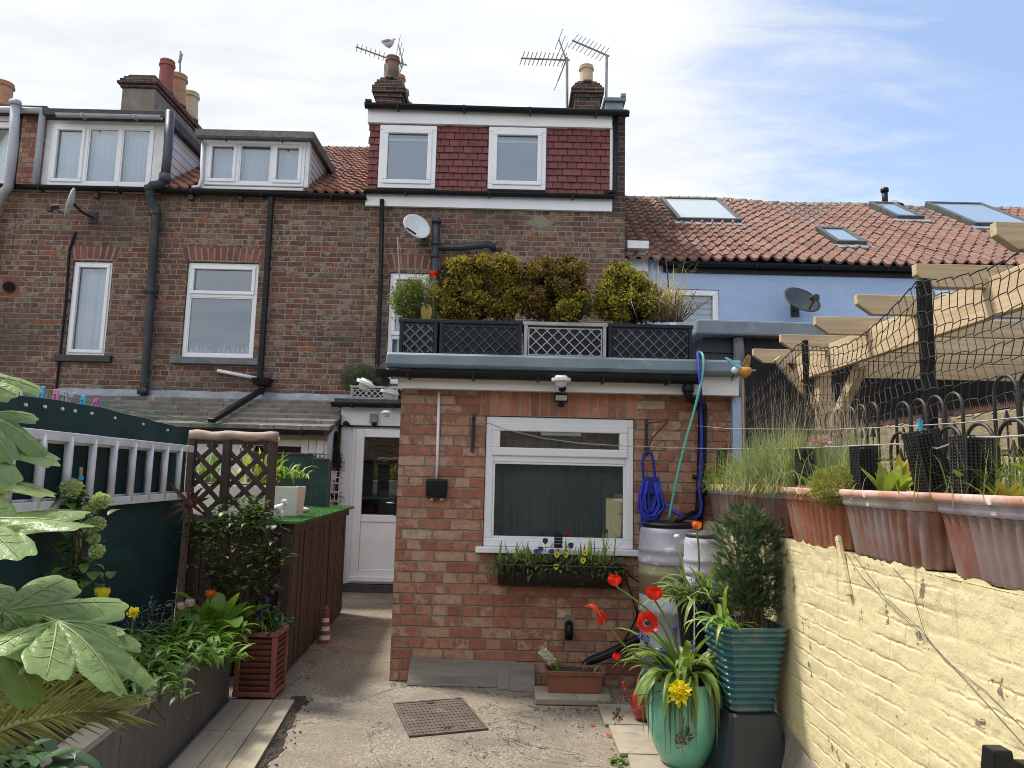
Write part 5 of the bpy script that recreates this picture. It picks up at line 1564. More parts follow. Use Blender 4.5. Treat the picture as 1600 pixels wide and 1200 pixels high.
MB().bar((f0.x, f0.y - .02, BZ - .045), (f1.x, f1.y, BZ - .045), .05, .07).box(L0, -1.60, 5.46, 5.484, BZ - .09, BZ - .02).build('top_rail', WOODB, bs, bevel=.004)
MB().box(-1.65, -1.57, 5.44, 5.4795, 0, BZ - .085).build('corner_post', WOODB, bs, bevel=.006)
TURF = mat('artificial_turf', (.05, .155, .045), (.035, .11, .03), .9, 12, bmp=.01, bscale=140)
mb = MB()
mb.hexa([(L0, 5.42, BZ - .012), (-1.51, 5.42, BZ - .012), (-1.67, 8.05, BZ - .012), (L0, 8.05, BZ - .012), (L0, 5.42, BZ + .008), (-1.51, 5.42, BZ + .008), (-1.67, 8.05, BZ + .008), (L0, 8.05, BZ + .008)])
base_t = mb.build('turf_mat', TURF, bs)
mb = MB(); r_ = random.Random(3)
for _ in range(9000):
    v = r_.random(); y = 5.43 + 2.6 * v; x = L0 + (-1.51 - .16 * v - L0) * r_.random()
    a = r_.uniform(0, 6.28); h = r_.uniform(.010, .022)
    mb.add([(x, y, BZ + .007), (x + .004 * math.cos(a), y + .004 * math.sin(a), BZ + .007), (x + r_.gauss(0, .006), y + r_.gauss(0, .006), BZ + .007 + h)], [(0, 1, 2)])
tp = mb.build('turf_pile', leafmat('turf_blade', (.06, .19, .05), (.09, .27, .07), (.16, .36, .13), .7, .2), bs)
tag(tp, kind='stuff')
# things standing on the turf
wt = thing('white_trough', 'long white trough of bulbs standing on the artificial grass behind the trellis', 'planter', A(385, 785, 5.9))
ya = 5.9
MB().hexa([(A(300, 780, ya).x, ya, BZ + .01), (A(464, 780, ya).x, ya, BZ + .01), (A(464, 780, ya).x, ya + .2, BZ + .01), (A(300, 780, ya).x, ya + .2, BZ + .01), (A(297, 745, ya).x, ya - .02, BZ + .25), (A(468, 745, ya).x, ya - .02, BZ + .25), (A(468, 745, ya).x, ya + .22, BZ + .25), (A(297, 745, ya).x, ya + .22, BZ + .25)]).build('body', mat('cream_white_plastic', (.72, .70, .64), (.62, .6, .54), .5, 4, bmp=.0006), wt, bevel=.01)
MB().box(A(300, 780, ya).x, A(462, 780, ya).x, ya, ya + .19, BZ + .24, BZ + .256).build('soil', SOIL, wt)
def strapplant(name, label, base, n, L, W, m_, seed, cat='plant', spread=.5, droop=(.3, 1.2), lean=(0, 0), bw=.05, shape='strap', group=None, extra=None, segs=6, up=1.0):
    r2 = random.Random(seed); base = V(base)
    t = thing(name, label, cat, base, group)
    mb = MB()
    for _ in range(n):
        d = V((r2.gauss(0, spread) + lean[0], r2.gauss(0, spread) + lean[1], up))
        p = base + V((r2.gauss(0, bw), r2.gauss(0, bw * .7), -.01))
        mb.leaf(p, d, r2.uniform(*L), W * r2.uniform(.7, 1.25), r2.uniform(*droop), segs, .3, shape, twist=r2.uniform(-.6, .6))
    mb.build('foliage', m_, t, smooth=True)
    return t
BULBL = leafmat('bulb_leaf', (.15, .26, .055), (.23, .36, .085), (.42, .47, .14), .45, .4)
strapplant('spring_bulb', 'leafy spring bulbs spilling over the right end of the white trough', A(449, 745, ya + .08), 46, (.10, .24), .022, BULBL, 31, spread=.55, bw=.07, droop=(.6, 2.2))
strapplant('spring_bulb', 'yellow-green spring bulb leaves glimpsed through the right half of the trellis', A(395, 752, ya + .08), 46, (.15, .34), .026, leafmat('yellow_bulb_leaf', (.22, .33, .05), (.42, .48, .08), (.62, .58, .14), .45, .35), 32, spread=.4, bw=.09)
strapplant('spring_bulb', 'green bulb leaves glimpsed through the left half of the trellis', A(322, 752, ya + .08), 36, (.15, .36), .026, BULBL, 33, spread=.35, bw=.07)
for px, py, lab in ((376, 700, 'pale pink tulip behind the top of the trellis'), (387, 722, 'pale pink tulip showing through a trellis diamond'), (431, 692, 'pale pink tulip peeping past the right trellis post')):
    t = thing('pink_tulip', lab, 'flower', A(px, 745, ya + .08), 'pale pink tulips behind the trellis')
    mb = MB(); tulip_head(mb, A(px, py, ya + .05), .03, .2, r_); mb.build('petals', PINKP, t, smooth=True)
    MB().tube([A(px + 3, 748, ya + .08), A(px, py, ya + .05)], .006, 6).build('stalk', TUL, t)
sh = thing('dog_figurine', 'small white dog ornament on the artificial grass beside the trellis post', 'ornament', A(436, 797, 5.6))
WH = mat('white_ceramic', (.72, .72, .72), (.62, .62, .62), .4, 10, bmp=.001)
zb_ = BZ + .01; c = V((A(437, 790, 5.6).x, 5.6, zb_))
rings = [[(c.x + y_ * .7, c.y + rr * math.cos(a_) + y_ * .2, c.z + z_ + rr * 1.1 * math.sin(a_)) for a_ in [i * math.pi / 6 for i in range(12)]] for rr, y_, z_ in ((.008, -.055, .075), (.026, -.045, .075), (.032, 0, .078), (.034, .03, .082), (.024, .05, .10), (.016, .05, .118))]
mb = MB().loft(rings)
for a_, b_ in ((-.03, -.018), (-.03, .018), (.025, -.018), (.025, .018)):
    mb.tube([(c.x + a_, c.y + b_, c.z + .07), (c.x + a_, c.y + b_, c.z)], [.013, .010], 8)
mb.build('body', WH, sh, smooth=True)
MB().ball((c.x + .035, c.y + .008, c.z + .128), .021, .02, .022).ball((c.x + .05, c.y + .004, c.z + .12), .012, .01, .010).tube([(c.x + .025, c.y - .015, c.z + .145), (c.x + .02, c.y - .022, c.z + .118)], [.006, .008], 6).tube([(c.x + .025, c.y + .028, c.z + .145), (c.x + .02, c.y + .034, c.z + .118)], [.006, .008], 6).build('head', WH, sh, smooth=True)
MB().tube([(c.x - .04, c.y, c.z + .085), (c.x - .055, c.y, c.z + .115)], [.008, .004], 6).build('tail', WH, sh, smooth=True)
st = thing('pebble', 'large smooth pale pebble on the artificial grass', 'stone', A(473, 790, 6.5))
mb = MB().ball((A(473, 788, 6.5).x, 6.5, BZ + .035), .065, .045, .028, 16, 10)
mb.v = [tuple(V(v) + V(v).normalized() * .006 * noise.noise(V(v) * 14)) for v in mb.v]
mb.build('stone', mat('pale_pebble', (.52, .50, .47), (.42, .40, .37), .7, 10, bmp=.0008), st, smooth=True)
for i, (p0, p1, zt, lab, Yp) in enumerate(((392, 487, 707, 'blue-green garden panel behind the white trough', 7.72), (487, 513, 716, 'narrow green garden panel with a scrolled wire top beside the potted conifer', 7.55))):
    t = thing('netting_screen', lab, 'screen', A((p0 + p1) / 2, 780, Yp))
    x0, x1 = A(p0, 740, Yp).x, A(p1, 740, Yp).x; z1 = A((p0 + p1) / 2, zt, Yp).z
    MB().box(x0 + .02, x1 - .002, Yp, Yp + .02, BZ - .5, z1 - .02).build('netting', NETG, t)
    MB().box(x0, x1, Yp - .01, Yp + .03, z1 - .0195, z1).box(x1 - .0015, x1 + .022, Yp - .012, Yp + .03, BZ - .6, z1 - .02).build('frame', IRON, t, bevel=.003)
    if i:
        mb = MB()
        for k in range(4):
            cx_ = x0 + (x1 - x0) * (k + .5) / 4 - .05
            mb.tube([(cx_ + .03 * math.cos(a_ / 3), Yp, z1 + .025 + .022 * math.sin(a_ / 3)) for a_ in range(20)], .004, 5)
        mb.tube([(x0 - .1, Yp, z1 + .045), (x1, Yp, z1 + .04)], .004, 5)
        mb.build('scroll', IRON, t)
# plants fixed to the porch side
CONI = leafmat('dark_conifer', (.018, .035, .016), (.03, .055, .02), (.06, .09, .035), .55, .15)
pc_ = thing('potted_conifer', 'small dark conifer in a wire holder on the white porch wall', 'potted plant', A(523, 740, YD - .12))
k = YD / F
mb = MB(); r2 = random.Random(4)
c = A(522, 712, YD - .12)
for i in range(9):
    f = i / 8; bl = [(c.x + .012 * math.sin(i), YD - .12, c.z - .16 + .40 * f, .10 * (1.05 - f) + .012, .09 * (1.05 - f) + .01, .045)]
    cutleaves(mb, bl, 260, .045, .009, r2, upb=1.0, shell=.5, lump=.4)
mb.build('foliage', CONI, pc_)
MB().tube([(c.x, YD - .12, c.z - .22), (c.x, YD - .12, c.z + .2)], [.01, .003], 6).build('stem', TWIG, pc_)
MB().lathe([(.04, -.30), (.055, -.2), (.06, -.2), (.06, -.19), (.05, -.19)], (c.x, YD - .12, c.z), 14).build('pot', WHITE_OLD, pc_)
mb = MB()
for z in (-.34, -.27, -.45, -.56): mb.tube([(c.x - .1, YD - .2, c.z + z), (c.x + .1, YD - .2, c.z + z), (c.x + .1, YD - .02, c.z + z), (c.x - .1, YD - .02, c.z + z), (c.x - .1, YD - .2, c.z + z)], .006, 5)
for x in (-.1, -.05, 0, .05, .1): mb.tube([(c.x + x, YD - .2, c.z - .34), (c.x + x, YD - .2, c.z - .27)], .004, 5).tube([(c.x + x, YD - .2, c.z - .56), (c.x + x, YD - .2, c.z - .45)], .004, 5)
mb.tube([(c.x - .1, YD - .015, c.z - .1), (c.x - .1, YD - .015, c.z - .62)], .006, 5)
mb.build('wire_holder', WHITE_OLD, pc_)
strapplant('trailing_plant', 'small trailing fern in the lower wire shelf beside the door', (c.x, YD - .12, c.z - .52), 30, (.08, .18), .018, CONI, 41, spread=.7, bw=.03, droop=(.6, 2), cat='plant')

# ------------------------------------------------------------------ raised bed
def bed_x(Y): return -1.285 - .0985 * Y
bd = thing('raised_bed', 'raised flower bed faced with grey wood-look tiles along the left fence', 'raised bed', (-1.75, 3.4, 0))
TILEG = mat('grey_wood_look_tile', (.105, .097, .092), (.075, .069, .066), .5, 4, (1, 5, 1), bmp=.0008, bscale=30, c3=(.17, .155, .145), s3=3, island=.14)
mb = MB(); y = 4.95; k = 0
while y > .9:
    ln = (.62, .98, .86)[k % 3] if k else .72
    y2 = y - ln
    for (z0, z1) in ((.004, .408),):
        mb.hexa([(bed_x(y2) - .02, y2 + .002, z0), (bed_x(y2), y2 + .002, z0), (bed_x(y), y - .002, z0), (bed_x(y) - .02, y - .002, z0), (bed_x(y2) - .02, y2 + .002, z1), (bed_x(y2), y2 + .002, z1), (bed_x(y), y - .002, z1), (bed_x(y) - .02, y - .002, z1)])
    y = y2; k += 1
mb.build('face_tiles', TILEG, bd)
MB().hexa([(-2.3, .9, 0), (bed_x(.9) - .022, .9, 0), (bed_x(4.95) - .022, 4.95, 0), (-2.3, 4.95, 0), (-2.3, .9, .37), (bed_x(.9) - .022, .9, .37), (bed_x(4.95) - .022, 4.95, .37), (-2.3, 4.95, .37)]).build('soil', SOIL, bd)
mb = MB(); y = 4.96; k = 0
while y > .9:
    y2 = y - .9
    mb.hexa([(bed_x(y2) - .115, y2 + .003, .372), (bed_x(y2) + .004, y2 + .003, .409), (bed_x(y) + .004, y, .409), (bed_x(y) - .115, y, .372), (bed_x(y2) - .115, y2 + .003, .42), (bed_x(y2) + .004, y2 + .003, .42), (bed_x(y) + .004, y, .42), (bed_x(y) - .115, y, .42)])
    y = y2
mb.build('coping', PLANKT, bd, bevel=.002)
EDGE = mat('metal_trim', (.4, .39, .38), None, .35, bmp=0, metal=.7)
MB().bar((bed_x(.9) + .006, .9, .412), (bed_x(4.95) + .006, 4.95, .412), .006, .02).build('edge_trim', EDGE, bd)
# louvred terracotta pot
TERRA = mat('terracotta', (.30, .098, .060), (.22, .072, .046), .8, 5, bmp=.002, c3=(.33, .19, .14), s3=4, t3=(.55, .75))
tp_ = thing('terracotta_pot', 'square louvred terracotta pot at the end of the raised bed', 'plant pot', (-1.62, 5.08, .02))
x0, x1, y0, y1, zz0, zz1 = -1.752, -1.487, 4.95, 5.22, .02, .425
mb = MB(); n = 9
mb.box(x0 + .02, x1 - .02, y0 + .02, y1 - .02, zz0, zz1 - .03)
mb.build('core', mat('dark_terracotta', (.05, .022, .016), None, .9), tp_)
mb = MB()
h = (zz1 - zz0 - .07) / n
for i in range(n):
    z = zz0 + .035 + i * h; o = .018
    mb.hexa([(x0 + .03, y0 + o, z + .002), (x1 - .03, y0 + o, z + .002), (x1 - .03, y0 + .03, z), (x0 + .03, y0 + .03, z), (x0 + .03, y0 + .001, z + h * .62), (x1 - .03, y0 + .001, z + h * .62), (x1 - .03, y0 + .03, z + h * .66), (x0 + .03, y0 + .03, z + h * .66)])
    mb.hexa([(x1 - .03, y0 + .03, z), (x1 - o, y0 + .03, z + .002), (x1 - o, y1 - .03, z + .002), (x1 - .03, y1 - .03, z), (x1 - .03, y0 + .03, z + h * .66), (x1 - .001, y0 + .03, z + h * .62), (x1 - .001, y1 - .03, z + h * .62), (x1 - .03, y1 - .03, z + h * .66)])
mb.build('slats', TERRA, tp_)
mb = MB()
for a in (x0, x1 - .032):
    for b in (y0, y1 - .032): mb.box(a, a + .032, b, b + .032, zz0 + .03, zz1 - .032)
mb.box(x0 - .003, x1 + .003, y0 - .003, y1 + .003, zz0, zz0 + .03)
ring(x0 - .006, x1 + .006, 0, 0.1, 0, 1, .01)
for (a, b, c_, d_) in ((x0 - .006, x1 + .006, y0 - .006, y0 + .03), (x0 - .006, x1 + .006, y1 - .03, y1 + .006), (x0 - .006, x0 + .03, y0 + .03, y1 - .03), (x1 - .03, x1 + .006, y0 + .03, y1 - .03)): mb.box(a, b, c_, d_, zz1 - .031, zz1)
mb.build('frame', TERRA, tp_, bevel=.005)
MB().box(x0 + .031, x1 - .031, y0 + .031, y1 - .031, zz1 - .03, zz1 - .012).build('soil', SOIL, tp_)

# ------------------------------------------------------------------ planting on the left
LEAFG = leafmat('mid_green_leaf', (.075, .15, .03), (.12, .22, .045), (.20, .30, .08), .42, .3)
LEAFB = leafmat('bright_green_leaf', (.12, .24, .03), (.18, .33, .05), (.27, .42, .09), .38, .4)
LEAFD = leafmat('dark_green_leaf', (.020, .045, .014), (.035, .07, .02), (.07, .12, .03), .42, .2)
LEAFGR = leafmat('silver_grey_leaf', (.06, .085, .07), (.10, .13, .11), (.17, .20, .17), .6, .2)
def leafy(name, label, base, n, L, W, m_, seed, cat='plant', spread=.6, droop=(.4, 1.4), shape='oval', stem=(.05, .25), bw=.06, lean=(0, 0), per=5, group=None):
    """upright stems carrying leaves in whorls"""
    r2 = random.Random(seed); base = V(base); t = thing(name, label, cat, base, group)
    mb = MB()
    for _ in range(n):
        d = V((r2.gauss(0, spread * .7) + lean[0], r2.gauss(0, spread * .7) + lean[1], 1)).normalized()
        p = base + V((r2.gauss(0, bw), r2.gauss(0, bw), -.01)); h = r2.uniform(*stem)
        e = p + d * h
        mb.tube([p, p.lerp(e, .5) + V((r2.gauss(0, .005), r2.gauss(0, .005), 0)), e], [.004, .003, .002], 5)
        for k in range(per):
            a = 2.4 * k + r2.uniform(-.4, .4); q = p.lerp(e, .45 + .55 * (k + 1) / per)
            mb.leaf(q, (math.cos(a) * .9 + d.x, math.sin(a) * .9 + d.y, r2.uniform(.1, .8)), L * r2.uniform(.6, 1.2), W * r2.uniform(.7, 1.2), r2.uniform(*droop), 4, .25, shape)
    mb.build('foliage', m_, t, smooth=True)
    return t
# guelder rose with pompom flowers
vb = thing('snowball_bush', 'young snowball bush with round pale green flower heads against the green fence', 'shrub', A(118, 930, 3.55))
YV = 3.55; kV = YV / F
r_ = random.Random(50); mb = MB()
bl = [(*A(a, b, YV + dz_), rx * kV, .07, rz * kV) for a, b, rx, rz, dz_ in ((112, 775, 22, 16, 0), (135, 790, 24, 24, .02), (118, 815, 24, 20, -.02), (120, 850, 26, 24, 0), (125, 885, 22, 20, 0), (138, 905, 18, 20, 0), (105, 905, 18, 20, .02))]
for b in bl:
    for _ in range(26):
        q = V((r_.gauss(0, .6) * b[3], r_.gauss(0, .6) * b[4], r_.gauss(0, .6) * b[5])) + V(b[:3])
        a = r_.uniform(0, 6.28)
        mb.leaf(q, (math.cos(a), math.sin(a) - .3, r_.uniform(-.2, .5)), r_.uniform(.04, .075), r_.uniform(.035, .055), r_.uniform(.3, 1.2), 4, .25, 'oval')
mb.build('foliage', LEAFG, vb, smooth=True)
mb = MB()
for p in ([(112, 935), (116, 860), (108, 790), (112, 765)], [(125, 935), (125, 870), (140, 810), (154, 785)], [(118, 935), (130, 860), (145, 840)]):
    mb.tube([A(*q, YV) for q in p], .005, 6)
mb.build('stem', TWIG, vb)
POM = leafmat('pale_green_floret', (.36, .46, .18), (.52, .60, .28), (.66, .70, .42), .6, .3)
for a, b, rad in ((112, 763, 14), (157, 782, 11.5), (138, 798, 8), (143, 822, 11), (153, 818, 9), (147, 842, 6.5), (151, 861, 10)):
    mb = cutleaves(MB(), [(*A(a, b, YV - .06), rad * kV, rad * kV, rad * kV * .9)], 420, .012, .012, r_, upb=0, shell=.12, lump=.12)
    mb.ball(A(a, b, YV - .06), rad * kV * .8)
    mb.build('flower_head', POM, vb)
cn = thing('garden_cane', 'pair of bamboo canes bound with blue tape beside the snowball bush', 'cane', A(112, 940, YV + .06))
CANE = mat('bamboo', (.42, .30, .14), (.32, .22, .1), .6, 6, (1, 1, 8), bmp=.001)
MB().tube([A(112, 940, YV + .05), A(127, 730, YV + .05)], .008, 8).build('cane', CANE, cn); MB().tube([A(124, 940, YV + .07), A(126, 735, YV + .075)], .007, 8).build('cane', CANE, cn)
MB().tube([A(126, 750, YV + .05), A(127, 744, YV + .05)], .012, 8).build('tape', pegm['blue'], cn)
# fatsia
FATS = leafmat('glossy_fatsia_leaf', (.19, .29, .095), (.23, .335, .12), (.31, .40, .16), .40, .32)
def _fats():      # quilted between the veins, yellowing in places
    n_ = FATS.node_tree; b_ = [q for q in n_.nodes if q.type == 'BSDF_PRINCIPLED'][0]; co = objco(n_)
    bump(n_, b_, mth(n_, 'ADD', noi(n_, co, 24, 4, .6), mth(n_, 'MULTIPLY', noi(n_, co, 90, 3), .2)), .006)
    old = b_.inputs['Base Color'].links[0].from_socket
    n_.links.new(mixc(n_, mapr(n_, noi(n_, co, 7, 6, .65, .3), .56, .72, 0, .7), old, (.36, .38, .09)), b_.inputs['Base Color'])
_fats()
FVEIN = leafmat('pale_vein', (.36, .45, .20), (.42, .50, .24), None, .45, .25)
fa = thing('fatsia', 'big glossy fatsia with hand-shaped leaves at the left edge of the picture', 'shrub', (-1.36, 1.62, 0))
MB().lathe([(.14, 0), (.19, .3), (.205, .3), (.205, .34), (.17, .34), (.16, .30)], (-1.40, 1.45, 0), 24).build('pot', TERRA, fa, smooth=False)
def palmate(c, tip, nrm, Rr, lobes, seed, wave=.03, droop=.35, span=295, cut=.60):
    r2 = random.Random(seed); c = V(c)
    d = (V(tip) - c).normalized() if not isinstance(tip, tuple) or len(tip) == 3 else V(tip)
    n_ = V(nrm); n_ = (n_ - d * n_.dot(d)).normalized(); s_ = n_.cross(d)
    K = 12; M_ = lobes * 26
    scl = [1.0 - .42 * abs((k - (lobes - 1) / 2) / ((lobes - 1) / 2)) ** 1.5 + r2.uniform(-.06, .06) for k in range(lobes)]
    def surf(th, rf):
        lob = (th / R(span) + .5) * lobes - .5
        k = min(lobes - 1, max(0, int(round(lob)))); ph = lob - k
        a_ = min(1, abs(ph) * 2)
        rad = Rr * scl[k] * (cut + (1 - cut) * max(0, 1 - a_ ** 2.6) ** .8)
        ser = 1 + .022 * rf * math.sin(ph * 26 + k) * (1 if a_ < .95 else 0)
        rr = rad * rf * ser
        z = -droop * (rr / Rr) ** 2 * Rr * (1 + .35 * math.sin(k * 2.3 + seed)) - .20 * Rr * rf * (a_ ** 1.6) * (.25 if rf < .4 else .35) + wave * Rr * math.sin(th * 7 + seed) * rf
        z += .022 * Rr * math.sin(rf * 22) * a_ * (1 - .4 * a_)
        tt = th * (1.0 - .0 * rf)
        return c + d * (rr * math.cos(tt)) + s_ * (rr * math.sin(tt)) + n_ * z
    mb = MB()
    for i in range(M_ + 1):
        th = R(span) * (i / M_ - .5)
        for j in range(K + 1): mb.v.append(tuple(surf(th, max(.01, j / K))))
    for i in range(M_):
        for j in range(K):
            a = i * (K + 1) + j; mb.f.append((a, a + 1, a + K + 2, a + K + 1))
    mv = MB()
    for k in range(lobes):
        th = R(span) * ((k + .5) / lobes - .5)
        pts = [surf(th, .02 + .94 * j / 10) + n_ * .0012 for j in range(11)]
        mv.tube(pts, [.0026 * (1 - .8 * j / 10) for j in range(11)], 5)
        for q_ in (.28, .42, .56, .7):
            for sg in (-1, 1):
                dth = sg * R(span) / lobes * .32
                mv.tube([surf(th, q_) + n_ * .001, surf(th + dth * .5, q_ + .07) + n_ * .001, surf(th + dth, q_ + .16) + n_ * .001], [.0009, .0007, .0004], 4)
    return mb, mv
for (c_, tip, nrm, Rr, lb, sd_, dr_, base_) in (
        (A(5, 955, 1.62), A(170, 930, 1.78), (.05, -.36, .93), .26, 7, 1, .10, (-1.36, 1.5, .5)),
        (A(88, 972, 1.52), A(268, 1010, 1.62), (-.10, -.14, .98), .235, 7, 2, .34, (-1.38, 1.5, .45)),
        (A(-45, 815, 1.60), A(110, 795, 1.62), (.1, -.15, .98), .24, 7, 3, .22, (-1.4, 1.5, .6)),
        (A(-70, 745, 1.66), A(52, 738, 1.70), (-.1, -.3, .95), .20, 7, 4, .45, (-1.4, 1.5, .65)),
        (A(-80, 690, 1.7), A(40, 668, 1.74), (-.1, -.45, .9), .19, 7, 5, .6, (-1.4, 1.5, .7)),
        (A(-60, 590, 1.75), A(30, 570, 1.8), (-.1, -.6, .8), .15, 7, 6, .5, (-1.4, 1.5, .8)),
        (A(-30, 650, 1.7), A(36, 655, 1.72), (-.3, -.6, .7), .13, 7, 8, .7, (-1.4, 1.5, .75)),
        (A(-40, 985, 1.52), A(55, 1015, 1.5), (-.1, -.2, .95), .17, 7, 7, .55, (-1.38, 1.5, .4))):
    mb, mv = palmate(c_, tip, nrm, Rr, lb, sd_, droop=dr_)
    lf = mb.build('leaf', FATS, fa, smooth=True); mv.build('vein', FVEIN, lf, smooth=True)
    b_ = V(base_); m_ = b_.lerp(c_, .55) + V((0, 0, -.04))
    MB().tube([V((-1.40, 1.45, .30)), b_, m_, c_], [.009, .007, .006, .005], 7).build('leaf_stalk', FVEIN, fa, smooth=True)
# palm frond and the broad-leaved plant under it
pm = thing('palm', 'spiky palm fronds spreading over the raised bed below the fatsia', 'palm', A(-60, 1170, 1.9))
PALML = leafmat('olive_palm_leaflet', (.16, .18, .06), (.22, .23, .08), (.33, .31, .15), .5, .25)
r_ = random.Random(61); YPm = 1.95
def frond(pts, n, L0, seed, sp=.9):
    r2 = random.Random(seed); mb = MB(); P = [A(*p) for p in pts]
    for i in range(n):
        f = i / (n - 1); seg = min(len(P) - 2, int(f * (len(P) - 1))); u = f * (len(P) - 1) - seg
        p = P[seg].lerp(P[seg + 1], u); ax = (P[seg + 1] - P[seg]).normalized()
        for sg in (-1, 1):
            ang = sp * (1.15 - .75 * f)
            sd = V((0, -.35, 1)) * sg
            d = (ax * math.cos(ang) + sd.normalized() * math.sin(ang) + V((r2.gauss(0, .05), r2.gauss(0, .12), r2.gauss(0, .05)))).normalized()
            mb.leaf(p, d, L0 * r2.uniform(.8, 1.1) * (1 - .25 * f), .011, r2.uniform(.0, .25), 5, .5, 'blade', up=(0, -1, .3))
    return mb, P
for k, (pts, n, L0, sp) in enumerate((([(-50, 1130, 1.9), (40, 1098, 1.95), (110, 1085, 1.98), (158, 1078, 2.0)], 26, .17, .95), ([(-60, 1090, 1.85), (20, 1055, 1.9), (70, 1040, 1.95)], 20, .17, 1.1), ([(-60, 1160, 1.8), (30, 1128, 1.85), (120, 1110, 1.9), (175, 1112, 1.92)], 26, .15, .85))):
    mb, P = frond(pts, n, L0, 60 + k, sp)
    MB().tube(P, [.008, .006, .004, .003][:len(P)], 6).build('frond_rib', FVEIN, pm)
    mb.build('frond', PALML, pm)
MB().tube([V((A(-60, 1170, 1.9).x, 1.9, .37)), A(-60, 1120, 1.88)], [.03, .012], 8).build('stem', TWIG, pm)
leafy('broad_leaved_plant', 'broad blue-green leaves at the bottom left corner beneath the palm', (-1.60, 2.5, .38), 34, .15, .06, leafmat('blue_green_leaf', (.05, .115, .05), (.075, .16, .07), (.12, .2, .1), .4, .25), 66, spread=.7, bw=.08, stem=(.05, .24), per=6, lean=(.2, -.1))
# rusty metal flower on a rod
RUST = mat('rust', (.14, .055, .03), (.09, .04, .028), .85, 14, bmp=.002)
rf = thing('metal_flower', 'rusty metal flower ornament on a thin rod beside the trellis', 'garden ornament', A(284, 955, 4.95))
fc = A(297, 787, 4.95)
MB().tube([A(284, 960, 4.95), A(297, 790, 4.95)], .006, 6).build('rod', RUST, rf)
MB().ball(fc, .03, .03, .03, 14, 9).build('centre', RUST, rf, smooth=True)
for i in range(9):
    a = i * 2 * math.pi / 9 + .3
    mb = MB().leaf(fc, (math.cos(a), -.35, math.sin(a)), .17 + .03 * math.sin(i * 2.7), .026, .5 * math.sin(i * 1.9), 6, .3, 'lance', (0, -1, 0), twist=.8)
    mb.build('petal', RUST, rf, smooth=True)
# climber on the trellis foot
r_ = random.Random(70)
cb_ = thing('climbing_shrub', 'sprawling dark-leaved climber growing over the foot of the trellis', 'shrub', A(350, 960, 5.15))
mb = MB(); k = 5.1 / F
bl = [(*A(a, b, 5.12 + dz_), rx * k, .10, rz * k) for a, b, rx, rz, dz_ in ((320, 825, 34, 24, 0), (360, 815, 40, 22, 0), (405, 820, 30, 26, -.05), (330, 870, 40, 28, .03), (390, 860, 40, 30, -.03), (425, 870, 20, 24, -.08), (350, 905, 34, 24, 0), (405, 905, 28, 26, -.05), (395, 795, 26, 16, 0))]
for b in bl:
    for _ in range(85):
        q = V((r_.gauss(0, .55) * b[3], r_.gauss(0, .5) * b[4], r_.gauss(0, .55) * b[5])) + V(b[:3])
        a = r_.uniform(0, 6.28)
        mb.leaf(q, (math.cos(a), math.sin(a) - .2, r_.uniform(-.2, .7)), r_.uniform(.035, .075), r_.uniform(.022, .042), r_.uniform(.2, 1.2), 4, .25, 'oval')
mb.build('foliage', leafmat('climber_leaf', (.035, .065, .02), (.075, .125, .03), (.22, .30, .08), .4, .3), cb_, smooth=True)
mb = MB()
for i in range(26):
    a0 = A(r_.uniform(320, 400), 960, 5.15); a1 = A(r_.uniform(285, 440), r_.uniform(800, 920), 5.15 + r_.uniform(-.15, .1))
    mb.tube([a0, a0.lerp(a1, .5) + V((r_.gauss(0, .05), r_.gauss(0, .03), .03)), a1], [.005, .004, .002], 5)
mb.build('stem', TWIG, cb_)
# bed plants
def bedp(px, py, z=.40): return AZ(px, py, z)
def bedat(px, Y): return V((A(px, 960, Y).x, Y, .375))
leafy('grey_leaved_shrub', 'dusty grey-leaved shrub against the dark lower fence', bedat(205, 4.3), 34, .055, .016, LEAFGR, 71, spread=.35, stem=(.15, .40), bw=.08, shape='lance', per=12)
leafy('euphorbia', 'green whorled euphorbia in the middle of the raised bed', bedat(285, 4.35), 44, .12, .03, LEAFB, 72, spread=.55, stem=(.08, .26), bw=.16, shape='lance', per=9)
leafy('euphorbia', 'green lance-leaved euphorbia just right of the fatsia leaf tips', bedat(250, 4.0), 34, .12, .03, LEAFB, 73, spread=.55, stem=(.08, .25), bw=.13, shape='lance', per=9)
leafy('wallflower', 'yellow-flowered wallflower partly hidden by the fatsia', bedat(190, 3.6), 30, .10, .024, LEAFG, 74, spread=.5, stem=(.12, .32), bw=.14, shape='lance', per=9)
t = thing('yellow_tulip', 'yellow tulip between the fatsia and the grey-leaved shrub', 'flower', bedat(158, 3.5))
mb = MB(); tulip_head(mb, A(159, 934, 3.45), .028, .6, r_); mb.build('petals', YELLP, t, smooth=True); MB().tube([bedat(158, 3.5), A(159, 934, 3.45)], .006, 6).build('stalk', TUL, t)
for i, (px, py, lab) in enumerate(((208, 958, 'small yellow wallflower head above the fatsia leaf'), (80, 1042, 'orange-yellow flower glowing behind the palm leaflets'), (195, 1042, 'yellow flower beneath the right fatsia leaf tip'))):
    t = thing('yellow_flower', lab, 'flower', bedat(px, 3.5), 'small yellow bedding flowers')
    c_ = A(px, py, 3.35)
    cutleaves(MB(), [(*c_, .016, .016, .014)], 40, .022, .018, r_, shell=.3).build('petals', YELLP, t); MB().tube([(c_.x, c_.y, .375), c_], .003, 5).build('stalk', TUL, t)
t = strapplant('orange_tulip', 'orange tulip standing in the raised bed near the terracotta pot', bedat(330, 4.8), 6, (.12, .22), .045, TUL, 75, spread=.35, bw=.02, droop=(.2, .8), shape='lance', cat='flower')
mb = MB(); tulip_head(mb, A(328, 935, 4.75), .03, .25, r_); mb.build('petals', ORANGEP, t, smooth=True); MB().tube([bedat(330, 4.8), A(328, 935, 4.75)], .006, 6).build('stalk', TUL, t)
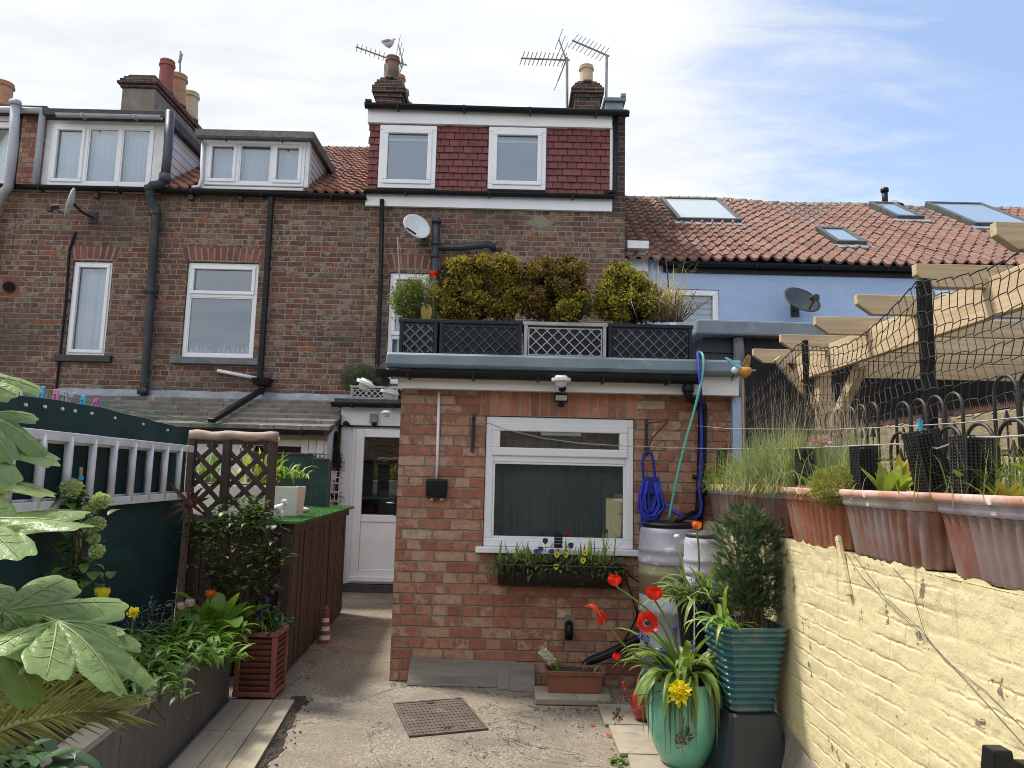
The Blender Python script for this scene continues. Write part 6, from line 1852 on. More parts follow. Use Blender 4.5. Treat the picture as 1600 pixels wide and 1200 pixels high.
for px, py, lab in ((283, 953, 'pale pink tulip on the left of the pair in the raised bed'), (296, 948, 'pale pink tulip on the right of the pair in the raised bed')):
    t = thing('pink_tulip', lab, 'flower', bedat(px, 4.5), 'pale pink tulips in the raised bed')
    mb = MB(); tulip_head(mb, A(px, py, 4.45), .026, .25, r_); mb.build('petals', PINKP, t, smooth=True); MB().tube([bedat(px, 4.5), A(px, py, 4.45)], .005, 6).build('stalk', TUL, t)
leafy('purple_heuchera', 'low purple-brown heuchera beneath the pale pink tulips', bedat(300, 4.55), 14, .055, .05, leafmat('purple_leaf', (.07, .035, .05), (.12, .07, .08), (.18, .11, .12), .5, .2), 76, spread=.7, stem=(.05, .14), bw=.07, per=5)
def bigclump(name, label, base, n, L, W, m_, seed, tilt=(.3, 1.1), cat='plant'):
    r2 = random.Random(seed); base = V(base); t = thing(name, label, cat, base)
    for i in range(n):
        mb = MB(); ms = MB()
        a = i * 2.4 + r2.uniform(-.3, .3); ti = r2.uniform(*tilt)
        d = V((math.cos(a) * ti, math.sin(a) * ti, 1)).normalized(); h = r2.uniform(.04, .16)
        p = base + V((math.cos(a), math.sin(a), 0)) * .03; e = p + d * h
        ms.tube([p, e], [.006, .005], 6)
        mb.leaf(e, d, L * r2.uniform(.7, 1.15), W * r2.uniform(.75, 1.15), r2.uniform(.3, 1.2), 7, .22, 'oval')
        lf = mb.build('leaf', m_, t, smooth=True); ms.build('leaf_stalk', TUL, lf)
    return t
bigclump('bergenia', 'bright green bergenia with large upright leaves next to the terracotta pot', V((-1.86, 4.83, .375)), 18, .24, .14, LEAFB, 77)
bigclump('bergenia', 'rounder-leaved dark bergenia just left of the orange tulip', bedat(305, 4.6), 8, .13, .11, LEAFG, 78)
bigclump('bergenia', 'low bergenia with sprawling leaves over the front corner of the bed', bedat(338, 4.85), 9, .14, .09, LEAFG, 79, (.8, 1.8))
leafy('strawberry_plant', 'bushy strawberry-like plant filling the terracotta pot', (-1.58, 5.08, .41), 26, .05, .045, leafmat('potted_leaf', (.04, .10, .035), (.06, .14, .045), (.11, .19, .07), .45, .25), 80, spread=.5, stem=(.04, .17), bw=.07, per=4)
strapplant('bulb_foliage', 'long bulb leaves arching from the terracotta pot', (-1.63, 5.03, .41), 22, (.15, .32), .014, BULBL, 81, spread=.5, bw=.05, droop=(.6, 2.2))
def muscari(base, heads, label, seed, Yh):
    r2 = random.Random(seed); t = thing('grape_hyacinth', label, 'flower', base)
    mb = MB(); ms = MB()
    for px, py in heads:
        c_ = A(px, py, Yh)
        cutleaves(mb, [(c_.x, c_.y, c_.z, .012, .012, .03)], 70, .011, .009, r2, upb=-.3, shell=.4)
        ms.tube([V(base) + V((r2.gauss(0, .02), 0, 0)), c_ - V((0, 0, .02))], .003, 5)
    mb.build('florets', leafmat('muscari_blue', (.03, .04, .28), (.06, .08, .42), (.12, .12, .5), .5, .2), t); ms.build('stalk', TUL, t)
muscari((-1.58, 5.0, .41), ((418, 938), (404, 962), (409, 955)), 'blue grape hyacinths in the terracotta pot', 82, 4.98)
# lighthouse-like stub by the store
t = thing('lighthouse_ornament', 'little red and white striped lighthouse ornament at the foot of the brown store', 'garden ornament', AZ(507, 1004, 0))
q = AZ(507, 1004, 0); RW = (mat('lighthouse_red', (.30, .07, .045), (.22, .05, .035), .7, 9), WHITE_OLD)
MB().lathe([(.062, 0), (.062, .025), (.05, .03)], (q.x, q.y, 0), 18).build('base', TERRA, t)
for k in range(6):
    MB().lathe([(.046 - .0035 * k, .031 + k * .036), (.0425 - .0035 * k, .031 + (k + 1) * .036 - .0005)], (q.x, q.y, 0), 18).build('band', RW[k % 2 == 0], t)
MB().lathe([(.034, .2475), (.034, .256), (.020, .258), (.020, .285), (.028, .288), (.004, .312)], (q.x, q.y, 0), 18).build('lantern', TERRA, t)
# ------------------------------------------------------------------ right side: painted wall
def creammat():
    mt, nt, b, out = newmat('cream_painted_brick')
    co = objco(nt)
    s = nt.nodes.new('ShaderNodeSeparateXYZ'); nt.links.new(co, s.inputs[0])
    n0 = noi(nt, co, 5, 6, .65, .4)
    c = mixc(nt, mapr(nt, noi(nt, co, 2.1, 5), .3, .7), (.72, .635, .38), (.66, .575, .34))
    c = mixc(nt, mapr(nt, noi(nt, co, 9, 8, .7, .3), .55, .75, 0, .55), c, (.70, .64, .45))
    # flaked patches showing grey brick, scattered specks, rain streaks under the top
    fl = mapr(nt, noi(nt, co, 7.5, 9, .68, .3), .625, .645)
    mp2 = nt.nodes.new('ShaderNodeMapping'); mp2.inputs['Scale'].default_value = (1, 1, 2.3); nt.links.new(co, mp2.inputs[0])
    fl2 = mapr(nt, noi(nt, mp2.outputs[0], 24, 6, .7, .5), .70, .73)
    c = mixc(nt, mapr(nt, noi(nt, co, 48, 5, .7), .62, .67, 0, .75), c, (.30, .24, .17))
    c = mixc(nt, mth(nt, 'MAXIMUM', fl, mth(nt, 'MULTIPLY', fl2, .8)), c, (.22, .165, .13))
    mp3 = nt.nodes.new('ShaderNodeMapping'); mp3.inputs['Scale'].default_value = (1, 26, 1.6); nt.links.new(co, mp3.inputs[0])
    st = mth(nt, 'MULTIPLY', mapr(nt, noi(nt, mp3.outputs[0], 1.0, 5, .6), .55, .75), mapr(nt, s.outputs[2], .75, 1.15))
    c = mixc(nt, mth(nt, 'MULTIPLY', st, .6), c, (.25, .21, .15))
    ft = mapr(nt, mth(nt, 'ADD', s.outputs[2], mth(nt, 'MULTIPLY', n0, .22)), .12, .30, .65, 0)
    c = mixc(nt, ft, c, (.24, .22, .17))
    nt.links.new(c, b.inputs['Base Color'])
    b.inputs['Roughness'].default_value = .62
    h = mth(nt, 'SUBTRACT', mth(nt, 'ADD', noi(nt, co, 28, 6, .65), mth(nt, 'MULTIPLY', noi(nt, co, 110, 3), .25)), mth(nt, 'MULTIPLY', fl, .8))
    # brick edges still telling through the paint, here and there filled
    dn = mth(nt, 'MULTIPLY', mth(nt, 'SUBTRACT', noi(nt, co, 12, 5), .5), .026)
    vv = mth(nt, 'DIVIDE', mth(nt, 'ADD', s.outputs[2], mth(nt, 'ADD', dn, mth(nt, 'MULTIPLY', noi(nt, co, 1.5, 2), .03))), .0765)
    rw = mth(nt, 'FLOOR', vv)
    uu = mth(nt, 'ADD', mth(nt, 'DIVIDE', mth(nt, 'ADD', s.outputs[1], dn), .225), mth(nt, 'MULTIPLY', mth(nt, 'FLOORED_MODULO', rw, 2.0), .5))
    fv_, fu_ = mth(nt, 'FRACT', vv), mth(nt, 'FRACT', uu)
    dj = mth(nt, 'MINIMUM', mth(nt, 'MULTIPLY', mth(nt, 'MINIMUM', fv_, mth(nt, 'SUBTRACT', 1.0, fv_)), .0765), mth(nt, 'MULTIPLY', mth(nt, 'MINIMUM', fu_, mth(nt, 'SUBTRACT', 1.0, fu_)), .225))
    jt = mth(nt, 'MULTIPLY', mapr(nt, dj, .0, .010), mapr(nt, noi(nt, co, 3.4, 4), .40, .60, .1, 1))
    h = mth(nt, 'ADD', h, mth(nt, 'MULTIPLY', jt, .6))
    bump(nt, b, h, .0048)
    return mt
CREAM = creammat()
WX = 1.42; WT = 1.185
yw = thing('garden_wall', 'cream-painted brick garden wall along the right side of the yard', 'wall', (1.65, 3, 0))
mb = MB(); NY, NZ = 480, 150
yA, yB = .1, 5.46
for i in range(NY + 1):
    y = yA + (yB - yA) * i / NY
    for j in range(NZ + 1):
        z = -.02 + (WT + .02) * j / NZ
        zz = z + .008 * noise.noise((y * 3, z * 3, 4))
        rowf = zz / .0765; row = math.floor(rowf); fz_ = rowf - row
        uu = y / .225 + (.5 if row % 2 else 0) + .1 * noise.noise((row * 3.1, 0, 0)); fu_ = uu - math.floor(uu); bi = math.floor(uu)
        dd_ = min(min(fz_, 1 - fz_) * .0765, min(fu_, 1 - fu_) * .225)
        rec = .0025 * max(0, 1 - dd_ / .011) * (.6 + .7 * noise.noise((y * 2.3, z * 2.3, 7)))
        x = WX + rec + .006 * noise.noise((y * 1.7, z * 2.1, 2)) + .003 * noise.noise((bi * 3.7, row * 5.3, 1)) + .0028 * noise.noise((y * 22, z * 22, 9))
        zt = z + (.018 * noise.noise((y * 9, 3, 1)) + .012 * noise.noise((y * 27, 3, 1)) if j == NZ else 0)
        mb.v.append((x, y, zt))
for i in range(NY):
    for j in range(NZ):
        a = i * (NZ + 1) + j; mb.f.append((a, a + 1, a + NZ + 2, a + NZ + 1))
mb.add([(WX, yA, WT - .008), (WX, yB, WT - .008), (WX + .42, yB, WT - .008), (WX + .42, yA, WT - .008)], [(0, 1, 2, 3)])
mb.add([(WX + .42, yA, 0), (WX + .42, yB, 0), (WX + .42, yB, WT - .008), (WX + .42, yA, WT - .008)], [(3, 2, 1, 0)])
mb.add([(WX, yA, 0), (WX + .42, yA, 0), (WX + .42, yA, WT - .008), (WX, yA, WT - .008)], [(0, 1, 2, 3)])
mb.build('brickwork', CREAM, yw, smooth=True)
MB().bar(AX(1309, 838, WX - .012), AX(1327, 930, WX - .012), .028, .018, (1, 0, 0)).build('painted_batten', CREAM, yw, bevel=.003)
for pts in ([(1318, 858), (1345, 900), (1400, 955), (1450, 1000), (1520, 1075), (1605, 1170)], [(1330, 862), (1380, 930), (1440, 985), (1475, 1030), (1540, 1080), (1610, 1150)], [(1396, 888), (1425, 920), (1440, 975), (1450, 1002)]):
    MB().tube([AX(*p, WX - .006) for p in pts], .0010, 5).build('wire', IRON, yw)

# ------------------------------------------------------------------ terracotta-coloured troughs on the wall
def troughmat(name, c1, c2, bloom, alg, t3):
    mt, nt, b, out = newmat(name)
    co = objco(nt)
    mpv = nt.nodes.new('ShaderNodeMapping'); mpv.inputs['Scale'].default_value = (1, 1, .35); nt.links.new(co, mpv.inputs[0])
    c = mixc(nt, mapr(nt, noi(nt, co, 4, 5), .3, .7), c1, c2)
    c = mixc(nt, mapr(nt, noi(nt, mpv.outputs[0], 5, 6, .65, .3), t3[0], t3[1], 0, .85), c, bloom)
    c = mixc(nt, mapr(nt, noi(nt, mpv.outputs[0], 8, 6, .65, .3), .52, .68, 0, .6), c, alg)
    nt.links.new(c, b.inputs['Base Color']); b.inputs['Roughness'].default_value = .6
    bump(nt, b, noi(nt, co, 50, 5), .0012)
    return mt
TR1 = troughmat('faded_terracotta_plastic', (.25, .085, .058), (.19, .07, .052), (.235, .185, .18), (.145, .115, .06), (.36, .56))
TR2 = troughmat('brown_terracotta_plastic', (.36, .12, .06), (.28, .10, .055), (.33, .21, .15), (.20, .15, .07), (.45, .65))
RIM1 = troughmat('pinkish_faded_rim', (.50, .25, .19), (.42, .19, .14), (.55, .42, .38), (.36, .2, .15), (.42, .6))
BAND = troughmat('lilac_faded_band', (.34, .29, .37), (.28, .24, .31), (.40, .36, .42), (.24, .19, .15), (.4, .6))
BANDG = troughmat('grey_faded_band', (.34, .29, .26), (.30, .22, .18), (.42, .40, .39), (.24, .19, .15), (.4, .6))
def stadium(a, b, n=240, p=3.6):
    raw = []
    for i in range(2000):
        t = 2 * math.pi * i / 2000
        c_, s_ = math.cos(t), math.sin(t)
        raw.append((a * math.copysign(abs(c_) ** (2 / p), c_), b * math.copysign(abs(s_) ** (2 / p), s_)))
    L_ = [0]
    for i in range(2000):
        q0, q1 = raw[i], raw[(i + 1) % 2000]; L_.append(L_[-1] + math.hypot(q1[0] - q0[0], q1[1] - q0[1]))
    out_ = []; k = 0
    for i in range(n):
        g_ = L_[-1] * i / n
        while L_[k + 1] < g_: k += 1
        out_.append(raw[k])
    return out_, L_[-1]
def trough(cx_, cy_, ln, wd, z0, h, bm, rm, bandm, label, rot=0.0, fl=.028):
    t = thing('plant_trough', label, 'plant trough', (cx_, cy_, z0), 'fluted troughs on top of the cream wall')
    pts, per = stadium(wd / 2, ln / 2)
    nf = max(8, int(per / fl / 2) )
    ca, sa = math.cos(rot), math.sin(rot)
    def rg(scale_a, scale_l, z, flute=0.0):
        r = []
        for i, (a, b) in enumerate(pts):
            f = 1 - flute * (.5 - .5 * abs(math.sin(math.pi * nf * i / len(pts))) ** .8 * 1.0) / .14
            x, y = a * (1 - (1 - scale_a)) * f, b * scale_l * (1 - (1 - f) * .35)
            r.append((cx_ + x * ca - y * sa, cy_ + x * sa + y * ca, z0 + z))
        return r
    fl_ = .030
    MB().loft([rg(.70, .86, 0, fl_), rg(.72, .87, .012, fl_), rg(.80, .91, h * .38, fl_), rg(.87, .95, h * .70, fl_), rg(.90, .96, h * .76, fl_ * .4)]).build('body', bm, t, smooth=True)
    MB().loft([rg(.90, .962, h * .755), rg(.935, .975, h * .78), rg(.95, .98, h * .88), rg(.95, .98, h * .90)], cap=False).build('band', bandm, t, smooth=True)
    MB().loft([rg(.95, .98, h * .885), rg(1.0, 1.0, h * .895), rg(1.02, 1.01, h * .93), rg(1.02, 1.01, h * .97), rg(.99, .995, h), rg(.90, .955, h), rg(.88, .945, h * .97), rg(.87, .94, h * .86)], cap=False).build('rim', rm, t, smooth=True)
    mb = MB(); top = rg(.875, .94, h * .90); mb.add(top, [tuple(range(len(top)))]); mb.build('soil', SOIL, t)
    return t
TX, TH = 1.555, .265
for cy_, ln, bm, rm, bd_, lab, dx_ in ((5.02, .70, TR1, RIM1, BANDG, 'farthest grey-bloomed fluted trough on the cream wall, next to the brick extension', 0),
                                  (4.28, .76, TR1, RIM1, BANDG, 'second fluted trough from the brick extension, under the blue-green grass', .01),
                                  (3.56, .70, TR2, RIM1, TR2, 'brownest fluted trough, in the middle of the wall row under the moss mound', 0),
                                  (2.87, .69, TR1, RIM1, BANDG, 'fluted trough with a clear terracotta end, second nearest on the wall', -.01),
                                  (2.14, .80, TR1, RIM1, BAND, 'nearest fluted trough with a lilac-faded band, at the right edge of the picture', 0)):
    trough(TX + dx_, cy_, ln, .35, WT - .002, TH, bm, rm, bd_, lab)
SZ = WT + TH * .9
# planting in the troughs
def drygrass3(base, n, h, spread, m_, label, seed, droop=(.3, .9), width=.005, bw=(.05, .05), name='ornamental_grass', lean=(0, 0), segs=6, cat='grass', group=None):
    r2 = random.Random(seed); base = V(base); t = thing(name, label, cat, base, group); mb = MB()
    for _ in range(n):
        a = r2.uniform(0, 6.283); s_ = abs(r2.gauss(0, spread))
        p = base + V((r2.gauss(0, bw[0]), r2.gauss(0, bw[1]), -.015))
        mb.leaf(p, (math.cos(a) * s_ + lean[0], math.sin(a) * s_ + lean[1], 1), r2.uniform(*h), width * r2.uniform(.6, 1.3), r2.uniform(*droop), segs, .15, 'blade')
    mb.build('blades', m_, t); return t
FESC = leafmat('blue_fescue', (.17, .22, .12), (.27, .33, .20), (.44, .43, .27), .6, .45)
HAY = leafmat('dead_grass', (.40, .31, .18), (.52, .42, .26), (.60, .50, .34), .75, .35)
STALKS = leafmat('dry_stalk', (.24, .19, .12), (.32, .26, .18), (.42, .36, .26), .8, .1)
drygrass3((1.54, 4.98, SZ), 900, (.12, .30), .6, leafmat('green_grass', (.15, .24, .05), (.24, .34, .08), (.46, .42, .18), .55, .45), 'green tufted grass in the farthest trough', 101, (.5, 1.8), .008, (.08, .15))
drygrass3((1.56, 4.18, SZ), 3000, (.20, .42), .5, FESC, 'large blue-green fescue spilling over the second trough', 102, (.4, 1.5), .0085, (.09, .19))
drygrass3((1.53, 4.10, SZ + .01), 700, (.06, .16), .9, HAY, 'straw-coloured dead grass at the base of the blue fescue', 103, (.8, 2.2), .007, (.13, .24))
drygrass3((1.60, 4.35, SZ), 170, (.40, .72), .26, STALKS, 'tall dry seed stalks rising from the blue fescue', 104, (.05, .4), .005, (.07, .2))
drygrass3((1.66, 3.75, SZ), 120, (.40, .66), .22, STALKS, 'sheaf of dry straw stalks leaning in front of the pergola post', 105, (.05, .5), .006, (.05, .07), lean=(.05, .1))
drygrass3((1.62, 3.55, SZ), 700, (.15, .36), .5, FESC, 'smaller blue fescue behind the moss mound', 106, (.4, 1.2), .007, (.05, .1))
drygrass3((1.60, 2.25, SZ), 420, (.12, .30), .6, leafmat('mixed_trough_grass', (.13, .20, .05), (.22, .29, .08), (.42, .38, .18), .55, .3), 'loose grass in the nearest trough', 107, (.4, 1.5), .005, (.08, .2))
SUC = leafmat('succulent_leaf', (.20, .30, .05), (.30, .38, .07), (.45, .42, .10), .35, .35)
SUCR = leafmat('reddening_succulent', (.26, .32, .06), (.42, .34, .07), (.5, .16, .05), .4, .3)
def rosette(base, n, L, W, m_, label, seed, name='succulent', lean=(0, 0)):
    r2 = random.Random(seed); base = V(base); t = thing(name, label, 'plant', base)
    for i in range(n):
        a = i * 2.4 + r2.uniform(-.2, .2); ti = r2.uniform(.15, .9)
        MB().leaf(base + V((math.cos(a) * .02, math.sin(a) * .02, -.01)), (math.cos(a) * ti + lean[0], math.sin(a) * ti + lean[1], 1), L * r2.uniform(.7, 1.15), W * r2.uniform(.8, 1.2), r2.uniform(-.1, .5), 6, .3, 'oval').build('leaf', m_, t, smooth=True)
    return t
rosette((1.50, 3.66, SZ), 10, .10, .045, SUC, 'small bright succulent between the middle stake and the moss mound', 111)
rosette((1.50, 2.93, SZ), 15, .14, .055, SUC, 'upright yellow-green succulent with broad leaves in the second nearest trough', 112)
rosette((1.58, 3.02, SZ + .02), 9, .15, .04, SUCR, 'red-tipped succulent behind the yellow-green one', 113)
rosette((1.52, 2.40, SZ), 9, .12, .05, SUC, 'pale succulent leaning on the nearest stake', 114)
rosette((1.56, 2.0, SZ), 14, .20, .085, SUC, 'biggest broad-leaved plant at the right edge of the picture', 115)
rosette((1.46, 2.15, SZ), 10, .09, .035, SUCR, 'low reddish succulent at the front of the nearest trough', 116)
ms_ = thing('moss_mound', 'round yellow-green mossy cushion overhanging the middle trough', 'plant', (1.47, 3.24, SZ))
mb = cutleaves(MB(), [(1.455, 3.26, SZ + .03, .115, .14, .085)], 9000, .016, .005, random.Random(9), upb=.6, shell=.12, lump=.22)
mb.build('foliage', leafmat('moss_cushion', (.22, .24, .05), (.33, .34, .09), (.44, .42, .15), .75, .2), ms_)
MB().ball((1.455, 3.26, SZ + .02), .09, .115, .06, 16, 9).build('core', mat('moss_core', (.12, .12, .03), None, .95), ms_, smooth=True)
drygrass3((1.40, 3.30, SZ + .01), 160, (.05, .12), .9, HAY, 'wisps of dead grass hanging over the middle trough', 117, (1.2, 2.6), .004, (.03, .16))
# pink saxifrage-like flower
t = thing('pink_flower', 'pale pink flower cluster standing between fescue and moss', 'flower', (1.6, 3.8, SZ))
c = A(1282, 692, 3.75)
mb = cutleaves(MB(), [(c.x, c.y, c.z, .05, .05, .022)], 130, .024, .016, random.Random(5), upb=.5, shell=.5); mb.build('petals', leafmat('dusty_pink', (.5, .22, .26), (.6, .34, .36), (.66, .45, .45), .6, .3), t)
MB().tube([(1.6, 3.8, SZ), c], .004, 5).build('stalk', TUL, t)
# stakes wrapped in black mesh, with the wire they carry
MESHB = mat('black_mesh_plastic', (.012, .012, .013), (.02, .02, .022), .6, 10, bmp=0)
def mesh_stake(base, top, w_, label):
    t = thing('mesh_stake', label, 'stake', base, 'black mesh-wrapped stakes in the troughs')
    a, b = V(base), V(top); ax = (b - a).normalized()
    MB().bar(a - ax * .05, b - ax * .01, w_ * .62, w_ * .62, (1, 0, 0)).build('post', mat('stake_core', (.008, .008, .009), None, .9, bmp=0), t)
    s_ = ax.cross(V((1, 0, 0))).normalized(); u_ = s_.cross(ax).normalized()
    mb = MB(); H = (b - a).length; h = w_ / 2
    cs = [(-h, -h), (h, -h), (h, h), (-h, h)]
    nz_ = int(H / .011)
    for k in range(nz_ + 1):
        p = a.lerp(b, k / nz_)
        q = [p + s_ * x + u_ * y for x, y in cs]
        for i in range(4): mb.bar(q[i], q[(i + 1) % 4], .0045, .0035, ax)
    for i in range(4):
        (x0, y0), (x1, y1) = cs[i], cs[(i + 1) % 4]
        for f in (0, .16, .33, .5, .66, .83):
            x, y = x0 + (x1 - x0) * f, y0 + (y1 - y0) * f
            mb.bar(a + s_ * x + u_ * y, b + s_ * x + u_ * y, .0075 if f == 0 else .0045, .004, u_ if abs(y) == h else s_)
    mb.build('mesh_sleeve', MESHB, t)
    return t
stk = [((1128, 752), (1128, 704), 5.1, .055, 'thin black mesh stake half hidden in the farthest trough grass'), ((1259, 757), (1258, 702), 3.75, .072, 'short black mesh stake between the fescue and the small succulent'),
       ((1353, 772), (1349, 698), 3.12, .078, 'black mesh stake just right of the moss mound'), ((1462, 772), (1438, 674), 2.62, .085, 'black mesh stake tilting to the left, a blue tie on its top'), ((1520, 778), (1517, 682), 2.40, .085, 'thick upright black mesh stake in the nearest trough')]
tops = []
for a, b, Y, w_, lab in stk:
    mesh_stake(A(*a, Y), A(*b, Y), w_, lab); tops.append(A(*b, Y))
q = A(1439, 672, 2.62); t = thing('blue_tie', 'blue plastic tie looped on the top of the tilting stake', 'tie', q)
MB().tube([q + V((0, 0, -.01)), q + V((-.006, 0, .04)), q + V((.004, 0, .03)), q], .005, 6).build('tie', pegm['blue'], t)
WIRE = mat('grey_plastic_wire', (.34, .35, .34), (.26, .27, .26), .45, 5, bmp=0)
t = thing('wire_line', 'grey plastic-coated wire sagging across the window and along the stake tops', 'wire', A(745, 655, YE - .12))
pts = [A(745, 655, YE - .13), A(790, 671, YE - .1), A(850, 685, YE - .1), A(910, 693, YE - .12), A(980, 697, 5.2), A(1060, 700, 5.12), A(1128, 701, 5.05), A(1200, 702, 4.3), A(1258, 700, 3.74), A(1310, 698, 3.35), A(1350, 696, 3.1), A(1400, 694, 2.85), A(1440, 696, 2.66), A(1465, 701, 2.55), A(1490, 692, 2.46), A(1517, 682, 2.38), A(1560, 683, 2.24), A(1640, 678, 2.05)]
MB().tube(pts, .0032, 6).build('wire', WIRE, t)
t = thing('wire_line', 'upper thin grey wire running level behind the stakes to the brick wall', 'wire', A(1085, 665, 5.3))
MB().tube([A(1085, 665, 5.3), A(1140, 670, 4.9), A(1300, 671, 3.7), A(1400, 667, 3.1), A(1500, 661, 2.65), A(1640, 648, 2.2)], .0022, 5).build('wire', WIRE, t)
t = thing('chicken_wire', 'loose rusty chicken wire strands sagging over the far troughs', 'wire', (1.36, 4.2, WT + .1))
r_ = random.Random(33)
for k in range(5):
    z = WT + .04 + .045 * k
    MB().tube([(1.365 - .012 * k + .01 * r_.random(), 3.05 + 2.1 * i / 60, z + .006 * math.sin(i * 1.7 + k) + .02 * math.sin(i * .22 + k)) for i in range(61)], .0006, 4).build('strand', IRON, t)

# ------------------------------------------------------------------ beyond the wall: sleeper wall, hoop edging, net, pergola, black shed
SLEEP = mat('sawn_sleeper', (.40, .33, .22), (.30, .24, .15), .85, 4, (4, .5, 4), bmp=.004, bscale=40, c3=(.2, .17, .12), s3=5)
tag(MB().box(1.84, 9, -2, 7.0, 1.0, 1.2).build('neighbour_ground', GROUNDM), kind='structure')
sw = thing('sleeper_wall', 'pale sleeper wall behind the iron hoop edging, spiked strip along its top', 'wall', (2.25, 4, 1.2))
for k in range(3):
    MB().box(2.2, 2.34, 1.6, 5.9, 1.201 + k * .207, 1.201 + k * .207 + .203).build('sleeper', SLEEP, sw, bevel=.012)
SPIKE = mat('brown_spike_strip', (.16, .075, .06), (.11, .05, .042), .6, 8, bmp=0)
mb = MB().box(2.21, 2.26, 1.6, 5.9, 1.8215, 1.832)
for i in range(270):
    y = 1.61 + i * .016
    for x in (2.218, 2.25): mb.add([(x - .004, y - .004, 1.832), (x + .004, y - .004, 1.832), (x + .004, y + .004, 1.832), (x - .004, y + .004, 1.832), (x, y, 1.858)], [(0, 1, 4), (1, 2, 4), (2, 3, 4), (3, 0, 4)])
mb.build('spike_strip', SPIKE, sw)
def hoops(x, y0, n, pw, z0, hh, label, low=False):
    t = thing('hoop_edging', label, 'edging fence', (x, y0, z0), 'black iron hoop edging panels')
    for i in range(n):
        yc = y0 - pw * (i + .5); r = pw * .46
        pts = [(x, yc + r, z0)] + [(x, yc + r * math.cos(math.pi * k / 12), z0 + hh - r + r * math.sin(math.pi * k / 12)) for k in range(13)] + [(x, yc - r, z0)]
        MB().tube(pts, .0075, 8).build('hoop', IRON, t, smooth=True)
        mb = MB().tube([(x, yc, z0), (x, yc, z0 + hh * .62)], .004, 6)
        zt = z0 + hh * .60
        mb.hexa([(x - .012, yc - .012, zt), (x + .012, yc - .012, zt), (x + .012, yc + .012, zt), (x - .012, yc + .012, zt), (x - .002, yc - .002, zt + .06), (x + .002, yc - .002, zt + .06), (x + .002, yc + .002, zt + .06), (x - .002, yc + .002, zt + .06)])
        mb.build('spear', IRON, t)
        mb = MB()
        for sg in (-1, 1):
            mb.tube([(x, yc + sg * (.008 + r * .5 * (1 - a / 22)) * 1.0 * math.cos(a * .45) * .5 + sg * r * .45, z0 + hh * .24 + r * .42 * (1 - a / 26) * math.sin(a * .45)) for a in range(20)], .004, 5)
        mb.build('scroll', IRON, t)
    MB().tube([(x, y0, z0 + hh * .40), (x, y0 - n * pw, z0 + hh * .40)], .005, 6).build('rail', IRON, t)
    MB().tube([(x, y0, z0 + .02), (x, y0 - n * pw, z0 + .02)], .005, 6).build('rail', IRON, t)
hoops(1.98, 4.62, 5, .133, 1.45, .465, 'far panel of iron hoops with spears beside the pergola post')
hoops(1.95, 3.72, 4, .14, 1.42, .46, 'middle panel of four tall iron hoops with spears in front of the sleepers')
hoops(1.95, 2.96, 4, .15, 1.42, .49, 'nearest tall panel of iron hoops at the right edge of the picture')
hoops(1.78, 3.46, 5, .19, 1.38, .33, 'lower panel of iron hoops in front of the taller ones')
# net on black posts
NX = 2.10
nt_t = thing('garden_net', 'dark knotted garden net stretched between black posts above the hoop edging', 'net', (NX, 4.4, 1.8))
def ntop(y):
    if y > 5.27: return 2.49 - (y - 5.27) * .22
    if y > 3.74: u = (y - 3.74) / 1.53; return 2.53 - .04 * u - .16 * math.sin(math.pi * u)
    u = (3.74 - y) / 1.4; return 2.53 + .02 * u - .10 * math.sin(math.pi * min(1, u))
mb = MB(); r_ = random.Random(77)
Y0n, Y1n = 2.35, 6.5; ncol = int((Y1n - Y0n) / .062); nrow = 9
P = [[None] * (nrow + 1) for _ in range(ncol + 1)]
for i in range(ncol + 1):
    y = Y0n + (Y1n - Y0n) * i / ncol
    for j in range(nrow + 1):
        zt = ntop(y); zb = 1.80
        yy = y + .012 * noise.noise((y * 3, j * .5, 2)) + (.014 if j % 2 else -.014) * .9
        P[i][j] = V((NX + .02 * noise.noise((y * 1.3, j * .3, 5)), yy, zb + (zt - zb) * j / nrow + .012 * noise.noise((y * 4, j * .7, 8))))
for i in range(ncol + 1):
    mb.tube(P[i], .0026, 4, False)
for j in range(nrow + 1):
    for i in range(ncol):
        if (i + j) % 1 == 0: mb.tube([P[i][j], P[i + 1][j] - V((0, 0, .012 * ((i + j) % 2)))], .0026 if j < nrow else .004, 4, False)
mb.build('mesh', mat('dark_net', (.045, .038, .034), None, .8, bmp=0), nt_t)
for y, w_, lab in ((5.27, .035, 'slim black net post in front of the pergola post'), (3.74, .055, 'thick black net post rising past the pergola beam'), (2.33, .05, 'black net post at the near end of the net, outside the picture')):
    t = thing('net_post', lab, 'post', (NX + .03, y, 1.2), None)
    MB().box(NX + .008, NX + .008 + w_, y - w_ / 2, y + w_ / 2, 1.201, ntop(y) + .01).build('post', BLACK, t, bevel=.004)
    MB().tube([(NX + .004, y - .03, ntop(y) - .03), (NX - .004, y, ntop(y) - .03), (NX + .004, y + .03, ntop(y) - .03)], .004, 5).build('tie', IRON, t)
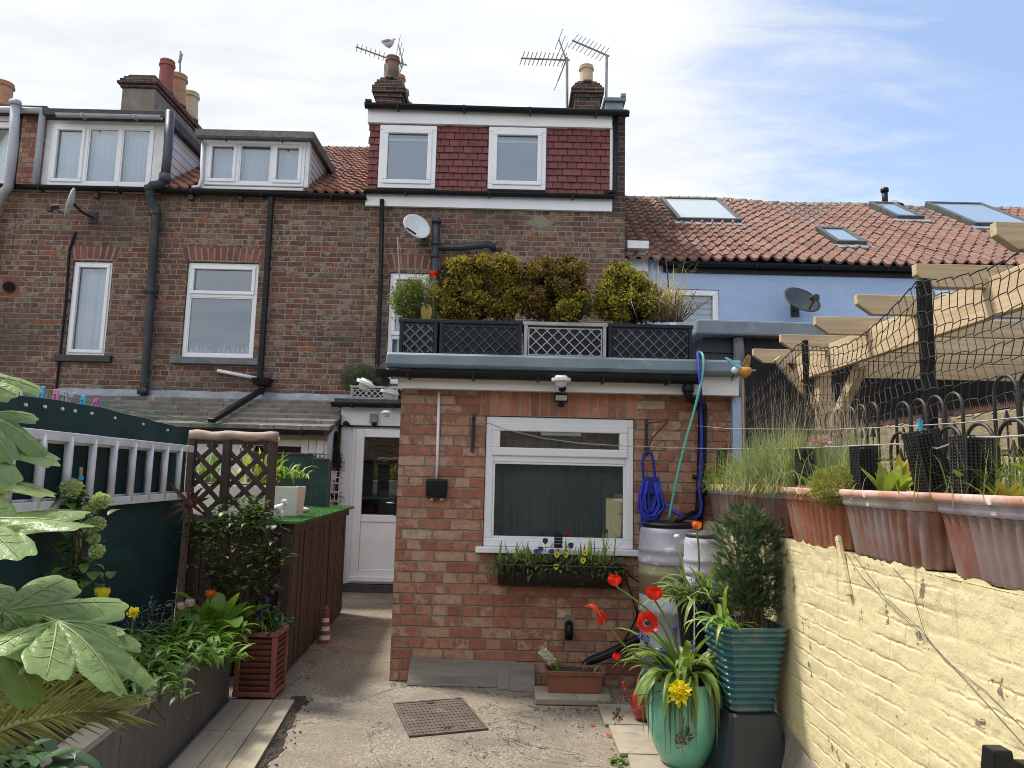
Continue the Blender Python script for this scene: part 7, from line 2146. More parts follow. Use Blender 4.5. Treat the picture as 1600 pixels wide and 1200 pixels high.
# pergola
PINE = mat('new_sawn_timber', (.58, .46, .30), (.42, .31, .185), .8, 3, (.5, 13, 13), bmp=.0015, bscale=40, c3=(.34, .22, .11), s3=4, t3=(.62, .8))
PINEY = mat('sawn_timber_beam', (.62, .49, .32), (.46, .34, .20), .8, 3, (13, .5, 13), bmp=.0015, bscale=40, c3=(.36, .235, .115), s3=4, t3=(.62, .8))
pg = thing('pergola', 'new pale timber pergola beyond the wall with angled rafter ends', 'pergola', (3.0, 5.2, 1.2))
PXe = 2.30
for i, y in enumerate((6.96, 6.24, 5.52, 4.84, 4.12, 3.42, 2.72)):
    zt = 2.735; hb = .135; w_ = .05
    MB().add([(PXe, y - w_/2, zt), (PXe, y - w_/2, zt - .065), (PXe + .10, y - w_/2, zt - hb), (5.2, y - w_/2, zt - hb), (5.2, y - w_/2, zt), (PXe, y + w_/2, zt), (PXe, y + w_/2, zt - .065), (PXe + .10, y + w_/2, zt - hb), (5.2, y + w_/2, zt - hb), (5.2, y + w_/2, zt)],
             [(0, 1, 2, 3, 4), (9, 8, 7, 6, 5), (0, 5, 6, 1), (1, 6, 7, 2), (2, 7, 8, 3), (3, 8, 9, 4), (4, 9, 5, 0)]).build('rafter', PINE, pg, bevel=.004)
BX = 2.70
MB().box(BX, BX + .055, 1.9, 7.0, 2.425, 2.655).build('beam', PINEY, pg, bevel=.004)
MB().box(BX + .058, BX + .17, 6.55, 6.66, 1.2, 2.60).build('post', PINE, pg, bevel=.004)
MB().bar((BX + .11, 6.55, 1.85), (BX + .11, 5.85, 2.43), .07, .10).build('brace', PINE, pg, bevel=.004)
MB().bar((BX + .05, 6.60, 2.15), (BX - .30, 6.60, 2.59), .07, .05, (0, 1, 0)).build('brace', PINE, pg, bevel=.004)
for k in range(3):
    MB().box(BX + .5, 5.4, 6.68, 6.71, 2.44 + k * .155, 2.44 + k * .155 + .148).build('board', PINE, pg, bevel=.004)
MB().box(5.14, 5.2, 1.9, 7.0, 2.425, 2.598).box(5.1, 5.2, 1.9, 2.0, 1.2, 2.42).box(5.1, 5.2, 6.5, 6.6, 1.2, 2.42).build('far_frame', PINE, pg)
# black shed with grey roof trim
bsd = thing('black_shed', 'black boarded garden building with a grey felt roof edge behind the pergola', 'shed', (3.6, 8, 1))
BLKW = mat('black_boarding', (.010, .012, .018), (.016, .018, .026), .7, 4, bmp=.002)
DGRN = mat('dark_grey_green_board', (.035, .045, .05), (.025, .033, .037), .7, 4, bmp=.002)
SX0, SX1, SY = A(1099, 540, 7.2).x, 6.4, 7.2
zt1 = A(1190, 500, SY - .15).z; zt0 = A(1190, 524, SY - .15).z
MB().box(SX0 + .42, SX1, SY, 9.7, 1.0, zt0 + .02).build('wall', BLKW, bsd)
mb = MB()
for k in range(9):
    z1 = zt0 - k * .16
    mb.hexa([(SX0, SY - .006, z1 - .155), (SX0 + .419, SY - .006, z1 - .155), (SX0 + .419, 9.7, z1 - .155), (SX0, 9.7, z1 - .155), (SX0, SY + .012, z1), (SX0 + .419, SY + .012, z1), (SX0 + .419, 9.7, z1), (SX0, 9.7, z1)])
mb.build('cladding', DGRN, bsd)
mb = MB()
mb.hexa([(SX0 - .12, SY - .15, zt0), (SX1, SY - .15, zt0 - .02), (SX1, 9.8, zt0), (SX0 - .12, 9.8, zt0), (SX0 - .10, SY - .14, zt1), (SX1, SY - .14, zt1 - .03), (SX1, 9.8, zt1), (SX0 - .10, 9.8, zt1)])
mb.build('roof_trim', GREYGRP, bsd, bevel=.02)
x_ = A(1153, 560, SY - .03).x
MB().tube([(x_, SY - .05, zt0 - .01), (x_ + .005, SY - .055, zt0 - .18), (x_ - .01, SY - .05, zt0 - .34), (x_ + .02, SY - .05, zt0 - .5), (x_ + .02, SY - .05, 1.2)], [.05, .056, .05, .04, .04], 8).build('wrapped_post', mat('grey_weathered_wrap', (.2, .2, .21), (.13, .13, .14), .8, 14, bmp=.006, bscale=30), bsd, smooth=True)

# ------------------------------------------------------------------ kingfisher ornament
kb = thing('kingfisher_ornament', 'orange and blue kingfisher ornament flying on a thin stick', 'garden ornament', A(1160, 690, 4.9))
YK = 4.9; kc = A(1164, 582, YK); s_ = YK / F
MB().tube([A(1162, 720, YK), A(1161, 586, YK)], .004, 6).build('stick', CANE, kb)
rings = []
for px, py, r in ((1176, 579, 1), (1172, 580, 6), (1166, 582, 9), (1160, 582, 8.5), (1154, 580, 6.5), (1150, 578, 5)):
    c = A(px, py, YK); rings.append([(c.x + .3 * r * s_ * math.sin(a) * .0, c.y + r * s_ * math.cos(a), c.z + r * s_ * math.sin(a)) for a in [i * math.pi / 6 for i in range(12)]])
MB().loft(rings).build('body', mat('kingfisher_orange', (.55, .26, .035), (.42, .18, .03), .5, 12), kb, smooth=True)
MB().ball(A(1149, 579, YK), 6.5 * s_, 6 * s_, 6.5 * s_).build('head', mat('kingfisher_blue', (.08, .42, .62), (.55, .66, .68), .45, 30), kb, smooth=True)
MB().tube([A(1145, 584, YK), A(1143, 596, YK)], [.012, .002], 6).build('beak', IRON, kb)
def wing(pts, m_, dy):
    P0 = [A(px, py, YK + dy) for px, py in pts]; n_ = V((.1, -1, .2)).normalized() * .006
    mb = MB(); mb.add([p + n_ for p in P0] + [p - n_ for p in P0], [tuple(range(len(P0))), tuple(range(2 * len(P0) - 1, len(P0) - 1, -1))] + [(i, (i + 1) % len(P0), (i + 1) % len(P0) + len(P0), i + len(P0)) for i in range(len(P0))])
    mb.build('wing', m_, kb)
wing([(1158, 576), (1150, 574), (1140, 566), (1132, 559), (1134, 558), (1146, 564), (1157, 571)], mat('kingfisher_wing_blue', (.10, .42, .60), (.3, .6, .7), .45, 40), -.03)
wing([(1161, 577), (1170, 578), (1172, 568), (1173, 556), (1168, 554), (1164, 560), (1161, 569)], mat('kingfisher_wing_gold', (.34, .19, .03), (.12, .07, .02), .6, 40), .03)
MB().leaf(A(1174, 579, YK), (1, 0, .15), .035, .014, 0, 3, 0, 'oval', (0, -1, 0)).build('tail', mat('kingfisher_tail', (.3, .34, .36), None, .5), kb)

# ------------------------------------------------------------------ water butts
LAV = mat('lavender_grey_plastic', (.36, .345, .41), (.31, .30, .36), .5, 3, bmp=.001, c3=(.62, .60, .62), s3=9, t3=(.58, .66))
OLIVE = mat('olive_stained_plastic', (.26, .225, .13), (.20, .175, .105), .55, 3, bmp=.001, c3=(.36, .33, .25), s3=7)
BLGR = mat('blue_grey_plastic', (.34, .355, .40), (.27, .285, .33), .5, 3, bmp=.001, c3=(.5, .5, .52), s3=8, t3=(.6, .7))
def butt(cx_, cy_, r, zt, mats, label, name='water_butt'):
    t = thing(name, label, 'water butt', (cx_, cy_, 0))
    zs = [(0, .36), (.36, .62), (.62, .80), (.80, 1.0)]
    lower = [(r * .86, 0), (r * .9, .02), (r * .95, zt * .28), (r * .99, zt * .285), (r * .99, zt * .31), (r * .95, zt * .315), (r * .98, zt * .50), (r * 1.01, zt * .505), (r * 1.01, zt * .53), (r * .97, zt * .535), (r * .99, zt * .60)]
    MB().lathe(lower, (cx_, cy_, 0), 36).build('lower_body', mats[0], t, smooth=True)
    MB().lathe([(r * .99, zt * .601), (r * .99, zt * .70), (r * 1.02, zt * .705), (r * 1.02, zt * .725), (r * .985, zt * .73), (r * .985, zt * .765)], (cx_, cy_, 0), 36).build('middle_band', mats[1], t, smooth=True)
    MB().lathe([(r * .985, zt * .766), (r * 1.03, zt * .775), (r * 1.03, zt * .80), (r * 1.0, zt * .805), (r * 1.0, zt * .835), (r * 1.02, zt * .84), (r * 1.02, zt * .855), (r * .99, zt * .86), (r * .97, zt * .94), (r * .93, zt * .965), (r * .86, zt * .972)], (cx_, cy_, 0), 36).build('upper_body', mats[2], t, smooth=True)
    MB().lathe([(r * .90, zt * .973), (r * .92, zt * .985), (r * .90, zt * .995), (r * .80, zt), (r * .78, zt * .992), (r * .3, zt * 1.0), (.02, zt * 1.01)], (cx_, cy_, 0), 36).build('lid', mats[3], t, smooth=True)
    return t
BUX, BUY = 1.085, 5.10
b1 = butt(BUX, BUY, .195, 1.185, (BLGR, OLIVE, LAV, BLACK), 'large lavender and olive water butt with a black lid under the blue hose')
b2 = butt(1.255, 4.78, .135, 1.145, (BLGR, BLGR, LAV, mat('dark_grey_lid', (.07, .075, .085), (.05, .055, .06), .4, 5, bmp=0)), 'smaller grey water butt in front of the larger one, tulip before it')
q = A(1060, 838, 4.60)
MB().tube([q, q + V((-.02, -.03, 0))], [.012, .016], 10).build('tap_knob', WHITE_OLD, b2, smooth=True)
MB().tube([(BUX + .06, BUY - .02, 1.195), (BUX + .13, BUY + .02, 1.225), (BUX + .2, BUY + .1, 1.24)], .022, 8).build('inlet_pipe', BLACK, b1, smooth=True)

# ------------------------------------------------------------------ brackets, hoses
def bracket(px, p0, p1, label, arm=True, side=1):
    t = thing('hanging_bracket', label, 'bracket', A(px, p1, YE))
    a, b = A(px, p0, YE - .012), A(px, p1, YE - .012)
    MB().box(a.x - .012, a.x + .012, YE - .02, YE - .001, b.z, a.z).build('wall_strip', IRON, t, bevel=.003)
    e = V((a.x + .10 * side, YE - .26, a.z - .03)) if arm else V((a.x + .02, YE - .2, a.z - .02))
    mb = MB().bar(a - V((0, 0, .03)), e, .012, .010).tube([b + V((0, -.01, .03)), (a + b) / 2 + (e - a) * .30, e - V((0, 0, .005))], .006, 6)
    mb.tube([e + V((.02 * math.cos(i / 3) * side, -.02 * math.cos(i / 3), .02 * math.sin(i / 3))) * (1 - i / 30) for i in range(20)], .004, 5)
    mb.build('arm', RUST if arm else IRON, t)
    return t
bracket(740, 648, 706, 'black iron wall bracket to the left of the kitchen window, seen end-on', False)
bracket(1010, 655, 712, 'rusty scrolled hanging-basket bracket to the right of the kitchen window', True)
def hosemat(name, c1, c2, pitch):
    return mat(name, c1, c2, .6, 45, (1, 1, 1), bmp=.004, bscale=90)
HOSEB = hosemat('blue_fabric_hose', (.012, .022, .30), (.03, .045, .46), 1)
hb_ = thing('blue_hose', 'blue expanding hose bundled on a hanger beside the window, looped over the roof', 'hose', A(1018, 712, YE - .1))
Yh = YE - .09
hp = [(1005, 752), (1003, 712), (1006, 707), (1017, 707), (1021, 712), (1024, 745), (1030, 750), (1032, 768), (1006, 768), (1003, 757)]
mb = MB()
mb.tube([A(*q_, Yh) for q_ in ((1006, 752), (1004, 722), (1006, 709), (1012, 706), (1018, 709), (1021, 722), (1024, 750))], .011, 8)
mb.box(A(1005, 755, Yh).x, A(1029, 755, Yh).x, Yh - .02, Yh + .02, A(1015, 772, Yh).z, A(1015, 745, Yh).z)
mb.build('hanger', mat('blue_plastic', (.012, .02, .26), None, .4, bmp=0), hb_, bevel=.005)
r_ = random.Random(12)
for i in range(11):
    x0 = 1003 + r_.uniform(-4, 10); x1 = 1024 + r_.uniform(-4, 12); lo = r_.uniform(795, 828); dy = -.03 + .06 * r_.random()
    pts = [A(x0 + 5, 752, Yh + dy), A(x0, 775, Yh + dy), A(x0 + r_.uniform(-3, 3), lo - 14, Yh + dy), A((x0 + x1) / 2 - 4, lo, Yh + dy - .01), A((x0 + x1) / 2 + 5, lo - 1, Yh + dy - .01), A(x1 + r_.uniform(-3, 3), lo - 18, Yh + dy), A(x1 - 1, 775, Yh + dy), A(x1 - 5, 754, Yh + dy)]
    MB().tube(pts, .0115, 7).build('loop', HOSEB, hb_, smooth=True)
def dense(pts, n=6):
    out_ = []
    for i in range(len(pts) - 1):
        p0_, p1_, p2_, p3_ = pts[max(0, i - 1)], pts[i], pts[i + 1], pts[min(len(pts) - 1, i + 2)]
        for k in range(n):
            u = k / n
            out_.append(.5 * ((2 * p1_) + (p2_ - p0_) * u + (2 * p0_ - 5 * p1_ + 4 * p2_ - p3_) * u * u + (3 * p1_ - p0_ - 3 * p2_ + p3_) * u ** 3))
    return out_ + [pts[-1]]
MB().tube(dense([A(1004, 800, Yh), A(1001, 825, Yh), A(1002, 850, Yh - .01)]), .0115, 7).build('tail', HOSEB, hb_, smooth=True)
MB().tube(dense([A(1031, 772, Yh), A(1040, 788, Yh - .02), A(1056, 801, Yh - .08), A(1070, 808, Yh - .1), A(1084, 810, Yh - .08), A(1093, 804, Yh - .05), A(1096, 788, Yh - .02), A(1093, 765, Yh), A(1095, 735, Yh), A(1096, 690, Yh), A(1095, 640, Yh), A(1095, 615, YE - .26), A(1093, 585, YE - .28), A(1091, 560, YE - .23), A(1090, 552, YE - .16), A(1091, 549, YE - .02)]), .0115, 8).build('riser', HOSEB, hb_, smooth=True)
gh = thing('green_hose', 'thin turquoise hose hanging from the roof edge down to the water butt', 'hose', A(1046, 808, YE - .3))
MB().tube(dense([A(1045, 812, YE - .30), A(1058, 745, YE - .30), A(1071, 690, YE - .29), A(1085, 640, YE - .28), A(1095, 600, YE - .29), A(1099, 570, YE - .25), A(1098, 555, YE - .21), A(1093, 550, YE - .12), A(1089, 552, YE)]), .0095, 8).build('hose', mat('turquoise_hose', (.10, .42, .32), (.07, .34, .26), .4, 8, bmp=0), gh, smooth=True)
mb = MB().tube(dense([A(972, 885, YE - .14), A(985, 900, YE - .04), A(1002, 912, YE - .02)]), .005, 6)
mb.tube(dense([A(974, 893, YE - .1), A(985, 925, YE - .05), A(996, 960, YE - .05), A(1002, 985, YE - .05)]), .005, 6).tube(dense([A(1000, 940, YE - .05), A(990, 975, YE - .05), A(960, 1020, YE - .15), A(925, 1033, YE - .2)]), .008, 6)
t = thing('irrigation_tube', 'thin black irrigation tube trailing from the window basket to the water butt', 'tube', A(985, 925, YE - .05)); mb.build('tube', BLACK, t, smooth=True)
t = thing('drain_hose', 'fat black drain hose lying behind the small terracotta trough', 'hose', A(950, 1032, YE - .2))
MB().tube(dense([A(905, 1060, YE - .12), A(918, 1036, YE - .12), A(945, 1024, YE - .12), A(985, 1004, YE - .1), A(1010, 990, YE - .1)]), .03, 10).build('hose', BLACK, t, smooth=True)

# ------------------------------------------------------------------ window basket
wb = thing('window_basket', 'black wrought window basket lined with mossy coir under the kitchen window', 'hay basket', A(872, 900, YE - .12))
bx0, bx1 = A(778, 890, YE - .12).x, A(972, 890, YE - .12).x
bzt, bzb = A(870, 884, YE - .2).z, A(870, 921, YE - .2).z
COIR = mat('mossy_coir', (.035, .03, .018), (.02, .018, .012), .95, 14, bmp=.015, bscale=50, c3=(.06, .07, .025), s3=8)
rings = []
for i in range(15):
    u = i / 14; x = bx0 + (bx1 - bx0) * u
    tp = 1 - .25 * max(0, abs(u - .5) * 2 - .8) / .2
    prof = [(YE - .005, bzt)] + [(YE - .01 - .20 * tp * math.sin(a * math.pi / 14) ** .8, bzt - (bzt - bzb) * (1 - math.cos(a * math.pi / 14)) * tp) for a in range(8)][::-1] + []
    rings.append([(x + .01 * noise.noise((u * 9, k, 0)) , y, z + .006 * noise.noise((u * 14, k * 1.3, 2))) for k, (y, z) in enumerate([(YE - .005, bzt), (YE - .005, bzb + .01), (YE - .06, bzb), (YE - .13 * tp - .02, bzb + .025), (YE - .19 * tp, bzb + (bzt - bzb) * .45), (YE - .21 * tp, bzt)])])
MB().loft(rings).build('liner', COIR, wb, smooth=True)
mb = MB().tube([(bx0 - .005, YE - .01, bzt), (bx0 - .005, YE - .20, bzt), (bx0 + .02, YE - .222, bzt), (bx1 - .02, YE - .222, bzt), (bx1 + .005, YE - .20, bzt), (bx1 + .005, YE - .01, bzt)], .007, 6)
for i in range(12):
    x = bx0 + .03 + (bx1 - bx0 - .06) * i / 11
    mb.tube([(x, YE - .222, bzt), (x, YE - .2, bzb + (bzt - bzb) * .4), (x, YE - .145, bzb + .012), (x, YE - .06, bzb - .008), (x, YE - .01, bzb - .004)], .005, 6)
mb.build('frame', IRON, wb)
YW = YE - .13
leafy('pansy', 'mixed trailing greenery filling the window basket', A(872, 884, YW), 0 + 8, .05, .02, LEAFG, 121, per=4)
def basket_plants():
    r2 = random.Random(122); t = thing('basket_greenery', 'low leafy bedding spilling over the rim of the window basket', 'plants', A(872, 886, YW))
    mb = MB()
    for _ in range(620):
        x = bx0 - .02 + (bx1 - bx0 + .04) * r2.random(); y = YE - .03 - .21 * r2.random(); a = r2.uniform(0, 6.28)
        z = bzt + r2.uniform(-.03, .05) - (.05 * r2.random() if y < YE - .2 else 0)
        mb.leaf((x, y, z), (math.cos(a), math.sin(a) - .3, r2.uniform(-.3, .9)), r2.uniform(.03, .07), r2.uniform(.012, .024), r2.uniform(.2, 1.4), 4, .25, 'oval')
    for _ in range(130):     # dead trailing bits at the corner
        x = bx0 + r2.gauss(0, .05); mb.leaf((x, YE - .18 + r2.gauss(0, .04), bzt + r2.gauss(0, .02)), (r2.gauss(-.3, .5), -.4, .3), r2.uniform(.05, .12), .006, 2.6, 6, .1, 'blade')
    mb.build('foliage', leafmat('basket_leaf', (.045, .08, .022), (.09, .14, .035), (.22, .22, .08), .5, .3), t, smooth=True)
basket_plants()
for px, n, lab, sd in ((800, 20, 'clump of spring bulb leaves at the left end of the window basket', 124), (832, 18, 'second clump of bulb leaves, left of the plant label', 125), (910, 14, 'thin bulb leaves right of the plant label in the basket', 126), (935, 16, 'tallest sword-like leaves near the right end of the basket', 127)):
    strapplant('spring_bulb', lab, A(px, 884, YW), n, (.10, .22) if sd != 127 else (.12, .30), .016, BULBL, sd, spread=.25, bw=.04, droop=(.1, .7))
def pansy(px, py, m_, lab, rad=.022):
    t = thing('pansy_flower', lab, 'flower', A(px, py + 20, YW - .05), 'pansies in the window basket')
    c = A(px, py, YE - .22); mb = MB(); r2 = random.Random(px)
    for k, (a, s_) in enumerate(((.7, 1), (2.44, 1), (-.25, .9), (3.4, .9), (-1.57, 1.1))):
        d = V((math.cos(a), -.25, math.sin(a))); mb.leaf(c + V((0, -.001 * k, 0)), d, rad * s_, rad * 1.25, .05, 4, -.05, 'oval', (0, -1, 0))
    mb.build('petals', m_, t)
    MB().ball(c + V((0, -.006, -.003)), .0055).build('eye', mat('pansy_eye', (.03, .012, .02), None, .8, bmp=0), t)
    MB().tube([A(px, py + 20, YW - .04), c], .002, 5).build('stalk', TUL, t)
DKP = leafmat('dark_violet_petal', (.025, .012, .06), (.045, .02, .10), (.07, .03, .13), .5, .2)
for px, py, m_, lab in ((884, 866, YELLP, 'yellow pansy just right of the plant label'), (914, 863, YELLP, 'large yellow pansy right of centre in the basket'), (870, 866, YELLP, 'small yellow pansy half behind its neighbour'), (869, 885, YELLP, 'pale yellow pansy hanging over the basket rim'), (911, 875, YELLP, 'tiny cream pansy low on the right of the basket'),
                       (852, 845, DKP, 'dark violet pansy highest on the left of the label'), (845, 858, PURP, 'violet pansy left of the plant label'), (862, 862, PURP, 'purple pansy directly below the label'), (892, 852, DKP, 'near-black pansy above the yellow ones'), (887, 877, leafmat('wine_petal', (.10, .015, .03), (.16, .02, .05), None, .5, .2), 'wine-red pansy in the middle of the rim'), (838, 862, PURP, 'violet pansy at the left of the flowering group')):
    pansy(px, py, m_, lab)
t = thing('plant_label', 'small black plant label standing in the window basket', 'plant label', A(872, 880, YW))
p0 = A(866, 856, YW + .02); p1 = A(879, 836, YW + .02)
MB().box(p0.x, p1.x, YW + .018, YW + .024, p0.z, p1.z).tube([A(872, 880, YW + .02), A(872, 855, YW + .02)], .003, 6).build('tag', BLACK, t)
t2 = MB()
for k in range(3):
    z = p1.z - .018 - k * .022
    t2.tube([(p0.x + .008 + (p1.x - p0.x - .016) * i / 12, YW + .0165, z + .004 * math.sin(i * 2.3 + k)) for i in range(13)], .0011, 4)
t2.build('scribble', WHITE_OLD, t)

# ------------------------------------------------------------------ at the foot of the wall
t = thing('timber_offcut', 'long weathered grey board leaning at the foot of the brick wall', 'board', A(736, 1065, YE - .05))
a, b = A(636, 1064, YE - .09), A(836, 1070, YE - .09)
def leanboard(px0, px1, pyt, y0, h, th, label, name='timber_offcut', Yb=YE - .09):
    t = thing(name, label, 'board', (A(px0, 1060, Yb).x, Yb, 0))
    x0, x1 = A(px0, 1060, Yb).x, A(px1, 1060, Yb).x
    MB().hexa([(x0, Yb - th, .002), (x1, Yb - th, .002), (x1, Yb, .002), (x0, Yb, .002), (x0 + .004, YE - th - .004, h), (x1, YE - th - .006, h * .97), (x1, YE - .004, h * .97), (x0 + .004, YE - .003, h)]).build('board', WOODG, t, bevel=.003)
    return t
bpy.data.objects.remove(t)
leanboard(637, 806, 1031, 0, .165, .025, 'long weathered grey board leaning at the foot of the brick wall')
leanboard(777, 800, 1042, 0, .145, .02, 'short grey board end stacked between the long board and the square one', Yb=YE - .14)
leanboard(796, 836, 1042, 0, .155, .03, 'squarish grey board end at the right of the leaning boards', Yb=YE - .17)
ps = thing('paving_slab', 'loose cracked concrete slab under the small terracotta trough', 'slab', AZ(900, 1088, 0))
q0, q1, q2, q3 = AZ(841, 1076, .05), AZ(964, 1076, .05), AZ(938, 1099, .03), AZ(840, 1099, .03)
x0, x1 = .20, .70
MB().hexa([(x0, 4.99, .003), (x1, 4.99, .003), (x1, 5.27, .003), (x0, 5.27, .003), (x0, 4.99, .045), (x1, 4.99, .045), (x1, 5.27, .048), (x0, 5.27, .048)]).build('slab', SLABM, ps, bevel=.008)
mb = MB().tube([(x0 + .24, 5.25, .046), (x0 + .27, 5.16, .0465), (x0 + .25, 5.1, .046), (x0 + .28, 5.04, .0455), (x0 + .27, 4.99, .044)], .002, 4); mb.build('crack', IRON, ps)
tt = thing('terracotta_trough', 'small brown window trough with a white hyacinth on the cracked slab', 'plant trough', (.42, 5.19, .046))
tx0_, tx1_, ty0, ty1 = A(857, 1065, 5.13).x, A(938, 1065, 5.13).x, 5.11, 5.26
def tring(o, z): return [(tx0_ - o, ty0 - o, z), (tx1_ + o, ty0 - o, z), (tx1_ + o, ty1 + o, z), (tx0_ - o, ty1 + o, z)]
MB().loft([tring(0, .046), tring(.012, .16), tring(.020, .161), tring(.024, .19), tring(.008, .19), tring(.004, .165)]).build('body', mat('brown_terracotta', (.25, .095, .055), (.19, .07, .042), .75, 5, bmp=.0015, c3=(.15, .075, .05), s3=4), tt, bevel=.003)
MB().box(tx0_ + .005, tx1_ - .005, ty0 + .005, ty1 - .005, .166, .178).build('soil', SOIL, tt)
hy = thing('white_hyacinth', 'leaning white hyacinth at the left end of the small trough', 'flower', (tx0_ + .05, 5.18, .18))
c0 = A(862, 1032, 5.15); c1 = A(848, 1018, 5.15)
mb = MB(); r2 = random.Random(3)
for i in range(6):
    c = c0.lerp(c1, i / 5); cutleaves(mb, [(c.x, c.y, c.z, .026, .026, .018)], 60, .02, .014, r2, upb=0, shell=.4)
mb.build('florets', WHTP, hy); MB().tube([(tx0_ + .05, 5.18, .17), c0, c1], .006, 6).build('stalk', TUL, hy)
strapplant('bulb_foliage', 'short bulb leaves around the white hyacinth', (tx0_ + .06, 5.18, .18), 9, (.06, .13), .014, BULBL, 131, spread=.4, bw=.02)
strapplant('seedling', 'sparse seedlings at the right end of the small trough', (tx1_ - .05, 5.18, .18), 9, (.03, .08), .012, BULBL, 132, spread=.5, bw=.03)
# drain cover
mc = thing('manhole_cover', 'rusty square steel manhole cover set in the concrete', 'manhole cover', AZ(688, 1122, 0))
P4 = [AZ(614, 1101, 0), AZ(722, 1092, 0), AZ(763, 1141, 0), AZ(639, 1153, 0)]
MAN = mat('rusty_steel', (.135, .105, .085), (.095, .078, .066), .7, 9, bmp=.0015, metal=.25, c3=(.2, .16, .125), s3=6)
def mq(u, v, z):
    p = P4[0].lerp(P4[1], u).lerp(P4[3].lerp(P4[2], u), v); return V((p.x, p.y, z))
def mslab(mb, u0, u1, v0, v1, z0, z1):
    mb.hexa([mq(u0, v1, z0), mq(u1, v1, z0), mq(u1, v0, z0), mq(u0, v0, z0), mq(u0, v1, z1), mq(u1, v1, z1), mq(u1, v0, z1), mq(u0, v0, z1)])
mb = MB(); mslab(mb, 0, 1, 0, .03, .004, .012); mslab(mb, 0, 1, .97, 1, .004, .012); mslab(mb, 0, .03, .03, .97, .004, .012); mslab(mb, .97, 1, .03, .97, .004, .012); mb.build('frame', MAN, mc)
mb = MB(); mslab(mb, .038, .962, .038, .962, .004, .0085); mb.build('plate', MAN, mc)
mb = MB()
for i in range(17):
    for j in range(11):
        u, v = .075 + .85 * i / 16, .085 + .83 * j / 10
        mslab(mb, u - .014, u + .014, v - .026, v + .026, .0086, .0125)
mb.build('tread', MAN, mc)
for u, v in ((.52, .10), (.52, .88)):
    mb = MB(); mslab(mb, u - .05, u + .05, v - .022, v + .022, .0087, .0135); mb.build('key_slot', IRON, mc)
for px, py, lab in ((922, 1134, 'crumpled red petal nearer the slab on the concrete'), (947, 1150, 'red petal lying nearer the pale side paving')):
    q = AZ(px, py, .006); t = thing('fallen_petal', lab, 'petal', q, 'fallen red petals on the concrete')
    MB().leaf(q, (1, .2, .25), .035, .02, .5, 4, .5, 'oval').build('petal', REDP, t)
leafy('weed', 'small green weed growing in the joint beside the side paving', AZ(965, 1192, 0), 14, .03, .012, LEAFG, 133, spread=.8, stem=(.01, .05), bw=.03, per=5)

# ------------------------------------------------------------------ big pots on the right
TEAL = mat('turquoise_glaze', (.17, .50, .385), (.135, .43, .335), .22, 3, bmp=.0008, bscale=14, coat=.5, c3=(.13, .28, .21), s3=9, t3=(.58, .72))
gp = thing('glazed_pot', 'tall turquoise glazed pot overflowing with tulips', 'plant pot', (.935, 4.03, 0.022))
GX, GY, GZ = .935, 4.03, .022
MB().lathe([(.108, 0), (.12, .012), (.162, .10), (.190, .21), (.194, .28), (.184, .355), (.172, .395), (.178, .41), (.176, .42), (.16, .418), (.152, .39)], (GX, GY, GZ), 48).build('body', TEAL, gp, smooth=True)
MB().lathe([(.152, .40), (.01, .41)], (GX, GY, GZ), 24).build('soil', SOIL, gp)
GT = (GX, GY, GZ + .41)
tb = thing('tulip_clump', 'mass of arching tulip leaves hanging over the turquoise pot', 'plant', GT)
r2 = random.Random(141); mb = MB()
for i in range(74):
    a = r2.uniform(0, 6.283); s_ = r2.uniform(.25, 1.0)
    p = V(GT) + V((math.cos(a) * .09 * r2.random(), math.sin(a) * .09 * r2.random(), -.01))
    mb.leaf(p, (math.cos(a) * s_ - .22, math.sin(a) * s_ - .08, 1), r2.uniform(.20, .42), r2.uniform(.032, .062), r2.uniform(.9, 2.5), 9, .35, 'lance', twist=r2.uniform(-.8, .8))
for i in range(16):     # broad leaves at the front
    a = r2.uniform(3.4, 6.0); p = V(GT) + V((math.cos(a) * .08, math.sin(a) * .08, 0))
    mb.leaf(p, (math.cos(a) * .8, math.sin(a) * .8, .75), r2.uniform(.16, .28), r2.uniform(.05, .075), r2.uniform(.8, 1.6), 8, .3, 'lance', twist=r2.uniform(-.5, .5))
mb.build('foliage', TUL, tb, smooth=True)
mb = MB()
for i in range(46):    # limp old leaves hanging straight down the glaze
    a = r2.uniform(2.6, 6.8); p = V(GT) + V((math.cos(a) * .15, math.sin(a) * .15, .02))
    l = r2.uniform(.12, .34); w_ = V((math.cos(a), math.sin(a), 0))
    mb.tube([p, p + w_ * .04 + V((0, 0, .0)), p + w_ * .06 - V((0, 0, l * .4)), p + w_ * .055 - V((0, 0, l))], [.003, .004, .004, .001], 4)
mb.build('limp_leaves', leafmat('limp_green', (.10, .15, .04), (.17, .21, .06), (.3, .26, .1), .5, .25), tb)
def tulip(name, px, py, Y, rad, op, m_, base, label, up=(0, -.15, 1), seed=1, cat='flower', group=None, n=6, mid=None, hgt=1.5):
    r3 = random.Random(seed); c = A(px, py, Y); t = thing(name, label, cat, base, group)
    mb = MB(); tulip_head(mb, c, rad, op, r3, up, n, hgt); mb.build('petals', m_, t, smooth=True)
    pts = [V(base), (V(base) + c) / 2 + (V(mid) if mid else V((.01, 0, .02))), c]
    MB().tube(dense(pts), .0055, 6).build('stalk', TUL, t, smooth=True)
    return t, c
tulip('red_tulip', 960, 914, 3.97, .034, .25, REDP, GT, 'tallest red tulip, its closed cup in front of the window basket', seed=1, mid=(.06, 0, .05))
tulip('red_tulip', 1022, 936, 3.95, .040, .45, REDP, GT, 'upright red tulip in front of the water butt', seed=2, mid=(.02, 0, .04))
t, c = tulip('red_tulip', 1010, 974, 3.87, .040, 1.0, REDP, GT, 'wide open red tulip facing the camera with a dark centre', up=(.05, -.85, .35), seed=3, hgt=1.0)
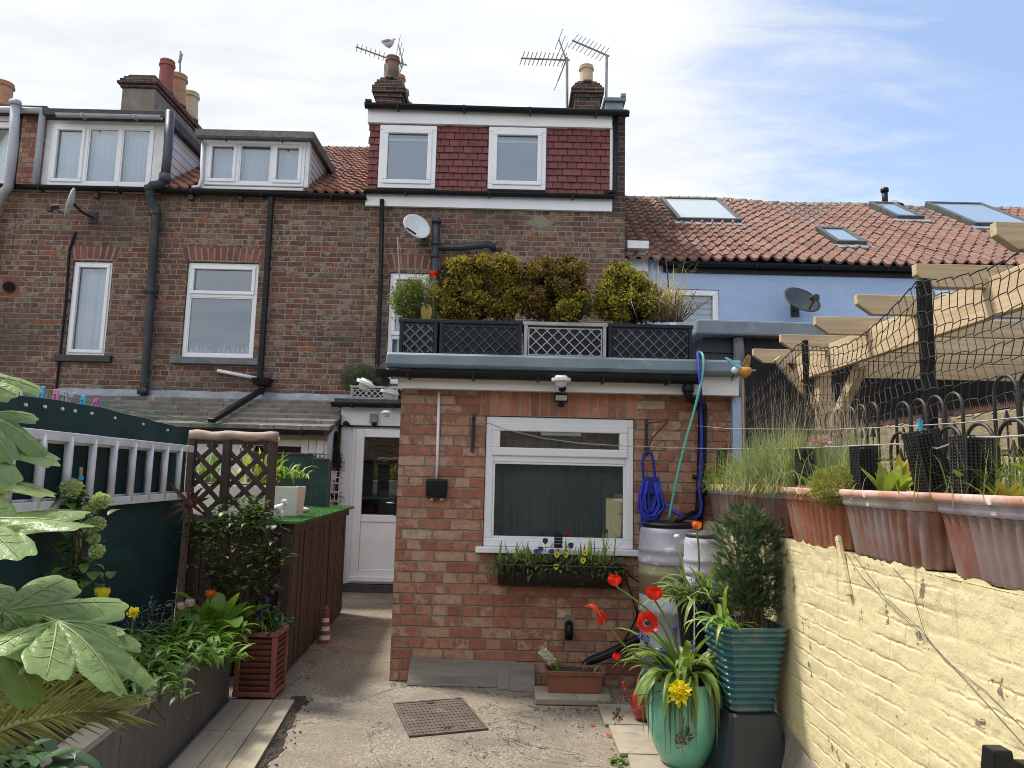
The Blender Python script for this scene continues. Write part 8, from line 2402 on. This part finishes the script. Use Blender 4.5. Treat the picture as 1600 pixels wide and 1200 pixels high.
MB().ball(c + V((.002, -.022, .008)), .014, .010, .014).build('dark_centre', mat('tulip_centre', (.015, .01, .008), None, .7, bmp=0), t)
t = thing('red_tulip', 'wilted red tulip with twisted petals leaning out to the left', 'flower', GT)
c = A(934, 955, 3.9); mb = MB()
for d, tw in (((.6, -.1, -.25), 1.4), ((-.5, 0, .45), 2.0), ((.75, .1, -.5), .8), ((.45, -.1, -.9), 1.0)): mb.leaf(c, d, .075, .036, .8, 7, .5, 'oval', (0, -1, .2), twist=tw)
mb.build('petals', REDP, t, smooth=True); MB().tube(dense([V(GT), V(GT).lerp(c + V((.03, 0, -.05)), .5) + V((-.05, 0, -.02)), c + V((.035, 0, -.045)), c]), .0055, 6).build('stalk', TUL, t, smooth=True)
tulip('red_tulip', 963, 1030, 4.1, .02, .2, REDP, GT, 'small red tulip bud low behind the leaves of the turquoise pot', seed=5)
t, c = tulip('yellow_tulip', 1060, 1078, 3.77, .034, .9, YELLP, GT, 'big double yellow tulip hanging on the front of the turquoise pot', up=(-.1, -.9, .15), seed=6, n=9, hgt=.7, mid=(0, -.08, .03))
mb = MB(); cutleaves(mb, [(c.x, c.y - .022, c.z, .046, .03, .046)], 90, .035, .026, random.Random(8), upb=0, shell=.6); mb.build('inner_petals', YELLP, t)
muscari(GT, ((1055, 985), (1010, 1000), (1082, 1010), (1002, 990), (1045, 1040), (1035, 1020)), 'scattered grape hyacinths among the leaves of the turquoise pot', 142, 4.0)
t = thing('plant_label', 'thin pale plant label rod standing in the turquoise pot', 'plant label', GT)
MB().bar(A(1085, 1030, 4.1), A(1085, 940, 4.1), .012, .004, (1, 0, 0)).build('rod', WHITE_OLD, t)
q = A(1084, 1044, 3.95); t = thing('solar_stake', 'small black solar stake lamp half hidden in the tulip leaves', 'garden lamp', q)
MB().box(q.x - .035, q.x + .035, q.y - .03, q.y + .03, q.z - .012, q.z + .012).box(q.x - .006, q.x + .006, q.y - .006, q.y + .006, q.z - .1, q.z - .013).build('lamp', BLACK, t, bevel=.005)
# dry seed heads
sd = thing('dry_seed_head', 'withered brown flower stems drooping over the rim of the turquoise pot', 'plant', GT); mb = MB(); r2 = random.Random(5)
for px, py in ((1062, 1160), (965, 1120), (1075, 1150), (975, 1090)):
    c = A(px, py, 3.81); cutleaves(mb, [(c.x, c.y, c.z, .02, .02, .035)], 50, .02, .01, r2, shell=.5); mb.tube([V(GT) + V((0, -.15, .02)), V(GT).lerp(c, .6) + V((0, -.06, .0)), c], .0025, 4)
mb.build('seeds', TWIG, sd)
# red glazed ornament behind the pot
t = thing('red_jar', 'red glazed jar standing behind the turquoise pot', 'jar', AZ(1000, 1128, .02))
q = AZ(1006, 1124, .022)
MB().lathe([(.045, 0), (.072, .035), (.082, .095), (.07, .15), (.042, .185), (.035, .205), (.046, .222), (.042, .224), (.026, .2)], (q.x, q.y, .022), 28).build('body', mat('red_glaze', (.38, .018, .016), (.3, .012, .012), .18, 4, bmp=0, coat=.5), t, smooth=True)
MB().tube(dense([V((q.x - .07, q.y, .13)), V((q.x - .11, q.y, .18)), V((q.x - .125, q.y, .24))]), [.013] * 12 + [.013], 8).build('spout', mat('red_glaze_spout', (.38, .018, .016), None, .2, bmp=0, coat=.5), t, smooth=True)
# ribbed planter on a dark upturned pot
SP = thing('upturned_pot', 'dark navy tapered pot standing upside down as a pedestal', 'pot', (1.225, 3.92, .022))
def sqring(c, h, z, rot=.10, p=.12):
    r = []
    for i in range(4):
        for s_ in (-1, 1):
            a = math.pi / 4 + i * math.pi / 2 + s_ * p + rot
            r.append((c[0] + h * 1.414 * math.cos(a), c[1] + h * 1.414 * math.sin(a), z))
    return r
NAVY = mat('navy_glazed_plastic', (.016, .022, .038), (.026, .030, .042), .4, 4, bmp=.0012, c3=(.055, .052, .05), s3=5, t3=(.58, .75))
PCX, PCY = 1.225, 3.92
MB().loft([sqring((PCX, PCY), .175, .022), sqring((PCX, PCY), .178, .05), sqring((PCX, PCY), .165, .06), sqring((PCX, PCY), .118, .325), sqring((PCX, PCY), .11, .333)]).build('body', NAVY, SP, bevel=.006)
RIB = mat('teal_blue_glaze', (.018, .115, .145), (.014, .085, .115), .3, 4, bmp=.0008, coat=.3, c3=(.20, .17, .125), s3=3.6, t3=(.50, .68))
rp = thing('ribbed_planter', 'square teal planter with horizontal ribs standing on the navy pedestal', 'planter', (PCX, PCY, .334))
rings = []; n = 12
for k in range(n):
    z0 = .334 + .40 * k / n; h = .092 + .056 * (k / n)
    rings += [sqring((PCX, PCY), h, z0), sqring((PCX, PCY), h + .011, z0 + .011), sqring((PCX, PCY), h + .013, z0 + .020), sqring((PCX, PCY), h + .004, z0 + .0315)]
rings += [sqring((PCX, PCY), .157, .738), sqring((PCX, PCY), .160, .752), sqring((PCX, PCY), .145, .754), sqring((PCX, PCY), .14, .72)]
MB().loft(rings).build('body', RIB, rp, bevel=.002)
MB().add(sqring((PCX, PCY), .142, .728), [tuple(range(8))]).build('soil', SOIL, rp)
jn = thing('juniper', 'dense dark green dwarf conifer in the ribbed teal planter', 'conifer', (PCX + .06, PCY, .73))
JUN = leafmat('juniper_spray', (.035, .07, .035), (.065, .115, .05), (.14, .20, .085), .55, .15)
r2 = random.Random(151); mb = MB(); kj = 3.95 / F
jb = [(*A(a, b, 3.94 + dz_), rx * kj, .12, rz * kj) for a, b, rx, rz, dz_ in ((1165, 815, 32, 24, 0), (1190, 832, 26, 22, 0), (1148, 850, 30, 28, -.02), (1185, 868, 36, 30, -.03), (1160, 890, 40, 28, .02), (1192, 905, 30, 26, 0), (1150, 915, 30, 24, .03), (1182, 940, 30, 24, 0), (1165, 935, 26, 20, 0))]
for b in jb:
    for _ in range(230):
        q = V((r2.gauss(0, 1), r2.gauss(0, 1), r2.gauss(0, 1))).normalized(); rr = r2.random() ** .35
        p = V(b[:3]) + V((q.x * b[3], q.y * b[4], q.z * b[5])) * rr
        d = (V((q.x, q.y, q.z * .6)) + V((r2.gauss(0, .35), r2.gauss(0, .35), .55))).normalized()
        # a flat spray: midrib with side shoots
        s_ = d.cross(V((r2.gauss(0, 1), r2.gauss(0, 1), r2.gauss(0, 1)))).normalized(); L_ = r2.uniform(.03, .062)
        for k in range(7):
            f = k / 6; o = p + d * L_ * f; w_ = L_ * .48 * (1 - f * .75)
            for sg in (-1, 1):
                e = o + (s_ * sg * .9 + d * .7).normalized() * w_
                mb.add([o - d * .002, e, o + d * .0045], [(0, 1, 2)])
mb.build('foliage', JUN, jn)
mb = MB()
for i in range(9):
    a = r2.uniform(0, 6.28); b_ = V((PCX + .06 + math.cos(a) * .03, PCY + math.sin(a) * .03, .72)); e = V(r2.choice(jb)[:3])
    mb.tube([b_, b_.lerp(e, .45) + V((0, 0, .03)), e], [.013, .009, .003], 6)
mb.build('trunk', TWIG, jn)
drygrass3((PCX + .04, PCY - .03, .73), 220, (.06, .16), .35, leafmat('brown_needles', (.10, .065, .04), (.15, .10, .06), (.2, .15, .08), .8, .1), 'dead brown needles at the foot of the dwarf conifer', 152, (0, .5), .006, (.045, .03), name='dead_needles', cat='plant')
strapplant('bulb_foliage', 'arching bulb leaves at the left side of the ribbed planter', (PCX - .10, PCY - .06, .74), 22, (.14, .30), .022, BULBL, 153, spread=.6, bw=.035, droop=(.8, 2.4), lean=(-.25, -.1))
# dark pot behind with strap leaves, raised on bricks
dk = thing('dark_pot', 'dark plastic pot of strappy leaves on a brick stack behind the turquoise pot', 'plant pot', (1.09, 4.32, .022))
MB().box(.98, 1.20, 4.21, 4.43, .022, .42).build('brick_stack', BRICK_DARK, dk, bevel=.006)
MB().lathe([(.085, 0), (.115, .33), (.124, .335), (.124, .37), (.108, .37), (.10, .34)], (1.09, 4.32, .421), 28).build('pot', BLACK, dk, smooth=False)
MB().lathe([(.108, .335), (.01, .345)], (1.09, 4.32, .421), 20).build('soil', SOIL, dk)
strapplant('tulip_foliage', 'long arching leaves in the dark pot between the water butt and the conifer', (1.09, 4.32, .77), 46, (.20, .42), .026, TUL, 161, spread=.55, bw=.05, droop=(.7, 2.4), shape='lance')
leafy('grey_foliage', 'fine grey-green foliage filling the dark pot', (1.12, 4.33, .77), 40, .06, .008, LEAFGR, 162, spread=.5, stem=(.05, .22), bw=.07, shape='lance', per=12)
tulip('orange_tulip', 1089, 826, 4.3, .027, .15, ORANGEP, (1.09, 4.32, .77), 'single orange tulip in front of the smaller water butt', seed=9)
leafy('leafy_sprig', 'fresh green sprig above the dwarf conifer against the far trough', A(1163, 835, 4.35), 5, .06, .035, LEAFB, 163, spread=.3, stem=(.04, .12), bw=.02, per=4)
t = thing('pink_flower', 'small magenta flower above the top of the dwarf conifer', 'flower', A(1152, 850, 4.3))
c = A(1152, 826, 4.3); cutleaves(MB(), [(c.x, c.y, c.z, .018, .018, .018)], 40, .02, .014, r2, shell=.5).build('petals', leafmat('magenta_petal', (.4, .05, .16), (.5, .1, .24), None, .5, .3), t); MB().tube([A(1152, 870, 4.3), c], .003, 5).build('stalk', TUL, t)
t = thing('butterfly_ornament', 'rusty orange metal butterfly perched behind the dwarf conifer', 'garden ornament', A(1185, 850, 4.2))
c = A(1185, 830, 4.2)
for sg in (-1, 1):
    MB().leaf(c, (sg * .9, -.3, .35), .085, .06, .2, 5, .2, 'oval', (0, -.6, 1)).build('wing', mat('rusty_orange', (.5, .22, .06), (.36, .14, .04), .6, 20, bmp=0), t, smooth=True)
MB().tube([c + V((0, -.03, -.01)), c + V((0, .03, .02))], .008, 6).tube([c, A(1185, 880, 4.2)], .003, 5).build('body', RUST, t)
t = thing('slate_offcut', 'grey slate leaning at the foot of the cream wall', 'slate', (1.38, 3.4, 0.02))
MB().hexa([(1.31, 3.5, .021), (1.325, 3.5, .021), (1.325, 3.85, .021), (1.31, 3.85, .021), (1.398, 3.5, .20), (1.41, 3.5, .20), (1.41, 3.85, .26), (1.398, 3.85, .26)]).build('slate', WOODG, t, bevel=.003)
# black post cap at the bottom right corner
t = thing('black_post', 'black stepped post top at the bottom right corner of the picture', 'post', (1.21, 1.78, 0))
q = A(1558, 1168, 1.78)
MB().hexa([(q.x - .03, q.y - .03, q.z - .10), (q.x + .03, q.y - .03, q.z - .10), (q.x + .03, q.y + .03, q.z - .10), (q.x - .03, q.y + .03, q.z - .10), (q.x - .022, q.y - .022, q.z), (q.x + .022, q.y - .022, q.z), (q.x + .022, q.y + .022, q.z), (q.x - .022, q.y + .022, q.z)]).build('cap', BLACK, t, bevel=.004)
MB().box(q.x - .045, q.x + .045, q.y - .045, q.y + .045, .003, q.z - .101).box(q.x + .046, q.x + .09, q.y - .02, q.y + .02, q.z - .075, q.z - .03).build('post', BLACK, t, bevel=.004)
# crumbs, dead leaves and petals gathered along the walls and pots
lit = MB(); rl = random.Random(200)
for (x0, y0, x1, y1, n_, sp_) in ((-.82, 5.40, .2, 5.40, 150, .05), (.2, 4.93, .72, 4.93, 60, .05), (.66, 4.5, .72, 2.9, 140, .06), (-1.40, 5.3, -1.68, 7.9, 130, .05), (-.86, 5.6, -.86, 9.0, 120, .05), (-1.3, 3.2, .6, 5.0, 200, .5)):
    for _ in range(n_):
        f = rl.random(); p = V((x0 + (x1 - x0) * f + rl.gauss(0, sp_) * (1 if abs(x1 - x0) < .4 else .3), y0 + (y1 - y0) * f - abs(rl.gauss(0, sp_)) * (1 if abs(y1 - y0) < .4 else .3), .005))
        if p.x < -1.9: continue
        s_ = rl.uniform(.004, .012); a = rl.uniform(0, 6.28); d = V((math.cos(a), math.sin(a), 0)) * s_; e = V((-d.y, d.x, 0)) * .5
        lit.add([p - d, p - e + V((0, 0, .002)), p + d, p + e + V((0, 0, rl.uniform(.001, .006)))], [(0, 1, 2), (0, 2, 3)])
tag(lit.build('leaf_litter', leafmat('leaf_litter', (.045, .033, .02), (.09, .065, .035), (.18, .14, .07), .9, .05)), kind='stuff')
